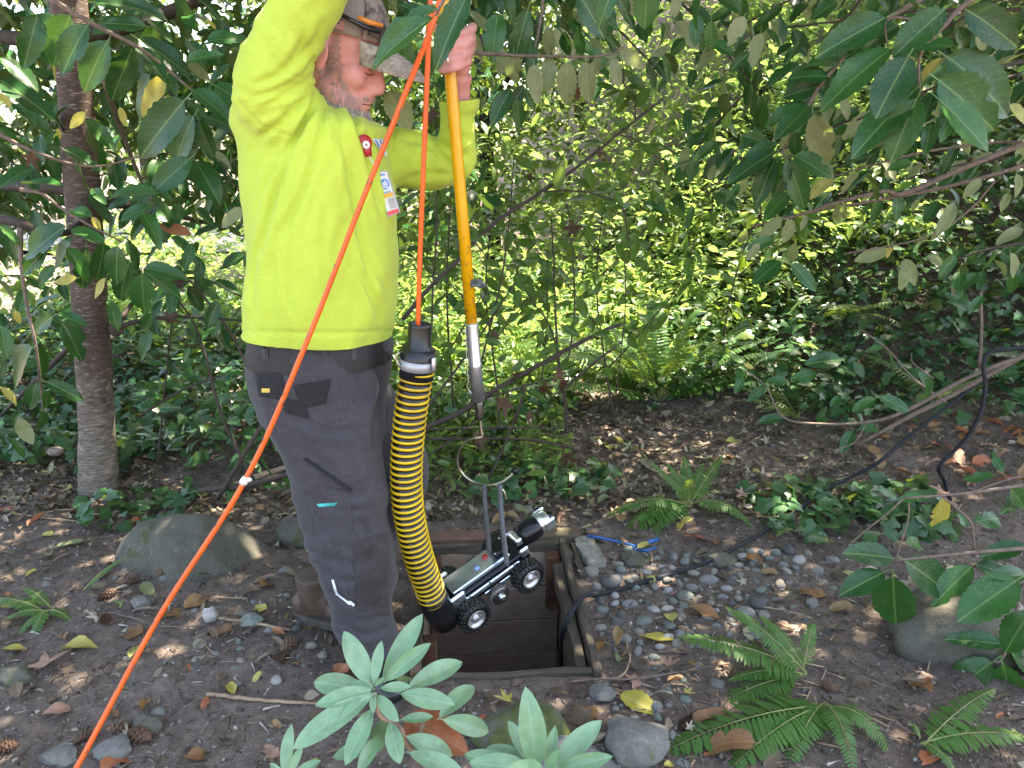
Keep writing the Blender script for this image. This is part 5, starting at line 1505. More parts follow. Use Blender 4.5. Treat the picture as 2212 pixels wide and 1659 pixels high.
# ------------------------------------------------------------------ ropes
def rope(name, pts, r, label, turns=55):
    t = thing(name, label, 'rope', pts[0]); pts = [Vector(p_) for p_ in pts]
    L_ = [0]
    for a, b_ in zip(pts, pts[1:]): L_.append(L_[-1] + (b_ - a).length)
    n = int(L_[-1] / .004); 
    cen = []
    for i in range(n + 1):
        s = L_[-1] * i / n; j = min(max(int(np.searchsorted(L_, s, side='right')) - 1, 0), len(pts) - 2)
        cen.append(lerp(pts[j], pts[j + 1], (s - L_[j]) / max(1e-9, L_[j + 1] - L_[j])))
    for q in range(3):
        line = []
        for i, c_ in enumerate(cen):
            d = (cen[min(i + 1, n)] - cen[max(i - 1, 0)]).normalized(); u = Vector((.3, -.2, 1)); u = (u - d * u.dot(d)).normalized(); w_ = d.cross(u)
            a = 2 * pi * (L_[-1] * i / n) / .034 + q * 2 * pi / 3
            line.append(c_ + (u * cos(a) + w_ * sin(a)) * r * .52)
        MB().tube(line, r * .60, 6).obj('rope_strand', M['rope'], t)
    return t
def gp(x, y, h): g = G(x, y); g.z += h; return g
rp = [P(1212, 1440, 2.28), P(1211, 1390, 2.21), P(1222, 1345, 2.13), pit(PIT_W / 2 + .018, -.06, .052), gp(1290, 1293, .016), gp(1340, 1278, .010), gp(1420, 1254, .010), gp(1500, 1232, .014), gp(1590, 1193, .02), gp(1690, 1140, .035), gp(1790, 1080, .06)]
e0 = rp[-1]
rp += [P(1890, 1004, 2.95), P(1960, 945, 2.98), P(2040, 884, 3.0), P(2120, 822, 3.0), P(2230, 757, 3.0), P(2400, 680, 3.0)]
rope('black_rope', [Vector(q) for q in spline(rp, 6)], .0078, 'black twisted rope running from the pit across pebbles to the branches')
r2 = [P(2260, 745, 2.9), P(2190, 753, 2.9), P(2140, 760, 2.9), P(2124, 785, 2.9), P(2128, 830, 2.9), P(2120, 885, 2.9), P(2095, 935, 2.92), P(2060, 975, 2.95), P(2028, 1010, 2.95), gp(2040, 1050, .02), gp(2052, 1085, .012)]
rope('black_rope', [Vector(q) for q in spline(r2, 6)], .0080, 'second slack loop of black rope hanging over the thin branch')

# blue tool lying behind the concrete block
bt = thing('hook_tool', 'blue coated steel hook bar lying on the soil right of the beam', 'hook bar', G(1330, 1190))
MB().tube([gp(1268, 1172, .03), gp(1300, 1178, .03), gp(1335, 1183, .025), gp(1368, 1189, .02), gp(1372, 1202, .014), gp(1384, 1214, .010)], .0052, 10).obj('bar', M['bluepaint'], bt)
MB().tube([gp(1372, 1190, .02), gp(1396, 1184, .022), gp(1421, 1176, .024)], [.006, .0085, .007], 10).obj('grip', M['bluepaint'], bt)
MB().tube([gp(1374, 1196, .018), gp(1396, 1198, .016), gp(1418, 1190, .016)], [.004, .006, .004], 10).obj('claw', M['bluepaint'], bt)
# ------------------------------------------------------------------ ferns
PIN = leaf_t('pinna', 5, 0.26, 0, 0.1, 0.18, 0.0, 7, full=False)
def frond_arrays(base, tip, arch, n=30, w=0.13, side=None, sag=0.0):
    base = Vector(base); tip = Vector(tip); L = (tip - base).length
    mid = (base + tip) / 2 + Vector((0, 0, arch))
    pos = []; d = []; nn = []; sz = []; rach = []
    for i in range(n + 1):
        t = i / n; p_ = base * (1 - t) ** 2 + mid * 2 * t * (1 - t) + tip * t * t
        tg = ((mid - base) * (1 - t) + (tip - mid) * t).normalized()
        rach.append(p_)
        if t < 0.10: continue
        sd = tg.cross(Vector((0, 0, 1))); sd = sd.normalized() if sd.length > .05 else Vector((1, 0, 0))
        if side is not None: sd = (sd + Vector(side)).normalized()
        up = sd.cross(tg).normalized()
        ln = L * w * (min(1, (t - .04) / .18) ** .7) * max(.05, (1 - t) ** .62) * 1.25
        for s in (-1, 1):
            pos.append(p_); d.append(sd * s + tg * (.16 + .30 * t) - Vector((0, 0, .18 + sag)) + Vector((random.uniform(-.1, .1),) * 3)); nn.append(up + Vector((random.uniform(-.2, .2), random.uniform(-.2, .2), 0))); sz.append(ln * random.uniform(.88, 1.1))
    return rach, pos, d, nn, sz, L / n
def fern(name, base, tips, label, mat='fern', n=30, w=0.15, wid=1.0, arch=None):
    base = Vector(base); t = thing(name, label, 'fern', base)
    for tp in tips:
        tip, ar = (tp if isinstance(tp, tuple) else (tp, arch))
        b_ = base + Vector((random.uniform(-.015, .015), random.uniform(-.015, .015), .01))
        rach, pos, d, nn, sz, st = frond_arrays(b_, tip, ar, n, w)
        ww = np.minimum(2.0, st / np.array(sz) / .26 * 0.98) * wid
        fo = scatter('frond', [PIN], np.array([tuple(q) for q in pos]), np.array([tuple(q) for q in d]), np.array([tuple(q) for q in nn]), np.array(sz), M[mat], ww * (.62 if mat == 'fernfar' else 1), np.clip(RNG.normal(random.uniform(.3, .75), .1, len(pos)), 0, 1), t)
        MB().tube(rach, [max(.0008, .0028 * (1 - i / len(rach))) for i in range(len(rach))], 5).obj('stem', M['twig_green'], fo)
    return t
def gt_(x, y, h): g = G(x, y); g.z += h; return g
def toward(px, py, base, dist): return P(px, py, base.y + dist)
b1 = G(1489, 1110); b1.z += .03
fern('fern', b1, [(toward(1398, 992, b1, .06), .03), (toward(1562, 985, b1, .08), .03), (toward(1478, 985, b1, .14), .03), (toward(1520, 1000, b1, .10), .03), (toward(1440, 1000, b1, .10), .03), (toward(1305, 1119, b1, -.06), .11), (toward(1652, 1168, b1, -.12), .14), (toward(1312, 1188, b1, -.16), .12), (toward(1492, 1036, b1, -.06), .08), (toward(1385, 1185, b1, -.18), .10), (toward(1340, 1150, b1, -.12), .10)], 'bright green fern on the bank above the pebbles', n=34, w=.19)
b2 = G(1735, 1478); b2.z += .02
fern('fern', b2, [(P(1461, 1375, b2.y + .02), .05), (P(1566, 1310, b2.y + .10), .05), (P(1757, 1346, b2.y + .06), .06), (P(1520, 1541, b2.y - .08), .05), (P(1572, 1470, b2.y - .02), .05), (P(1640, 1330, b2.y + .12), .05)], 'fern beside the pebble bed with fronds reaching toward the pit', n=34, w=.19)
b3 = G(1785, 1545); b3.z += .02
fern('fern', b3, [(P(1412, 1636, b3.y - .14), .08), (P(1500, 1600, b3.y - .02), .06), (P(1945, 1680, b3.y - .16), .14), (P(1690, 1690, b3.y - .19), .10), (P(1850, 1700, b3.y - .22), .12), (P(1560, 1680, b3.y - .20), .08)], 'nearest broad fern with fronds arching low over the soil', n=34, w=.19)
b4 = G(1978, 1622); b4.z += .02
fern('fern', b4, [(P(2150, 1488, b4.y + .10), .05), (P(2240, 1600, b4.y - .02), .06), (P(1960, 1560, b4.y + .06), .03), (P(2080, 1700, b4.y - .1), .05)], 'fern clump beneath the glossy laurel leaves in the corner', n=30, w=.19)
b5 = G(105, 1335); b5.z += .02
fern('fern', b5, [(P(45, 1270, b5.y + .08), .04), (P(-10, 1352, b5.y - .03), .05), (P(66, 1418, b5.y - .12), .06), (P(176, 1366, b5.y - .03), .05), (P(-30, 1300, b5.y + .05), .05), (P(20, 1400, b5.y - .1), .05)], 'small fern on bare soil left of the large boulder', n=24, w=.17)
b6 = G(180, 1292); b6.z += .01
fern('fern', b6, [(P(276, 1203, b6.y + .10), .03)], 'single fern frond leaning against the large boulder', n=26, w=.14)
b6b = G(255, 1325); b6b.z += .01
fern('fern', b6b, [(P(272, 1296, b6b.y + .03), .02), (P(240, 1300, b6b.y + .02), .02)], 'tiny young fern beside the orange cable', n=14, w=.22)
b7 = G(1420, 868)
tips = []
for k in range(32):
    a = pi * (k + .5) / 32; rr = random.uniform(.65, 1.02)
    tips.append((b7 + Vector((-cos(a) * rr * 1.0, random.uniform(-.45, .45), .10 + .55 * sin(a) * rr * random.uniform(.7, 1.15))), random.uniform(.10, .26)))
fern('fern', b7, tips, 'large tall sword fern standing in the sunlit clearing', 'fern', 38, .11, .9)
for (px, py, sc, lb) in ((1800, 700, .55, 'fern half buried in ivy on the upper bank'), (1720, 905, .42, 'pale fern on the ivy bank above the middle fern'), (330, 770, .5, 'fern in the ivy behind the tree trunk'), (2010, 870, .45, 'fern under the thin branches on the bank'), (1210, 770, .45, 'fern in the sunny undergrowth behind the pole')):
    bb_ = G(px, py); fern('fern', bb_, [(bb_ + Vector((cos(a) * sc * .8, sin(a) * sc * .8, random.uniform(.15, .5) * sc)), .2 * sc) for a in [random.uniform(0, 6.28) for _ in range(9)]], lb, 'fernfar', 22, .15)
# straw stubs of last year's fronds
m_g = 0
for k in range(20):
    g = gt_(random.gauss(1780, 70), random.gauss(1505, 45), .008); a = random.uniform(0, 6.28); l_ = random.uniform(.04, .11)
    d_ = Vector((cos(a) * l_, sin(a) * l_, random.uniform(0, .05)))
    tag(MB().tube([g - d_ * .5, g, g + d_ * .5], [.002, .0024, .0014], 6).obj('dry_stalk', M['straw'], recenter=True), 'short dry straw stalk among the near ferns', 'stalk', 'dry fern stalks')

# ------------------------------------------------------------------ long leaved plant in front
RC = lambda x, y: (548.6 + x / 2.688, 1289.2 + y / 2.688)
rh = thing('garden_shrub', 'low shrub with long pale grey green leaves in whorls at the front of the pit', 'shrub', G(760, 1790))
def whorl(lst, Y, cen):
    for q in lst:
        bx, by, tx, ty = q[:4]; dy = q[4] if len(q) > 4 else 0; wd = q[5] if len(q) > 5 else 1.0
        B = P(*RC(bx, by), Y + dy * .25); Tp = P(*RC(tx, ty), Y + dy)
        nh = Vector((random.uniform(-.15, .15), -.62, .78 + random.uniform(-.1, .15)))
        leaf_obj(random.choice(RHODO_M), B, Tp, rh, M['rhodo'], nh, wd * .88)
whorl([(690, 525, 520, 205, .06, 1.1), (697, 510, 735, 258, .05, 1.0), (745, 500, 975, 98, .10, 1.0), (765, 490, 1005, 275, .02, .95), (890, 530, 1218, 358, .10, 1.15), (850, 562, 1160, 620, -.03, 1.25), (690, 540, 355, 615, -.05, 1.0), (660, 540, 322, 485, .07, 1.15), (690, 555, 500, 705, -.07, 1.1), (690, 570, 212, 868, -.10, 1.0), (690, 645, 530, 955, -.12, 1.1), (692, 560, 690, 668, -.06, 1.1), (715, 570, 826, 715, -.07, 1.25), (735, 530, 906, 518, -.01, 1.2), (690, 530, 540, 498, 0, 1.25), (1075, 705, 1287, 478, .12, 1.1), (1095, 712, 1392, 778, .04, 1.15), (850, 715, 1043, 690, .02, 1.1), (790, 725, 842, 962, -.08, 1.5), (725, 810, 610, 1000, -.10, 1.2), (885, 810, 1160, 912, -.02, 1.2), (720, 845, 455, 930, -.04, 1.2), (900, 905, 1210, 1010, -.06, 1.1), (850, 520, 925, 415, .12, 1.5), (700, 520, 752, 470, -.01, 1.2), (690, 690, 620, 830, .04, 1.2), (800, 690, 690, 900, .05, 1.1)], 1.30, None)
whorl([(1640, 1010, 1600, 585, .02, 1.05), (1700, 1000, 1747, 765, .03, 1.0), (1735, 1000, 2000, 722, .03, 1.1), (1755, 1010, 2075, 925, -.04, 1.0), (1640, 1000, 1480, 715, .08, 1.0), (1640, 980, 1345, 868, .08, 1.1), (1640, 1010, 1255, 955, .0, 1.15), (1620, 1020, 1215, 905, .05, 1.0), (1690, 1020, 1520, 1000, -.08, 1.2), (1700, 1010, 1760, 900, -.02, 1.1), (1690, 1040, 1860, 1100, -.10, 1.1), (1680, 1050, 1560, 1200, -.10, 1.1)], 1.22, None)
whorl([(185, 1060, 198, 755, .05, .9), (200, 1050, 277, 868, .02, 1.0), (200, 1060, 380, 948, .02, 1.1), (190, 1070, 90, 960, .04, 1.0), (205, 1080, 480, 1030, 0, 1.1)], 1.20, None)
for pts in ([(698, 560, 1.29), (730, 690, 1.29), (850, 760, 1.30), (880, 850, 1.31), (960, 940, 1.32), (1040, 1080, 1.34), (1040, 1400, 1.36)], [(1690, 1010, 1.22), (1600, 1120, 1.25), (1400, 1300, 1.30), (1080, 1420, 1.36)], [(190, 1060, 1.2), (400, 1200, 1.25), (800, 1350, 1.32), (1040, 1400, 1.36)], [(1000, 690, 1.36), (960, 800, 1.34), (900, 880, 1.315)]):
    MB().tube([P(*RC(x, y), Y) for x, y, Y in spline(pts, 5)], .0046, 8).obj('stem', M['stick'], rh)
dl = leaf_obj(DEAD_M[0], P(*RC(880, 705), 1.40), P(*RC(1240, 900), 1.34), None, M['rust'], Vector((.25, -.75, .65)), 1.05, 'dead_leaf')
tag(dl, 'large rust orange dead leaf caught in the long leaved shrub', 'leaf')

# ------------------------------------------------------------------ fallen leaves lying singly
def fallen(px, py, size, me, mat, label, ang=None, group=None, tilt=.25, lift=.008):
    g = gt_(px, py, lift)
    a = random.uniform(0, 6.28) if ang is None else ang
    d_ = Vector((cos(a), sin(a), random.uniform(-tilt, tilt) * .4)) * size
    n_ = Vector((random.uniform(-tilt, tilt), random.uniform(-tilt, tilt), 1))
    o = leaf_obj(me, g - d_ * .5, g + d_ * .5, None, mat, n_, random.uniform(.9, 1.15), 'fallen_leaf')
    o.location.z += .004
    return tag(o, label, 'leaf', group)
R3 = lambda x, y: (1206.9 + x / 2.2009, 987.5 + y / 2.2009)
R1 = lambda x, y: (x / 2.470, 987.5 + y / 2.470)
F = fallen
F(*R3(465, 870), .115, OVAL_M[0], M['yellow'], 'large pale yellow leaf lying flat on pebbles right of the pit', radians(165))
F(*R3(530, 795), .085, OVAL_M[1], M['yellow'], 'pale yellow leaf standing upright on pebbles', radians(85), tilt=.5, lift=.03)
F(*R3(385, 1185), .12, OVAL_M[1], M['yellow'], 'mottled yellow green leaf near the mossy rock', radians(-35))
F(*R3(180, 900), .095, DEAD_M[1], M['brown'], 'curled brown leaf leaning on the right pit rail', radians(95), tilt=.5, lift=.02)
F(*R3(272, 890), .075, DEAD_M[2], M['brown'], 'rolled tan leaf standing beside the right pit rail', radians(80), tilt=.4, lift=.02)
F(*R3(655, 400), .095, DEAD_M[3], M['rust'], 'broad reddish dead leaf below the middle fern', radians(10), tilt=.5, lift=.02)
F(*R3(755, 415), .09, DEAD_M[1], M['brown'], 'upright brown leaf right of the reddish leaf', radians(70), tilt=.5, lift=.02)
F(*R3(905, 500), .09, DEAD_M[0], M['brown'], 'brown leaf with yellow edge lying by the black rope', radians(140))
F(*R3(975, 560), .09, DEAD_M[4], M['brown'], 'long curled brown leaf below the black rope', radians(165))
F(*R3(405, 590), .085, DEAD_M[1], M['yellow'], 'brown spotted yellow leaf by the black rope', radians(160))
F(*R3(1200, 655), .095, DEAD_M[3], M['brown'], 'flat brown leaf on bare soil beyond the pebble bed', radians(150))
F(*R3(1255, 415), .10, DEAD_M[0], M['yellow'], 'brown and yellow leaf at the foot of the ivy', radians(10))
F(*R3(690, 770), .10, DEAD_M[2], M['brown'], 'rolled dark brown leaf above the nearest fern', radians(150))
F(*R3(735, 750), .07, DEAD_M[4], M['brown'], 'small curled brown leaf touching the rolled one', radians(60))
F(*R3(1340, 735), .08, DEAD_M[0], M['brown'], 'narrow brown leaf on the soil left of the grey boulder', radians(175))
F(*R3(715, 1275), .10, DEAD_M[2], M['brown'], 'tan rolled leaf in front of the near ferns', radians(5))
F(*R3(125, 1225), .085, DEAD_M[3], M['brown'], 'brown leaf between mossy rock and pale cobble', radians(150))
F(*R3(400, 465), .06, OVAL_M[0], M['yellow'], 'orange yellow leaf on the blue hook bar', radians(40), lift=.04)
F(*R3(415, 500), .06, OVAL_M[1], M['yellow'], 'small yellow leaf below the blue hook bar', radians(15))
F(*R3(385, 1065), .085, MAPLE_M[1], M['litter_obj'] if 'litter_obj' in M else M['maple'], 'pale tan crumpled leaf near the right pit corner', radians(20))
F(*R3(1690, 1100), .10, DEAD_M[4], M['brown'], 'brown leaf beside the straw stalks', radians(120), tilt=.5, lift=.02)
F(*R3(1770, 1450), .11, DEAD_M[3], M['rust'], 'reddish brown leaf at the bottom of the corner fern', radians(40), tilt=.5, lift=.02)
F(*R3(800, 1440), .12, DEAD_M[1], M['brown'], 'pinkish brown leaf resting on the nearest fern', radians(170), tilt=.3, lift=.06)
F(*R3(300, 960), .07, DEAD_M[4], M['pale'], 'white curled scrap of leaf near the pit rail', radians(65), tilt=.5, lift=.01)
F(*R3(540, 1005), .055, MAPLE_M[2], M['maple'], 'small tan lobed leaf left of the nearest fern', radians(20))
F(*R1(285, 1115), .125, MAPLE_M[0], M['maple'], 'large dry pinkish maple leaf on the soil', radians(70), tilt=.35, lift=.02)
F(*R1(380, 470), .095, OVAL_M[0], M['pale'], 'pale green leaf on the soil left of the large boulder', radians(25))
F(*R1(250, 425), .075, OVAL_M[1], M['yellow'], 'yellow green leaf at the foot of the tree', radians(160))
F(*R1(120, 800), .12, OVAL_M[0], M['yellow'], 'bright yellow green leaf under the small fern', radians(20))
F(*R1(80, 1035), .075, OVAL_M[1], M['yellow'], 'yellow lobed leaf below the small fern', radians(0))
F(*R1(1165, 935), .10, DEAD_M[3], M['brown'], 'tan brown leaf by the dry stick near the worker', radians(160))
F(*R1(1130, 625), .10, DEAD_M[1], M['brown'], 'brown leaf at the right end of the large boulder', radians(30), tilt=.4, lift=.02)
F(*R1(1435, 680), .085, DEAD_M[4], M['brown'], 'long tan leaf near the worker boot', radians(70))
F(*R1(1260, 820), .07, MAPLE_M[1], M['maple'], 'tan lobed leaf between pebbles left of the boot', radians(10))
F(*R1(1050, 790), .085, DEAD_M[0], M['brown'], 'brown leaf right of the orange cable', radians(40), tilt=.4)
F(*R1(920, 850), .09, DEAD_M[3], M['brown'], 'golden brown leaf crossed by the orange cable', radians(35))
F(*R1(690, 950), .10, DEAD_M[3], M['brown'], 'dull olive brown leaf left of the orange cable', radians(165))
F(*R1(720, 1045), .075, OVAL_M[1], M['yellow'], 'dull yellow leaf left of the orange cable', radians(100))
F(*R1(790, 730), .085, OVAL_M[0], M['pale'], 'pale folded leaf beside the pinkish stone', radians(-50), tilt=.5, lift=.015)
F(*R1(330, 1365), .09, DEAD_M[1], M['maple'], 'pale dry curled leaf on the open soil', radians(35), tilt=.4, lift=.015)
F(*R1(640, 1620), .10, DEAD_M[3], M['rust'], 'pinkish brown leaf beside the pale flat stones', radians(60))
F(*R1(1085, 1605), .09, DEAD_M[4], M['brown'], 'brown crumpled leaf near the long leaved shrub', radians(20))
F(*R1(1440, 1585), .075, DEAD_M[3], M['maple'], 'small tan leaf at the left of the long leaved shrub', radians(140))
F(*R1(430, 1030), .10, DEAD_M[0], M['yellow'], 'long olive leaf by the dry maple leaf', radians(10))
F(*R1(740, 360), .07, DEAD_M[1], M['rust'], 'orange brown leaf against the back of the large boulder', radians(40), tilt=.5, lift=.02)
F(*R1(205, 370), .08, DEAD_M[2], M['rust'], 'rusty curled leaf beneath the tree', radians(60), tilt=.5, lift=.02)
F(*R1(30, 290), .09, DEAD_M[3], M['rust'], 'rusty flat leaf left of the tree foot', radians(10))
F(*R1(1530, 1050), .11, MAPLE_M[1], M['dark_dead'], 'dark brown soft leaf on the soil below the boot', radians(60))
F(732, 1455, .09, DEAD_M[3], M['rust'], 'reddish brown leaf behind the long leaved shrub', radians(140), tilt=.4, lift=.015)
for k in range(70):
    while True:
        x, y = random.uniform(0, 2212), random.uniform(1080, 1659)
        if not inpit(G(x, y), .06): break
    mi = random.choice(('brown', 'brown', 'maple', 'yellow', 'rust'))
    me = random.choice(DEAD_M + MAPLE_M[1:])
    nm = {'brown': 'brown', 'maple': 'tan', 'yellow': 'yellow', 'rust': 'reddish'}[mi]
    F(x, y, random.uniform(.025, .06), me, M[mi], 'small %s dead leaf scrap scattered on the soil' % nm, None, 'small dead leaf scraps', .4)
for k in range(60):
    x, y = random.uniform(1000, 1700), random.uniform(930, 1140)
    mi = random.choice(('brown', 'maple', 'yellow', 'pale'))
    nm = {'brown': 'brown', 'maple': 'tan', 'yellow': 'yellow', 'pale': 'pale green'}[mi]
    F(x, y, random.uniform(.04, .085), random.choice(DEAD_M + MAPLE_M + OVAL_M), M[mi], '%s fallen leaf in the litter behind the pit' % nm, None, 'leaves in the litter behind the pit', .6, .02)

for k in range(46):
    x, y = random.uniform(1880, 2230), random.uniform(905, 1090)
    mi = random.choice(('brown', 'rust', 'brown', 'maple')); nm = {'brown': 'brown', 'maple': 'tan', 'rust': 'reddish'}[mi]
    F(x, y, random.uniform(.05, .10), random.choice(DEAD_M + MAPLE_M), M[mi], '%s fallen leaf in the litter behind the pit' % nm, None, 'leaves in the litter behind the pit', .6, .03)
# ------------------------------------------------------------------ sticks and cones
def stick(pts, r, mat, label, cat='stick', group=None):
    pts = [gt_(x, y, h + r) for x, y, h in pts]
    q = [Vector(v) for v in spline(pts, 5)]
    return tag(MB().tube([p_ + Vector((random.uniform(-1, 1), random.uniform(-1, 1), 0)) * r * .5 for p_ in q], [r * (1 - .35 * i / len(q)) for i in range(len(q))], 7).obj('stick', mat, recenter=True), label, cat, group)
stick([(448, 1503, 0), (520, 1514, .004), (600, 1523, .005), (735, 1527, .004)], .0062, M['stick'], 'long straight tan stick left of the long leaved shrub')
stick([(474, 1341, .004), (540, 1352, .006), (628, 1366, .004)], .0058, M['stick'], 'short peeled stick near the worker boot')
stick([(235, 1325, 0), (290, 1340, .005), (345, 1358, .006), (440, 1356, .003)], .0034, M['twig'], 'thin bent twig passing under the orange cable')
stick([(1232, 1479, .006), (1290, 1476, .01), (1370, 1476, .012), (1430, 1468, .012), (1575, 1440, .008)], .0042, M['twig'], 'long pale twig between the pit corner and the ferns')
stick([(20, 1112, .003), (90, 1122, .006), (172, 1130, .004)], .0038, M['straw'], 'pale straw on the soil beneath the tree')
stick([(75, 1117, .006), (130, 1108, .01), (178, 1105, .006)], .0036, M['straw'], 'second pale straw crossing beneath the tree')
stick([(285, 1120, .004), (335, 1113, .004)], .003, M['straw'], 'short straw by the large boulder')
stick([(462, 1293, .004), (535, 1297, .004)], .003, M['straw'], 'short pale straw left of the worker')
stick([(0, 1090, .01), (90, 1094, .01), (190, 1092, .01)], .005, M['twig'], 'dark twig lying behind the straws')
stick([(480, 1078, .02), (560, 1058, .05), (650, 1040, .07)], .016, M['stick'], 'thick fallen branch behind the large boulder')
stick([(1352, 1390, .005), (1360, 1430, .012), (1345, 1468, .012), (1310, 1475, .01)], .0030, M['straw'], 'thin curved straw hoop on the pebbles')
stick([(1645, 1314, .003), (1700, 1325, .006), (1755, 1339, .003)], .003, M['straw'], 'thin straw on the soil above the near ferns')
stick([(880, 1010, .01), (1010, 1000, .02), (1200, 985, .02)], .006, M['twig'], 'long twig in the litter behind the hook')
for k in range(40):
    while True:
        x, y = random.uniform(0, 2212), random.uniform(1060, 1659)
        if not inpit(G(x, y), .12): break
    a = random.uniform(0, 6.28); l_ = random.uniform(12, 40)
    stick([(x, y, .004), (x + cos(a) * l_, y + sin(a) * l_ * .4, .008), (x + cos(a) * 2 * l_, y + sin(a) * .8 * l_, .004)], random.uniform(.0012, .0028), M[random.choice(('twig', 'straw', 'twig'))], 'thin scrap of twig scattered on the forest soil', 'twig', 'loose twigs')
def cone_mesh():
    m_ = MB(); L_ = .5
    for k in range(54):
        t = k / 54; a = k * 2.39996; r = .30 * (sin(pi * min(1, t * .92 + .06)) ** .7)
        z = -.5 + t
        o_ = Vector((cos(a), sin(a), 0)); tn = Vector((-sin(a), cos(a), 0)); n_ = o_ * .8 + Vector((0, 0, .55))
        b_ = o_ * r * .35 + Vector((0, 0, z)); e = o_ * r * 1.05 + Vector((0, 0, z + .13)); w_ = .10
        m_.add([b_, b_ + tn * w_ * .6 + n_ * .0, e + tn * w_, e + o_ * .035 + n_ * .02, e - tn * w_, b_ - tn * w_ * .6, (b_ + e) / 2 + n_ * .05], [(1, 2, 6, 0), (2, 3, 6), (3, 4, 6), (4, 5, 0, 6)])
    m_.ell((0, 0, 0), (.17, .17, .46), None, 8, 7)
    return m_.mesh('pine_cone', False)
CM = cone_mesh()
for k, (x, y, s, lb) in enumerate(((278, 1263, .06, 'pine cone against the left foot of the boulder'), (352, 1242, .065, 'pine cone in front of the boulder centre'), (495, 1194, .055, 'pine cone at the right foot of the boulder'), (235, 1290, .06, 'pine cone beside the single fern frond'), (230, 1345, .055, 'dark pine cone below the pinkish stone'), (260, 1582, .065, 'pine cone among the flat stones'), (308, 1598, .065, 'pine cone right beside the orange cable'), (15, 1622, .06, 'pine cone near the flat stones at the edge'), (622, 1402, .06, 'pine cone on the soil below the brown boot'), (180, 1600, .05, 'half buried pine cone left of the cable'), (1484, 1570, .055, 'pine cone in front of the near ferns'), (1795, 1494, .05, 'pine cone between the fern crowns'))):
    g = gt_(x, y, s * .22)
    tag(nobj('pine_cone', CM, None, M['cone'], Matrix.Translation(g) @ Matrix.Rotation(random.uniform(0, 6.3), 4, 'Z') @ Matrix.Rotation(pi / 2 + random.uniform(-.3, .3), 4, 'X') @ Matrix.Scale(s, 4)), lb, 'pine cone', 'pine cones on the soil')
# ------------------------------------------------------------------ laurel tree on the left
M['shrub_obj'] = leafmat('light green shrub leaf', [(0, (0.045, 0.115, 0.018)), (1, (0.085, 0.17, 0.03))], (0.12, 0.17, 0.06), 0.4, 0.4, tcol=(0.32, 0.46, 0.03))
tree = thing('laurel_tree', 'laurel tree with reddish brown banded bark and drooping dark leaves', 'tree', G(212, 1062))
TY = G(212, 1062).y
def pxtube(name, pts, rad, mat, parent, n=10, k=5, jit=0.0):
    sp_ = spline([(*p_, r) for p_, r in zip(pts, rad)], k)
    return MB().tube([P(*q[:3]) + Vector((random.uniform(-1, 1), 0, random.uniform(-1, 1))) * jit for q in sp_], [q[3] for q in sp_], n).obj(name, mat, parent)
tk = spline([(128, -420, TY + .25, .055), (138, -120, TY + .1, .062), (156, 100, TY + .06, .066), (172, 330, TY + .03, .066), (188, 560, TY + .01, .067), (203, 800, TY, .071), (211, 980, TY, .078), (213, 1050, TY, .084), (213, 1085, TY, .098)], 7)
rings = []; cs_ = [P(*q[:3]) for q in tk]
for i, q in enumerate(tk):
    c_ = cs_[i]; rr = q[3] * (1 + .025 * sin(i * 1.7) + .02 * sin(i * .6))
    rings.append([c_ + Vector((cos(t), sin(t), 0)) * rr * (1 + .05 * noise.noise(Vector((cos(t) * 2, sin(t) * 2, i * .25)))) for t in [2 * pi * k / 26 for k in range(26)]])
m_ = MB().loft(rings[::-1]); m_.ell(P(250, 712, TY), (.03, .03, .03)); m_.ell(P(120, 975, TY - .04), (.035, .03, .02))
m_.obj('trunk', M['bark'], tree)
LIMBS = [([(165, 105, TY), (110, 88, TY), (40, 84, TY), (-90, 70, TY + .1)], [.042, .032, .028, .022]), ([(150, 75, TY), (235, 66, TY), (330, 40, TY + .1), (430, 0, TY + .3), (520, -40, TY + .5)], [.036, .030, .028, .024, .020]),
         ([(176, 415, TY), (110, 405, TY + .05), (0, 400, TY + .2), (-100, 380, TY + .3)], [.03, .024, .02, .016]), ([(192, 435, TY), (260, 440, TY + .2), (330, 452, TY + .4), (440, 480, TY + .7)], [.03, .022, .017, .010]),
         ([(246, 712, TY), (298, 694, TY), (390, 684, TY + .05), (540, 694, TY + .1)], [.014, .009, .007, .004]), ([(205, 790, TY), (300, 640, TY + .4), (420, 600, TY + .9), (520, 640, TY + 1.2)], [.014, .010, .008, .005]),
         ([(43, 478, TY - .35), (47, 581, TY - .38), (60, 670, TY - .4), (78, 750, TY - .42), (95, 900, TY - .4)], [.011, .007, .006, .005, .003]), ([(-20, 470, TY - .3), (43, 482, TY - .35), (95, 505, TY - .3), (150, 500, TY - .15), (185, 470, TY)], [.012, .018, .013, .012, .012]),
         ([(104, -5, TY - .5), (205, 54, TY - .5), (292, 98, TY - .48), (350, 140, TY - .45), (414, 195, TY - .45)], [.009, .0075, .0065, .005, .004]), ([(45, 410, TY - .4), (90, 418, TY - .42), (130, 448, TY - .42), (185, 482, TY - .42), (262, 522, TY - .42)], [.008, .006, .005, .004, .003]),
         ([(-10, 285, TY - .3), (80, 330, TY - .3), (200, 360, TY - .25), (330, 330, TY - .2)], [.008, .006, .004, .003]), ([(225, 170, TY - .02), (262, 280, TY + .2), (300, 380, TY + .3), (330, 440, TY + .3)], [.012, .010, .008, .005]),
         ([(200, 700, TY), (110, 790, TY + .3), (0, 900, TY + .4)], [.015, .012, .008])]
for pts, rad in LIMBS: pxtube('limb', pts, rad, M['bark_dark'] if max(rad) > .012 else M['twig'], tree, 9)
C5 = lambda x, y: (x / 3.3594, y / 3.3594)
C6 = lambda x, y: (x / 3.024, 438.9 + y / 3.024)
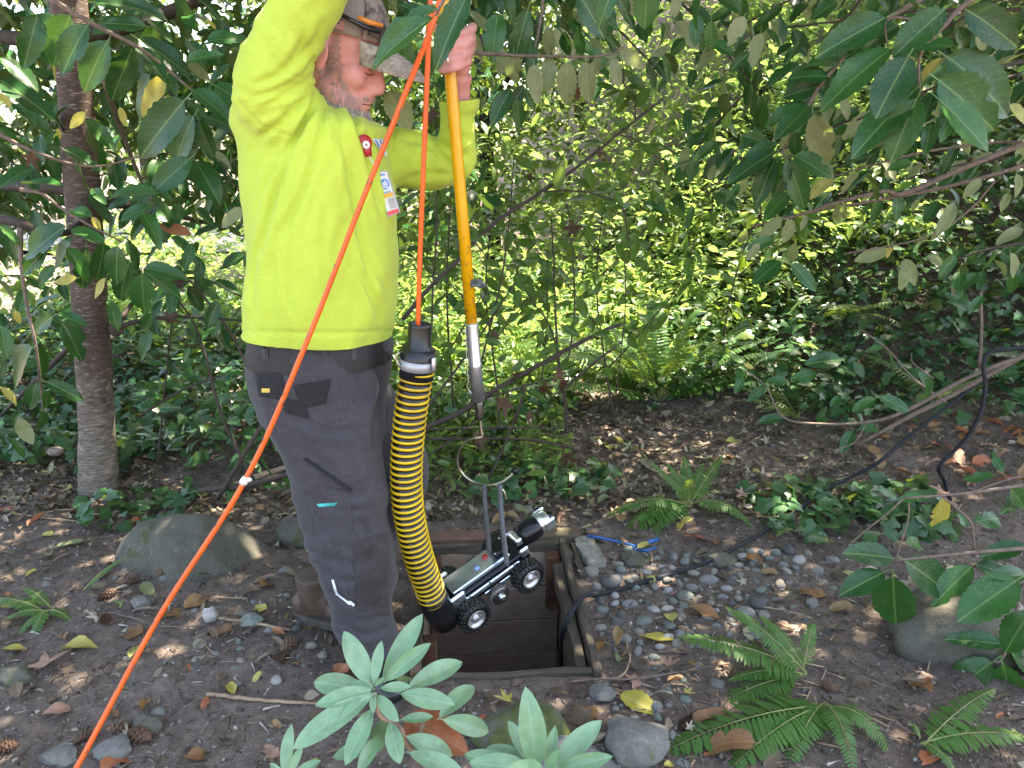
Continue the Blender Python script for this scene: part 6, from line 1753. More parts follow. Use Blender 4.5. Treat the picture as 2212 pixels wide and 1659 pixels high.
TL = [(C5, q) for q in [(640, 180, 410, 530), (510, 110, 350, 500), (780, 300, 570, 660), (960, 350, 800, 740), (1090, 540, 980, 870), (1000, 280, 1390, 530), (1390, 650, 1700, 850), (1340, 730, 980, 1140), (1410, 840, 1200, 1220), (1440, 870, 1540, 1145), (1380, 1150, 1090, 1400), (1420, 1170, 1600, 1470), (1500, 850, 1845, 970), (1060, 190, 750, 155), (200, 60, 280, 240), (0, 420, 290, 635), (0, 580, 390, 820), (1000, 340, 1210, 560), (690, 20, 1000, 40), (860, 30, 1180, 90), (270, 110, 180, 480), (1500, 300, 1790, 240), (1360, 440, 1600, 370), (1560, 620, 1840, 780), (150, 1340, 440, 1300), (800, 1440, 1100, 1330), (1100, 1420, 1300, 1660), (880, 1600, 1090, 1480)]]
TL += [(C6, q) for q in [(600, 90, 440, 30), (470, 170, 680, 245), (430, 290, 612, 498), (480, 230, 320, 440), (820, 250, 935, 437), (770, 280, 740, 542), (940, 425, 1185, 455), (940, 445, 1185, 602), (925, 455, 940, 745), (840, 400, 760, 662), (385, 730, 570, 792), (405, 780, 560, 1032), (345, 740, 200, 845), (235, 940, 320, 1162), (215, 950, 0, 1200), (300, 1165, 556, 1285), (240, 1170, 190, 1355), (285, 1230, 325, 1352), (120, 1380, 40, 1500), (60, 1540, 180, 1660), (0, 100, 155, 130), (0, 150, 150, 260), (430, 150, 120, 350), (300, 300, 130, 470), (560, 290, 530, 590), (680, 260, 640, 520), (930, 60, 1060, 260), (1030, 40, 1180, 170), (60, 130, 60, 400), (0, 800, 60, 1010), (20, 1000, -40, 1200), (270, 1360, 270, 1500), (210, 720, 330, 560)]]
for f, q in TL:
    Y = TY - random.uniform(.25, .65)
    leaf_obj(random.choice(LAUREL_M), P(*f(q[0], q[1]), Y), P(*f(q[2], q[3]), Y + random.uniform(-.06, .06)), tree, M['laurel'], None, random.uniform(.95, 1.2))
for f, q, mt in [(C5, (1200, 560, 1015, 885), 'yellow'), (C5, (440, 300, 360, 580), 'yellow'), (C5, (870, 780, 910, 910), 'yellow'), (C5, (0, 680, 80, 775), 'yellow'), (C5, (415, 930, 440, 1010), 'yellow'), (C6, (690, 490, 612, 622), 'yellow'), (C6, (500, 490, 350, 515), 'yellow'), (C6, (600, 90, 660, 180), 'yellow'), (C6, (800, 290, 810, 350), 'yellow'), (C6, (0, 1200, 120, 1310), 'yellow'), (C6, (1250, 210, 1020, 130), 'rust'), (C6, (100, 700, 130, 790), 'yellow'), (C5, (620, 815, 500, 930), 'yellow'), (C5, (1500, 140, 1570, 210), 'yellow'), (C5, (190, 1090, 290, 1230), 'dark_dead'), (C6, (1050, 740, 1190, 800), 'dark_dead'), (C6, (100, 1400, 220, 1575), 'pale'), (C6, (1600, 40, 1430, 150), 'pale')]:
    Y = TY - random.uniform(.2, .5)
    leaf_obj(random.choice(OVAL_M if mt != 'dark_dead' else MAPLE_M), P(*f(q[0], q[1]), Y), P(*f(q[2], q[3]), Y), tree, M[mt], None, 1.0, label={'yellow': 'yellowing leaf', 'rust': 'orange brown dead leaf', 'dark_dead': 'dark brown dead leaf', 'pale': 'pale leaf'}[mt])
for k in range(185):
    if k < 120: x, y = random.uniform(-30, 530), random.uniform(-60, 470)
    else: x, y = random.uniform(-30, 560), random.uniform(420, 720)
    Y = TY + random.uniform(-.2, .75); L_ = random.uniform(.10, .15)
    B = P(x, y, Y); d_ = Vector((random.gauss(0, .6), random.gauss(0, .5), -random.uniform(.25, 1))).normalized()
    leaf_obj(random.choice(LAUREL_M), B, B + d_ * L_, tree, M['laurel'], None, random.uniform(.9, 1.1))

def crown_leaves(name, N, xr, yr, zr, parent, mat, size, temps=T4, droop=-.5, keep=None, kind='stuff', clump=0.5, seed=1, width=None):
    rg = np.random.default_rng(seed)
    nc = max(3, N // 60)
    cx = np.stack([rg.uniform(*xr, nc), rg.uniform(*yr, nc), rg.uniform(*zr, nc)], 1)
    pick = rg.integers(0, nc, N)
    p = cx[pick] + rg.normal(size=(N, 3)) * np.array([.22, .22, .16]) * clump / .5
    if keep is not None: p = p[keep(p)]
    n = len(p); d = rg.normal(size=(n, 3)); d[:, 2] = d[:, 2] * .6 + droop
    nn = rg.normal(size=(n, 3)) * .45; nn[:, 2] += 1
    return scatter(name, temps, p, d, nn, rg.uniform(size * .7, size * 1.25, n), mat, width, rg.random(n), parent, kind)
def below_top(p, m=.10):     # keeps the overhead shade leaves above the view
    return p[:, 2] > 2.32 + .16 * np.clip(p[:, 1] - 1, 0, 9) 
# outer crown of the tree: behind the trunk, and unseen overhead, shaped to shade the foreground
crown_leaves('crown', 9500, (-4.6, -.3), (3.7, 7.0), (1.0, 3.9), tree, M['laurel_mid'], .13, seed=3)
crown_leaves('crown', 15500, (-3.8, 1.1), (1.3, 5.3), (2.6, 4.3), tree, M['laurel_mid'], .135, T3, keep=below_top, seed=4, width=.9)
# second laurel on the right, its trunk out beyond the picture, crown added overhead to shade the foreground
t2 = thing('laurel_tree', 'unseen laurel tree placed on the bank side so its crown shades the pit', 'tree', (3.6, 3.4, Tz(3.6, 3.4)))
MB().tube([Vector((3.6, 3.4, Tz(3.6, 3.4) - .1)), Vector((3.55, 3.45, 1.6)), Vector((3.4, 3.6, 2.6)), Vector((3.0, 3.9, 3.6))], [.12, .10, .09, .06], 14).obj('trunk', M['bark'], t2)
for e in ((1.2, 4.6, 3.4), (2.2, 2.6, 3.2), (1.0, 3.2, 3.6), (2.6, 5.2, 3.4), (3.2, 1.8, 3.0)):
    MB().tube([Vector((3.42, 3.6, 2.5)), Vector((3.42, 3.6, 2.5)).lerp(Vector(e), .5) + Vector((0, 0, .25)), Vector(e)], [.06, .035, .012], 8).obj('limb', M['bark_dark'], t2)
crown_leaves('crown', 17500, (.4, 5.0), (1.3, 5.3), (2.6, 4.3), t2, M['laurel_mid'], .135, T3, keep=below_top, seed=6, width=.9)

# ------------------------------------------------------------------ laurel branches reaching into view
M['laurel_pale'] = M['pale']
def branch(label, stems, leaves, name='laurel_branch', Y=2.4, mat='laurel', me=None, dy=.08, twig='twig', wd=1.0, root=None, flip=False):
    r0 = stems[0][0][0]
    t = thing(name, label, 'branch', P(r0[0], r0[1], r0[2]))
    for pts, rad in stems: pxtube('stem', pts, rad, M[twig], t, 8)
    for q in leaves:
        bx, by, tx, ty = q[:4]; mt = q[4] if len(q) > 4 else mat; yy = Y + (q[5] if len(q) > 5 else random.uniform(-dy, dy)); w_ = (q[6] if len(q) > 6 else 1) * wd
        B = P(bx, by, yy); Tp = P(tx, ty, yy + random.uniform(-.05, .05))
        nh = (CAMP - B).normalized() * random.uniform(.6, 1) + Vector((random.uniform(-.3, .3), 0, random.uniform(.2, .9)))
        if mt == 'pale': nh = (CAMP - B).normalized() + Vector((random.uniform(-.25, .25), 0, random.uniform(-.2, .3)))
        leaf_obj(random.choice(me or LAUREL_M), B, Tp, t, M[mt], nh, w_ * random.uniform(.95, 1.12))
    return t
C3 = lambda x, y: (1591 + x / 3.024, y / 3.024)
def cv(f, lst): return [(*f(q[0], q[1]), *f(q[2], q[3]), *q[4:]) for q in lst]
def st(f, Y, pts): return [(*f(x, y), Y) for x, y in pts]
YT = 2.15
branch('spray of large glossy serrated laurel leaves high on the bank side', [(st(C3, YT, [(1900, -260), (1480, 40), (1365, 160), (1230, 300), (1190, 420), (1200, 610)]), [.010, .007, .006, .005, .004, .003]), (st(C3, YT, [(1365, 160), (1180, 130), (980, 130), (990, 320)]), [.005, .004, .003, .002])],
       cv(C3, [(975, 115, 520, 345, 'laurel', -.02), (1055, 165, 720, 330, 'laurel', .05), (1362, 60, 1012, 362, 'laurel', -.08, 1.25), (1010, 320, 518, 672, 'laurel', -.05), (1125, 368, 903, 762, 'laurel', -.12, 1.3), (1165, 590, 753, 988, 'laurel', -.02), (1182, 640, 998, 1052, 'laurel', -.06, 1.25), (1318, 522, 1738, 842, 'laurel', -.04, 1.15), (1320, 648, 1682, 972, 'laurel', -.10, 1.15), (1375, 372, 1872, 722, 'laurel', .03, 1.1), (1420, 300, 1195, 285, 'laurel', -.14, 1.3), (1440, 180, 1540, 375, 'laurel', .02, 1.1), (1500, 62, 1885, 295, 'laurel', 0, 1.0), (1160, 480, 1190, 640, 'laurel', .06), (1340, 380, 1180, 540, 'yellow', .08, .8), (1790, 680, 1900, 800, 'yellow', .05, .9), (1050, -30, 1230, 40, 'laurel', .1)]), Y=YT)
YM = 2.75
branch('drooping laurel branch tip of mixed dark and pale leaves over the sunny clearing', [(st(C3, YM, [(1230, -20), (980, 130), (750, 330), (560, 540), (450, 720), (365, 860)]), [.009, .008, .007, .006, .005, .003]), (st(C3, YM, [(365, 860), (300, 1000), (360, 1030)]), [.003, .003, .002])],
       cv(C3, [(505, 748, 602, 1088, 'pale'), (380, 862, 390, 1040), (262, 935, 20, 1075), (330, 1040, 472, 1370), (380, 1018, 632, 1145), (250, 1040, 108, 1362), (622, 1165, 478, 1287, 'yellow'), (235, 1000, -60, 1180), (280, 1030, 180, 1260), (340, 1060, 250, 1290), (200, 930, 40, 880), (430, 700, 180, 800), (560, 560, 300, 620), (600, 500, 380, 480), (690, 400, 460, 400), (760, 330, 540, 280), (560, 560, 640, 720), (650, 440, 560, 640), (820, 270, 650, 200), (480, 690, 250, 900)]), Y=YM, wd=1.05)
YC4 = 2.5
C4 = lambda x, y: (1042.4 + x / 3.3606, y / 3.3606)
branch('row of pale leaf undersides hanging from a horizontal twig beside the hand', [(st(C4, YC4, [(-100, 380), (300, 405), (560, 408), (800, 412), (960, 380), (1010, 330)]), [.007, .005, .004, .004, .003, .003]), (st(C4, YC4, [(440, -30), (425, 120), (400, 260), (380, 340)]), [.005, .004, .003, .002])],
       cv(C4, [(225, 385, 222, 602, 'pale', 0, 1.3), (372, 468, 396, 752, 'pale', -.03, 1.0), (480, 405, 480, 660, 'pale', .02, 1.0), (615, 445, 608, 775, 'pale', -.04, 1.05), (750, 450, 772, 748, 'pale', -.02, 1.1), (948, 430, 985, 625, 'pale', 0, 1.1), (990, 355, 1182, 492, 'pale', .02, 1.0), (830, 390, 840, 510, 'pale', .08, 1.2), (480, 190, 480, 420, 'pale', .12, 1.0), (150, 350, 120, 560, 'pale', .1), (110, 100, 60, 420, 'laurel', .15, 1.2), (330, 70, 210, 480, 'laurel', .1), (600, 230, 610, 430, 'laurel', .12), (690, 220, 720, 420, 'laurel', .12), (520, 190, 640, 280, 'laurel', .1), (300, 620, 190, 800, 'laurel', .12), (300, 650, 390, 800, 'laurel', .1), (200, 650, 60, 900, 'laurel', .1), (250, 720, 270, 940, 'laurel', .1), (680, 600, 690, 730, 'dark_dead', .1)]), Y=YC4)
branch('big green leaf and dark companions hanging at the top of the clearing', [(st(C4, 2.0, [(700, -200), (740, -60), (900, -40), (1100, -60), (1400, -120)]), [.006, .005, .005, .006, .007])],
       cv(C4, [(690, -60, 905, 272, 'laurel', -.1, 1.3), (960, -60, 1088, 130, 'laurel', 0, 1.2), (1190, -110, 1182, 215, 'laurel', .05, 1.4), (1590, -60, 1520, 225, 'laurel', .1, .9), (1410, -40, 1395, 130, 'pale', .15, 1.1), (1660, 150, 1655, 380, 'laurel', .3, 1.1), (1470, 280, 1360, 400, 'laurel', .3, 1.2), (1290, 160, 1330, 330, 'laurel', .4), (1560, 110, 1540, 330, 'laurel', .4), (1900, 120, 1780, 330, 'pale', .4, 1.2), (1940, 380, 1780, 520, 'laurel', .4)]), Y=2.0)
C1 = lambda x, y: (466.3 + x / 3.3594, y / 3.3594)
branch('three large leaves in front of the cap where the orange cable folds', [([(1030, -150, 1.66), (975, -30, 1.66), (950, 15, 1.66), (940, 35, 1.66)], [.005, .004, .003, .002])],
       [(*C1(1605, 62), *C1(1075, 305), 'laurel', .03, .72), (*C1(1578, 128), *C1(1062, 440), 'laurel', -.03, .70), (*C1(1835, -60), *C1(1570, 478), 'laurel', -.06, .75), (*C1(1250, 660), *C1(1410, 935), 'pale', .42, 1.25), (1330, -40, 1290, 60, 'laurel', .0)], Y=1.66)
YR = 1.95
branch('glossy laurel spray with insect bitten leaves low on the bank side', [([(2260, 1045, YR), (2212, 1048, YR), (2080, 1066, YR), (1955, 1076, YR)], [.006, .0055, .004, .003]), (st(R3, YR, [(1640, 195), (1560, 270), (1470, 340), (1385, 412)]), [.003, .0025, .002, .0015]), (st(R3, YR - .05, [(2260, 430), (2000, 450), (1800, 470), (1610, 490)]), [.006, .005, .004, .003]), (st(R3, YR, [(1830, 190), (1900, 250), (1960, 310), (1975, 400), (1990, 500)]), [.003, .003, .003, .003, .002]), (st(R3, YR, [(1665, 215), (1660, 300), (1620, 430), (1605, 490)]), [.0025] * 4), (st(R3, YR - .1, [(2280, 560), (2190, 640), (2170, 820), (2105, 960), (2060, 975)]), [.005, .005, .004, .004, .003])],
       cv(R3, [(1585, 480, 1365, 445, 'laurel', 0, 1.1), (1545, 548, 1335, 650, 'laurel', -.04, 1.15), (1590, 570, 1600, 818, 'laurel', -.06, 1.2), (1645, 492, 1880, 650, 'laurel', -.02, 1.1), (1965, 520, 1772, 700, 'laurel', 0, .95), (2180, 585, 1897, 772, 'laurel', -.1, 1.25), (1985, 512, 2140, 550, 'laurel', .02, 1.1), (2108, 890, 1838, 852, 'laurel', -.1, .8), (2065, 972, 1828, 1140, 'laurel', -.12, 1.3), (2112, 985, 2172, 1272, 'laurel', -.14, 1.2), (2240, 740, 2108, 930, 'laurel', -.12, 1.3), (2220, 420, 2000, 470, 'laurel', -.02, 1.1), (2230, 560, 2060, 560, 'laurel', -.05, .9), (2150, 930, 2250, 1010, 'laurel', -.1, 1.2)]), Y=YR)
branch('chewed laurel leaves and one yellow leaf on a thin twig above the spray', [([(2250, 1020, 2.0), (2180, 1035, 2.0), (2100, 1062, 2.0)], [.004, .003, .002])],
       cv(R3, [(1620, 200, 1762, 185, 'laurel', 0, .9), (2068, 85, 1912, 100, 'laurel', 0, 1.0), (1832, 198, 1785, 348, 'yellow', 0, .9), (1605, 190, 1528, 148, 'laurel', 0, 1.0), (1612, 400, 1532, 305, 'laurel', .02, .9), (1650, 402, 1752, 430, 'laurel', .02, 1.0), (2110, 70, 2060, -30, 'laurel', 0, 1.0), (2150, 150, 2230, 250, 'laurel', 0, 1.2), (2200, 190, 2110, 260, 'laurel', .05), (2090, 290, 1990, 300, 'laurel', .1, 1.4), (2100, 560, 2250, 590, 'laurel', -.1, .9), (2080, 820, 2020, 800, 'pale', -.05, .7)]), Y=2.0, me=HOLED_M, name='laurel_branch')
C7 = lambda x, y: (1591 + x / 2.749, 493.7 + y / 2.749)
branch('long thin bare branches crossing the bank with a few pale leaves', [(st(C3, 3.0, [(2100, 820), (1878, 935), (1500, 1090), (1090, 1265), (960, 1250), (600, 1340), (480, 1385), (100, 1480)]), [.013, .012, .011, .010, .008, .007, .006, .004]), (st(C3, 3.05, [(2100, 980), (1878, 1080), (1330, 1230), (740, 1340), (480, 1390)]), [.009, .008, .007, .005, .003]), (st(C3, 3.05, [(1878, 930), (1680, 930), (1240, 990), (880, 1080), (640, 1150)]), [.005, .005, .005, .004, .003]), (st(C3, 3.0, [(1690, 1180), (1500, 1390), (1200, 1560), (700, 1659)]), [.004, .004, .003, .003]), (st(C3, 3.0, [(1240, 990), (1250, 1130), (1170, 1060)]), [.003, .002, .002])],
       cv(C3, [(360, 1430, 312, 1592, 'pale'), (690, 1335, 640, 1462, 'pale'), (300, 1420, 140, 1560, 'pale'), (460, 1410, 420, 1500, 'pale'), (700, 1340, 700, 1440, 'pale'), (960, 1160, 985, 1245, 'laurel'), (240, 1560, 80, 1620, 'laurel'), (380, 1590, 360, 1720, 'pale'), (60, 1500, 20, 1600, 'pale'), (1140, 1060, 990, 1100, 'laurel'), (880, 1010, 690, 1070, 'laurel'), (340, 1260, 180, 1430, 'laurel'), (1600, 1170, 1480, 1290, 'pale'), (150, 1590, 60, 1700, 'pale'), (1420, 1330, 1330, 1520, 'pale')]), Y=3.0, name='thin_branch')
branch('slender twigs with small dark leaves reaching over the ivy bank', [(st(C7, 3.0, [(1900, 650), (1707, 752), (1240, 1010), (1030, 1115), (720, 1285)]), [.012, .011, .010, .009, .005]), (st(C7, 2.95, [(1900, 700), (1450, 850), (1000, 1085), (770, 1150), (500, 1160), (280, 1122), (170, 935), (40, 835)]), [.011, .009, .008, .006, .005, .004, .003, .002]), (st(C7, 3.0, [(1450, 370), (1455, 600), (1443, 830)]), [.005, .006, .007]), (st(C7, 2.95, [(1240, 1030), (1050, 890), (900, 720), (720, 585)]), [.005, .004, .003, .002]), (st(C7, 2.95, [(1170, 890), (1050, 800), (1040, 740)]), [.003, .002, .002]), (st(C7, 2.95, [(770, 1160), (700, 1270), (570, 1320)]), [.003] * 3)],
       cv(C7, [(825, 1010, 680, 1082), (862, 1003, 1032, 1082), (1115, 900, 1150, 1035), (172, 932, 62, 1030), (180, 905, 312, 908), (40, 880, -10, 980), (275, 1122, 128, 1142), (480, 862, 320, 890), (745, 600, 768, 525), (740, 600, 690, 640), (700, 790, 755, 885), (880, 700, 780, 720), (900, 740, 940, 850), (620, 780, 420, 790), (1080, 850, 1180, 960), (1440, 480, 1260, 430), (1460, 400, 1380, 500), (1440, 700, 1320, 650), (560, 1060, 620, 980), (690, 1200, 620, 1330, 'laurel'), (480, 1150, 530, 1060), (100, 830, 40, 800, 'yellow'), (920, 110, 890, 170, 'yellow'), (900, 130, 700, 190, 'pale'), (260, 190, 90, 330), (330, 210, 480, 370)]), Y=2.95, dy=.12, name='thin_branch', me=OVAL_M + LAUREL_M[:2])
def random_spray(label, x0, y0, x1, y1, Y, n, spread, L=(.09, .14), mats=('laurel', 'laurel', 'laurel', 'pale')):
    stem = [(x0, y0, Y), ((x0 + x1) / 2, (y0 + y1) / 2 - 15, Y), (x1, y1, Y + .1)]
    t = thing('laurel_branch', label, 'branch', P(*stem[0])); pxtube('stem', stem, [.007, .005, .003], M['twig_dark'], t, 8)
    for k in range(n):
        u = random.random(); x = x0 + (x1 - x0) * u + random.gauss(0, spread); y = y0 + (y1 - y0) * u + random.gauss(0, spread * .6)
        B = P(x, y, Y + random.uniform(-.3, .35)); d_ = Vector((random.gauss(0, .55) + (.3 if x1 > x0 else -.3), random.gauss(0, .4), -random.uniform(.3, 1))).normalized()
        leaf_obj(random.choice(LAUREL_M), B, B + d_ * random.uniform(*L), t, M[random.choice(mats)], None, random.uniform(.9, 1.15))
random_spray('dark laurel branch hanging behind the gripping hand', 1050, -60, 1200, 130, 3.1, 30, 60)
random_spray('dark laurel branch between hand and sunny clearing', 1160, -80, 1420, 150, 3.3, 34, 60)
random_spray('dark drooping laurel branch above the sunny clearing', 1400, -60, 1640, 200, 3.4, 34, 60)
random_spray('laurel branch behind the high glossy spray', 1900, -60, 1650, 330, 3.2, 34, 55)
random_spray('lower dark laurel branch at the clearing edge', 2000, 200, 1500, 420, 3.6, 38, 50)
random_spray('shaded laurel branch above the cap', 700, -90, 960, 60, 3.0, 26, 60)
random_spray('laurel branch over the ivy bank corner', 2260, -40, 1950, 120, 3.2, 26, 60)
random_spray('shaded laurel branch left of the shirt', 300, 120, 520, 420, 3.6, 32, 70)

for a in ((2230, 150, 1800, 330, 3.7, 46, 70, 'deep shaded laurel branch under the high glossy spray'), (2260, 330, 1850, 420, 4.2, 46, 70, 'shaded laurel branch crossing above the bare branches'), (1850, -60, 1500, 120, 4.0, 46, 75, 'dark laurel mass at the top behind the clearing'), (1650, 160, 1450, 400, 3.9, 30, 55, 'thin dark branch hanging at the right of the sunny hollow'), (1500, -80, 1020, 40, 3.8, 50, 60, 'dark laurel limb along the top above the sunny hollow'), (2260, 20, 1700, 60, 3.0, 34, 70, 'laurel limb along the top over the bank'), (2260, 120, 1850, 260, 2.5, 34, 75, 'large leaved laurel limb beside the high glossy spray'), (2240, 520, 1980, 600, 3.3, 26, 60, 'low laurel limb in front of the ivy bank')):
    random_spray(a[7], *a[:7])

# ------------------------------------------------------------------ shrubs with visible stems
def stem_shrub(label, stems, n, L=(.045, .075), mat='shrub_obj', dead=0, name='wild_shrub', base=None, twig='twig_dark', me=None):
    t = thing(name, label, 'shrub', P(*stems[0][0][0][:3]) if base is None else base)
    lines = []
    for pts, rad in stems:
        pxtube('stem', pts, rad, M[twig], t, 7, 5, .002); lines.append([P(*q) for q in spline(pts, 6)])
    for k in range(n + dead):
        ln = random.choice(lines); i = random.randrange(max(1, len(ln) // 4), len(ln)); B = ln[i] + Vector((random.gauss(0, .03), random.gauss(0, .05), random.gauss(0, .03)))
        dd_ = k >= n
        d_ = Vector((random.gauss(0, .8), random.gauss(0, .6), random.uniform(-.9, .35) if not dd_ else -1.5)).normalized()
        nh = Vector((random.uniform(-.5, .5), -random.uniform(0, .8), random.uniform(.3, 1)))
        leaf_obj(random.choice(MAPLE_M if dd_ else (me or OVAL_M)), B, B + d_ * (random.uniform(.07, .11) if dd_ else random.uniform(*L)), t, M['dark_dead' if dd_ else mat], nh, 1.0)
    return t
C6b = lambda x, y: (987.5 + x / 2.749, 438.9 + y / 2.749)
Yb = 3.0
stem_shrub('long leaning bare stem rising behind the pole toward the clearing', [([(870, 690, Yb), (930, 620, Yb), (985, 568, Yb), (1060, 488, Yb), (1170, 414, Yb), (1257, 354, Yb), (1370, 262, Yb), (1432, 214, Yb)], [.009, .0085, .008, .0075, .007, .006, .005, .0035]), ([(1170, 414, Yb), (1250, 412, Yb), (1300, 425, Yb), (1345, 450, Yb), (1362, 560, Yb)], [.004, .0035, .003, .003, .002]), ([(1340, 290, Yb), (1390, 310, Yb), (1425, 350, Yb), (1440, 380, Yb)], [.003, .003, .0025, .002]), ([(1372, 260, Yb), (1372, 210, Yb), (1350, 190, Yb), (1345, 130, Yb)], [.0035, .003, .003, .002])], 60, (.06, .10), dead=1)
stem_shrub('bare grey branch leaning low behind the pole tip', [([(900, 930, Yb), (987, 894, Yb), (1060, 848, Yb), (1133, 806, Yb), (1206, 766, Yb), (1286, 723, Yb), (1344, 699, Yb)], [.012, .011, .010, .010, .009, .008, .006]), ([(1206, 850, Yb), (1290, 780, Yb), (1345, 737, Yb)], [.005, .005, .004]), ([(1133, 830, Yb), (1125, 870, Yb), (1090, 960, Yb), (1058, 1030, Yb)], [.006, .006, .005, .005]), ([(1050, 860, Yb), (1150, 830, Yb), (1215, 815, Yb)], [.004, .004, .003])], 14, (.05, .08), dead=6)
stem_shrub('upright thin dark sapling stems in the sunny clearing', [([(1222, 935, 3.3), (1220, 850, 3.3), (1206, 777, 3.3), (1200, 680, 3.3), (1197, 584, 3.3), (1190, 470, 3.3)], [.008, .007, .006, .005, .004, .003]), ([(1206, 770, 3.3), (1185, 700, 3.3), (1130, 620, 3.3), (1110, 560, 3.3)], [.004, .003, .003, .002]), ([(1225, 790, 3.3), (1240, 690, 3.3), (1238, 560, 3.3), (1225, 440, 3.3)], [.004, .004, .003, .002]), ([(1160, 900, 3.4), (1180, 720, 3.4), (1182, 540, 3.4)], [.004, .003, .002]), ([(1330, 860, 3.4), (1352, 640, 3.4), (1338, 480, 3.4)], [.003, .003, .002])], 70, (.05, .085), dead=3)
stem_shrub('tangle of thin dark stems between the hose and the pole', [([(930, 860, 3.1), (935, 640, 3.1), (945, 420, 3.1), (940, 250, 3.1)], [.005, .004, .003, .002]), ([(980, 880, 3.2), (965, 640, 3.2), (975, 400, 3.2)], [.005, .004, .002]), ([(1010, 900, 3.1), (1075, 640, 3.1), (1100, 480, 3.1), (1110, 330, 3.1)], [.005, .004, .003, .002]), ([(910, 900, 3.0), (990, 790, 3.0), (1060, 690, 3.0), (1130, 580, 3.0)], [.006, .005, .004, .002]), ([(890, 800, 3.0), (960, 770, 3.0), (1040, 640, 3.0)], [.005, .004, .003])], 90, (.05, .09), dead=4)
stem_shrub('loose light green shrub in the middle of the sunny hollow', [([(1330, 930, 3.9), (1310, 800, 3.9), (1290, 640, 3.9), (1300, 480, 3.9), (1330, 360, 3.9)], [.006, .005, .004, .003, .002]), ([(1310, 800, 3.9), (1400, 700, 3.8), (1470, 610, 3.8), (1500, 520, 3.8)], [.004, .004, .003, .002]), ([(1300, 720, 3.9), (1230, 620, 3.8), (1160, 540, 3.8), (1120, 470, 3.8)], [.004, .003, .003, .002]), ([(1295, 600, 3.9), (1390, 500, 3.8), (1440, 420, 3.8)], [.003, .003, .002]), ([(1298, 560, 3.9), (1220, 440, 3.8), (1180, 330, 3.8)], [.003, .003, .002])], 130, (.07, .115))
stem_shrub('loose light green shrub right behind the yellow pole', [([(1080, 930, 3.5), (1070, 800, 3.5), (1050, 640, 3.5), (1060, 500, 3.5), (1090, 400, 3.5)], [.005, .005, .004, .003, .002]), ([(1065, 740, 3.5), (1130, 660, 3.5), (1180, 590, 3.5)], [.004, .003, .002]), ([(1060, 700, 3.5), (960, 600, 3.4), (900, 520, 3.4)], [.004, .003, .002]), ([(1055, 560, 3.5), (980, 460, 3.5), (950, 420, 3.5)], [.003, .003, .002])], 100, (.06, .10))
stem_shrub('loose shrub with scattered leaves at the right of the hollow', [([(1560, 800, 4.2), (1570, 680, 4.2), (1600, 560, 4.2), (1640, 460, 4.2)], [.006, .005, .004, .002]), ([(1570, 680, 4.2), (1500, 600, 4.2), (1460, 500, 4.2)], [.004, .003, .002]), ([(1590, 600, 4.2), (1680, 520, 4.1), (1740, 470, 4.1)], [.004, .003, .002])], 90, (.07, .115))
stem_shrub('thin horizontal dead stems lying across the clearing edge', [([(900, 928, 3.2), (988, 926, 3.2), (1100, 924, 3.2), (1220, 925, 3.2)], [.004] * 4), ([(920, 948, 3.1), (988, 948, 3.1), (1100, 948, 3.1), (1165, 952, 3.1), (1262, 974, 3.1)], [.006, .006, .005, .005, .004]), ([(900, 1000, 3.1), (960, 960, 3.1), (1040, 900, 3.1)], [.005, .004, .003])], 4, dead=4)
stem_shrub('bare twiggy shrub between the tree and the worker', [([(560, 1060, 2.9), (480, 900, 3.0), (420, 700, 3.1), (330, 600, 3.1)], [.008, .007, .005, .003]), ([(600, 960, 2.9), (520, 760, 3.1), (440, 640, 3.1), (390, 590, 3.1)], [.008, .006, .005, .003]), ([(470, 1080, 2.8), (540, 960, 2.8), (600, 860, 2.9)], [.009, .009, .006]), ([(430, 1060, 2.9), (520, 1050, 2.8), (640, 1020, 2.8)], [.013, .013, .010]), ([(300, 900, 3.2), (420, 830, 3.2), (540, 800, 3.2)], [.006, .005, .003]), ([(340, 1000, 3.2), (360, 800, 3.2), (380, 640, 3.2)], [.005, .004, .003])], 70, (.06, .11), 'laurel', dead=1, me=LAUREL_M)

# ------------------------------------------------------------------ ivy and undergrowth masses
def clearing(x, y): return ((x - .80) / .80) ** 2 + ((y - 3.35) / .72) ** 2
def ivy(name, N, x0, x1, y0, y1, size, lift, keep, seed):
    rg = np.random.default_rng(seed); X = rg.uniform(x0, x1, N); Y = rg.uniform(y0, y1, N)
    k = keep(X, Y, rg); X, Y = X[k], Y[k]; n = len(X)
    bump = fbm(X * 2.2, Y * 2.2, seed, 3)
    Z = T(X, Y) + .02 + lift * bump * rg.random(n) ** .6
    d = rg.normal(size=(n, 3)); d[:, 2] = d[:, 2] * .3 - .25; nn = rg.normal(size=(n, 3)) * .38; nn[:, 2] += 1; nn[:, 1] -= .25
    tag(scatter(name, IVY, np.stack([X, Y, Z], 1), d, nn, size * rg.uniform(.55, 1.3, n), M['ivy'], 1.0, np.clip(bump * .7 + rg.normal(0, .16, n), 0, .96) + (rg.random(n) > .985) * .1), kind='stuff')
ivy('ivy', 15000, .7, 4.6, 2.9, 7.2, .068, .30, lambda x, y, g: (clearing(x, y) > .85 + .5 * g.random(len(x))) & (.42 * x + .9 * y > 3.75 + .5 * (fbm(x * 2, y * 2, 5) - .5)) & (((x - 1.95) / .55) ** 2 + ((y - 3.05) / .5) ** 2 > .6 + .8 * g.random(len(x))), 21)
ivy('ivy', 13000, -4.2, .4, 2.95, 7.5, .070, .34, lambda x, y, g: (y > 3.0 + .45 * fbm(x * 2, y * 2, 9) + .35 * np.exp(-((x + .5) / .5) ** 2)) & (clearing(x, y) > .9 + .5 * g.random(len(x))), 22)
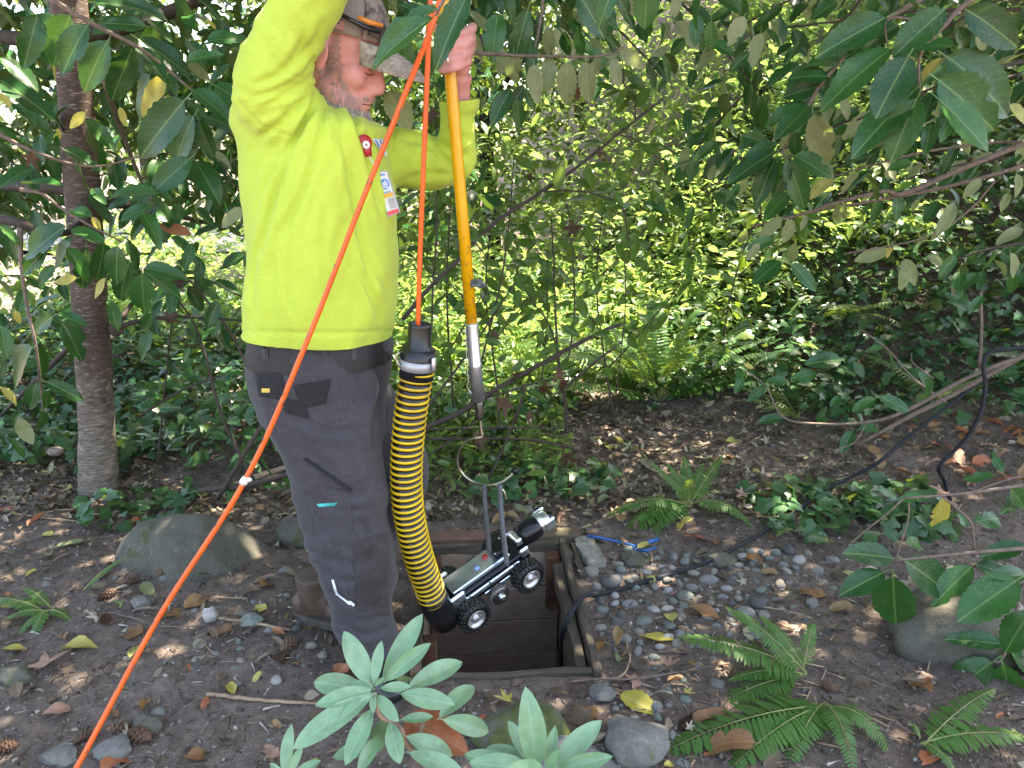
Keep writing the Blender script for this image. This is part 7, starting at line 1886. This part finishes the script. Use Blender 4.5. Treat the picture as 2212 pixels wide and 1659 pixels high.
ivy('ivy', 260, 1.0, 1.75, 2.62, 3.1, .075, .10, lambda x, y, g: g.random(len(x)) < .75, 23)
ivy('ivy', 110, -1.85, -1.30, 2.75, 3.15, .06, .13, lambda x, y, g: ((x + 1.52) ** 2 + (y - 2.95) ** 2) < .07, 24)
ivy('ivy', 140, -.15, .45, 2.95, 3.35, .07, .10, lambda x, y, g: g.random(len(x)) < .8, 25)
def thicket(name, N, x0, x1, y0, y1, hfun, size, mat, seed, temps=T3, spread=.16, tintmul=1.0):
    rg = np.random.default_rng(seed); nc = N // 22
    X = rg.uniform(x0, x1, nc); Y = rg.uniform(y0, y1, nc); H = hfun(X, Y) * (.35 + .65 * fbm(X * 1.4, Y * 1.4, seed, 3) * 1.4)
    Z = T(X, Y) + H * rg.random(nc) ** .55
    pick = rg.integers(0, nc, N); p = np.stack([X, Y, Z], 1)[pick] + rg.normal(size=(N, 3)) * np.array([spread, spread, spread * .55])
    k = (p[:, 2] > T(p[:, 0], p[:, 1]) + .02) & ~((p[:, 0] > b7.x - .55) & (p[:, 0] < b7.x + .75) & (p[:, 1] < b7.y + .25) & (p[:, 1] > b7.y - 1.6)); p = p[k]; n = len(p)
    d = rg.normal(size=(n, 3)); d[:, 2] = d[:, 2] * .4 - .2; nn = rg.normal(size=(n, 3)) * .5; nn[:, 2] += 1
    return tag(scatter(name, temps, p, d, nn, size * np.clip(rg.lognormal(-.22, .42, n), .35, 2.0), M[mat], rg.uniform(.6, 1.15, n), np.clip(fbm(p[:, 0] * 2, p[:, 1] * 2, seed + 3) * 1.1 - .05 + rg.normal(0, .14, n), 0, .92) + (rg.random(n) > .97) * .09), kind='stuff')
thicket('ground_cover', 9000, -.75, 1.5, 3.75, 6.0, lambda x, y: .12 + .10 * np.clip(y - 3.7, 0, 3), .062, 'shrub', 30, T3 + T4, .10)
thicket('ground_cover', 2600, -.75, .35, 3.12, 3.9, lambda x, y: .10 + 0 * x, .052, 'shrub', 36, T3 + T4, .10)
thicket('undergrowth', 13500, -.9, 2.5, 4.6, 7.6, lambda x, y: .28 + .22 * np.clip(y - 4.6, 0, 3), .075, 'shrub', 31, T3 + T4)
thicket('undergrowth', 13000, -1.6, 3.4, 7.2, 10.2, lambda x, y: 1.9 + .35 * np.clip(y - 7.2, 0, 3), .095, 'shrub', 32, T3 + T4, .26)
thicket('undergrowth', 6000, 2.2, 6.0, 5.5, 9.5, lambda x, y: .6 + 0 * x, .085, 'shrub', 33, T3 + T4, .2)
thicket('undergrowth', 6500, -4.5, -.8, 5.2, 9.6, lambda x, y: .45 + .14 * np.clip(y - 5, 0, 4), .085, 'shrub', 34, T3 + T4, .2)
# background trees, each with its own trunk and crown; the broad one added for shade
for k, (x, y, h, r, N, lb) in enumerate(((-6.2, 13.5, 6.5, 2.0, 3000, 'dark leafy tree beyond the road at the far edge'), (-3.4, 16.0, 7.0, 2.1, 3000, 'leafy tree beyond the road behind the laurel trunk'), (-1.75, 12.2, 6.5, 1.9, 3400, 'leafy tree behind the worker at the edge of the clearing'), (1.1, 12.8, 6.0, 1.8, 3400, 'slender tree at the back of the sunny clearing'), (3.2, 11.6, 6.2, 1.9, 3400, 'tree above the sunlit undergrowth on the slope'), (5.6, 10.2, 5.8, 2.0, 3400, 'tree at the top of the ivy bank'), (8.2, 12.0, 6.5, 2.2, 2600, 'far tree beyond the ivy bank'), (4.4, 8.0, 3.8, 1.1, 2200, 'small shaded tree on the upper ivy bank'), (-2.3, 9.9, 3.6, 1.2, 2200, 'small bushy tree beside the road'), (4.7, 6.6, 5.2, 1.6, 2800, 'broad tree placed to shade the ivy bank'), (4.9, 9.0, 4.8, 1.5, 3600, 'shady tree at the right rim of the clearing'), (-.2, 9.3, 5.2, 1.5, 3600, 'leafy tree seen past the gripping hand'), (6.6, 7.6, 5.5, 2.0, 4200, 'shady tree high on the bank corner'))):
    z0 = Tz(x, y); t = thing('broadleaf_tree', lb, 'tree', (x, y, z0)); rg = np.random.default_rng(100 + k)
    top = Vector((x + rg.uniform(-.4, .4), y + rg.uniform(-.4, .4), z0 + h * .8))
    MB().tube([Vector((x, y, z0 - .1)), Vector((x, y, z0)).lerp(top, .5) + Vector((rg.uniform(-.2, .2), 0, 0)), top], [.05 + .012 * h, .04 + .007 * h, .02], 10).obj('trunk', M['bark_dark'], t)
    for q in range(5):
        a = rg.uniform(0, 6.28); s0 = Vector((x, y, z0)).lerp(top, rg.uniform(.3, .8)); e = s0 + Vector((cos(a) * r * .7, sin(a) * r * .7, rg.uniform(.3, 1.0)))
        MB().tube([s0, s0.lerp(e, .5) + Vector((0, 0, .15)), e], [.035, .022, .008], 7).obj('limb', M['bark_dark'], t)
    nc = N // 40; u = rg.normal(size=(nc, 3)); u /= np.linalg.norm(u, axis=1, keepdims=True); u *= (rg.random(nc) ** .45)[:, None]
    cc = np.array([x, y, z0 + h * .56]) + u * np.array([r, r, h * .50])
    p = cc[rg.integers(0, nc, N)] + rg.normal(size=(N, 3)) * .22; p = p[p[:, 2] > T(p[:, 0], p[:, 1]) + .3]; n = len(p)
    d = rg.normal(size=(n, 3)); d[:, 2] -= .4; nn = rg.normal(size=(n, 3)) * .6; nn[:, 2] += 1
    scatter('crown', T2, p, d, nn, rg.uniform(.09, .17, n), M['far'], 1.0, rg.random(n), t, 'stuff')

# wood on the far side, one mass of leaves
rg = np.random.default_rng(77); N = 12500
nc = 420; cc = np.stack([rg.uniform(-17, 17, nc), rg.uniform(15.5, 21, nc), rg.uniform(0, 1, nc)], 1)
cc[:, 2] = T(cc[:, 0], cc[:, 1]) + cc[:, 2] ** 1.1 * 7.5
p = cc[rg.integers(0, nc, N)] + rg.normal(size=(N, 3)) * .5
d = rg.normal(size=(N, 3)); d[:, 2] -= .4; nn = rg.normal(size=(N, 3)) * .6; nn[:, 2] += 1
tag(scatter('far_wood', T2, p, d, nn, rg.uniform(.16, .30, N), M['far'], 1.0, rg.random(N)), kind='stuff')

# ------------------------------------------------------------------ say which of many alike pieces each one is
LM = [(n_, G(x, y)) for n_, x, y in [('concrete block', 1270, 1210), ('blue hook bar', 1345, 1186), ('flat dark green stone', 1555, 1215), ('middle fern', 1489, 1108), ('upright yellow leaf', *R3(530, 795)), ('large pale yellow leaf', *R3(465, 870)), ('rolled dark brown leaf', *R3(690, 770)), ('grey boulder under the laurel spray', 2040, 1375), ('pale grey cobble', 1374, 1618), ('rounded mossy rock', 1130, 1600), ('large mossy boulder', 420, 1200), ('dry maple leaf', *R1(285, 1115)), ('short peeled stick', 550, 1353), ('brown boot', 690, 1330), ('pinkish stone', 305, 1310), ('flat pale stone', 245, 1622), ('long tan stick', 590, 1520), ('small fern', 105, 1335), ('foot of the banded trunk', 212, 1062), ('long leaved shrub', 760, 1640), ('near fern crown', 1735, 1478), ('corner fern', 1978, 1622), ('near right pit corner', 1290, 1470), ('large sunlit fern', 1420, 868), ('reddish beam', 1080, 1168), ('boulder behind the legs', 648, 1163), ('brown leaf by the rope', *R3(975, 560)), ('flat brown leaf', *R3(1200, 655)), ('rough grey stone', 1300, 1506), ('mottled yellow green leaf', *R3(385, 1185)), ('pale green leaf', *R1(380, 470)), ('low dark stone in the ivy', 1905, 1100), ('dark brown soft leaf', *R1(1530, 1050)), ('pale dry curled leaf', *R1(330, 1365)), ('crossed straws', 120, 1115)]]
ORD = ['nearest', 'second nearest', 'third nearest', 'fourth nearest', 'fifth nearest', 'sixth nearest', 'seventh nearest', 'eighth nearest', 'ninth nearest', 'tenth nearest', 'eleventh nearest', 'twelfth nearest', 'thirteenth nearest', 'fourteenth nearest', 'fifteenth nearest', 'sixteenth nearest', 'seventeenth nearest', 'eighteenth nearest', 'nineteenth nearest', 'twentieth nearest'] + ['twenty-%s nearest' % q for q in ('first', 'second', 'third', 'fourth', 'fifth', 'sixth', 'seventh', 'eighth', 'ninth')]
buckets = {}
for o in scene.objects:
    if o.get('group') in ('pebbles right of the pit', 'pebbles left of the pit', 'pebbles by the near ferns', 'dry fern stalks', 'small dead leaf scraps', 'leaves in the litter behind the pit', 'loose twigs'):
        l_ = o['label']
        stem_ = (l_.split(' pebble')[0] + ' pebble') if 'pebble' in l_ else l_.split(' scattered')[0].split(' in the litter')[0].split(' among')[0]
        n_, d_ = min(((n_, (o.location - p_).length) for n_, p_ in LM), key=lambda q: q[1])
        buckets.setdefault((stem_, n_), []).append((d_, o))
for (stem_, n_), lst in buckets.items():
    for k, (d_, o) in enumerate(sorted(lst, key=lambda q: q[0])):
        o['label'] = stem_ + (', %s to the %s' % (ORD[k], n_) if k < len(ORD) else ' around the ' + n_)
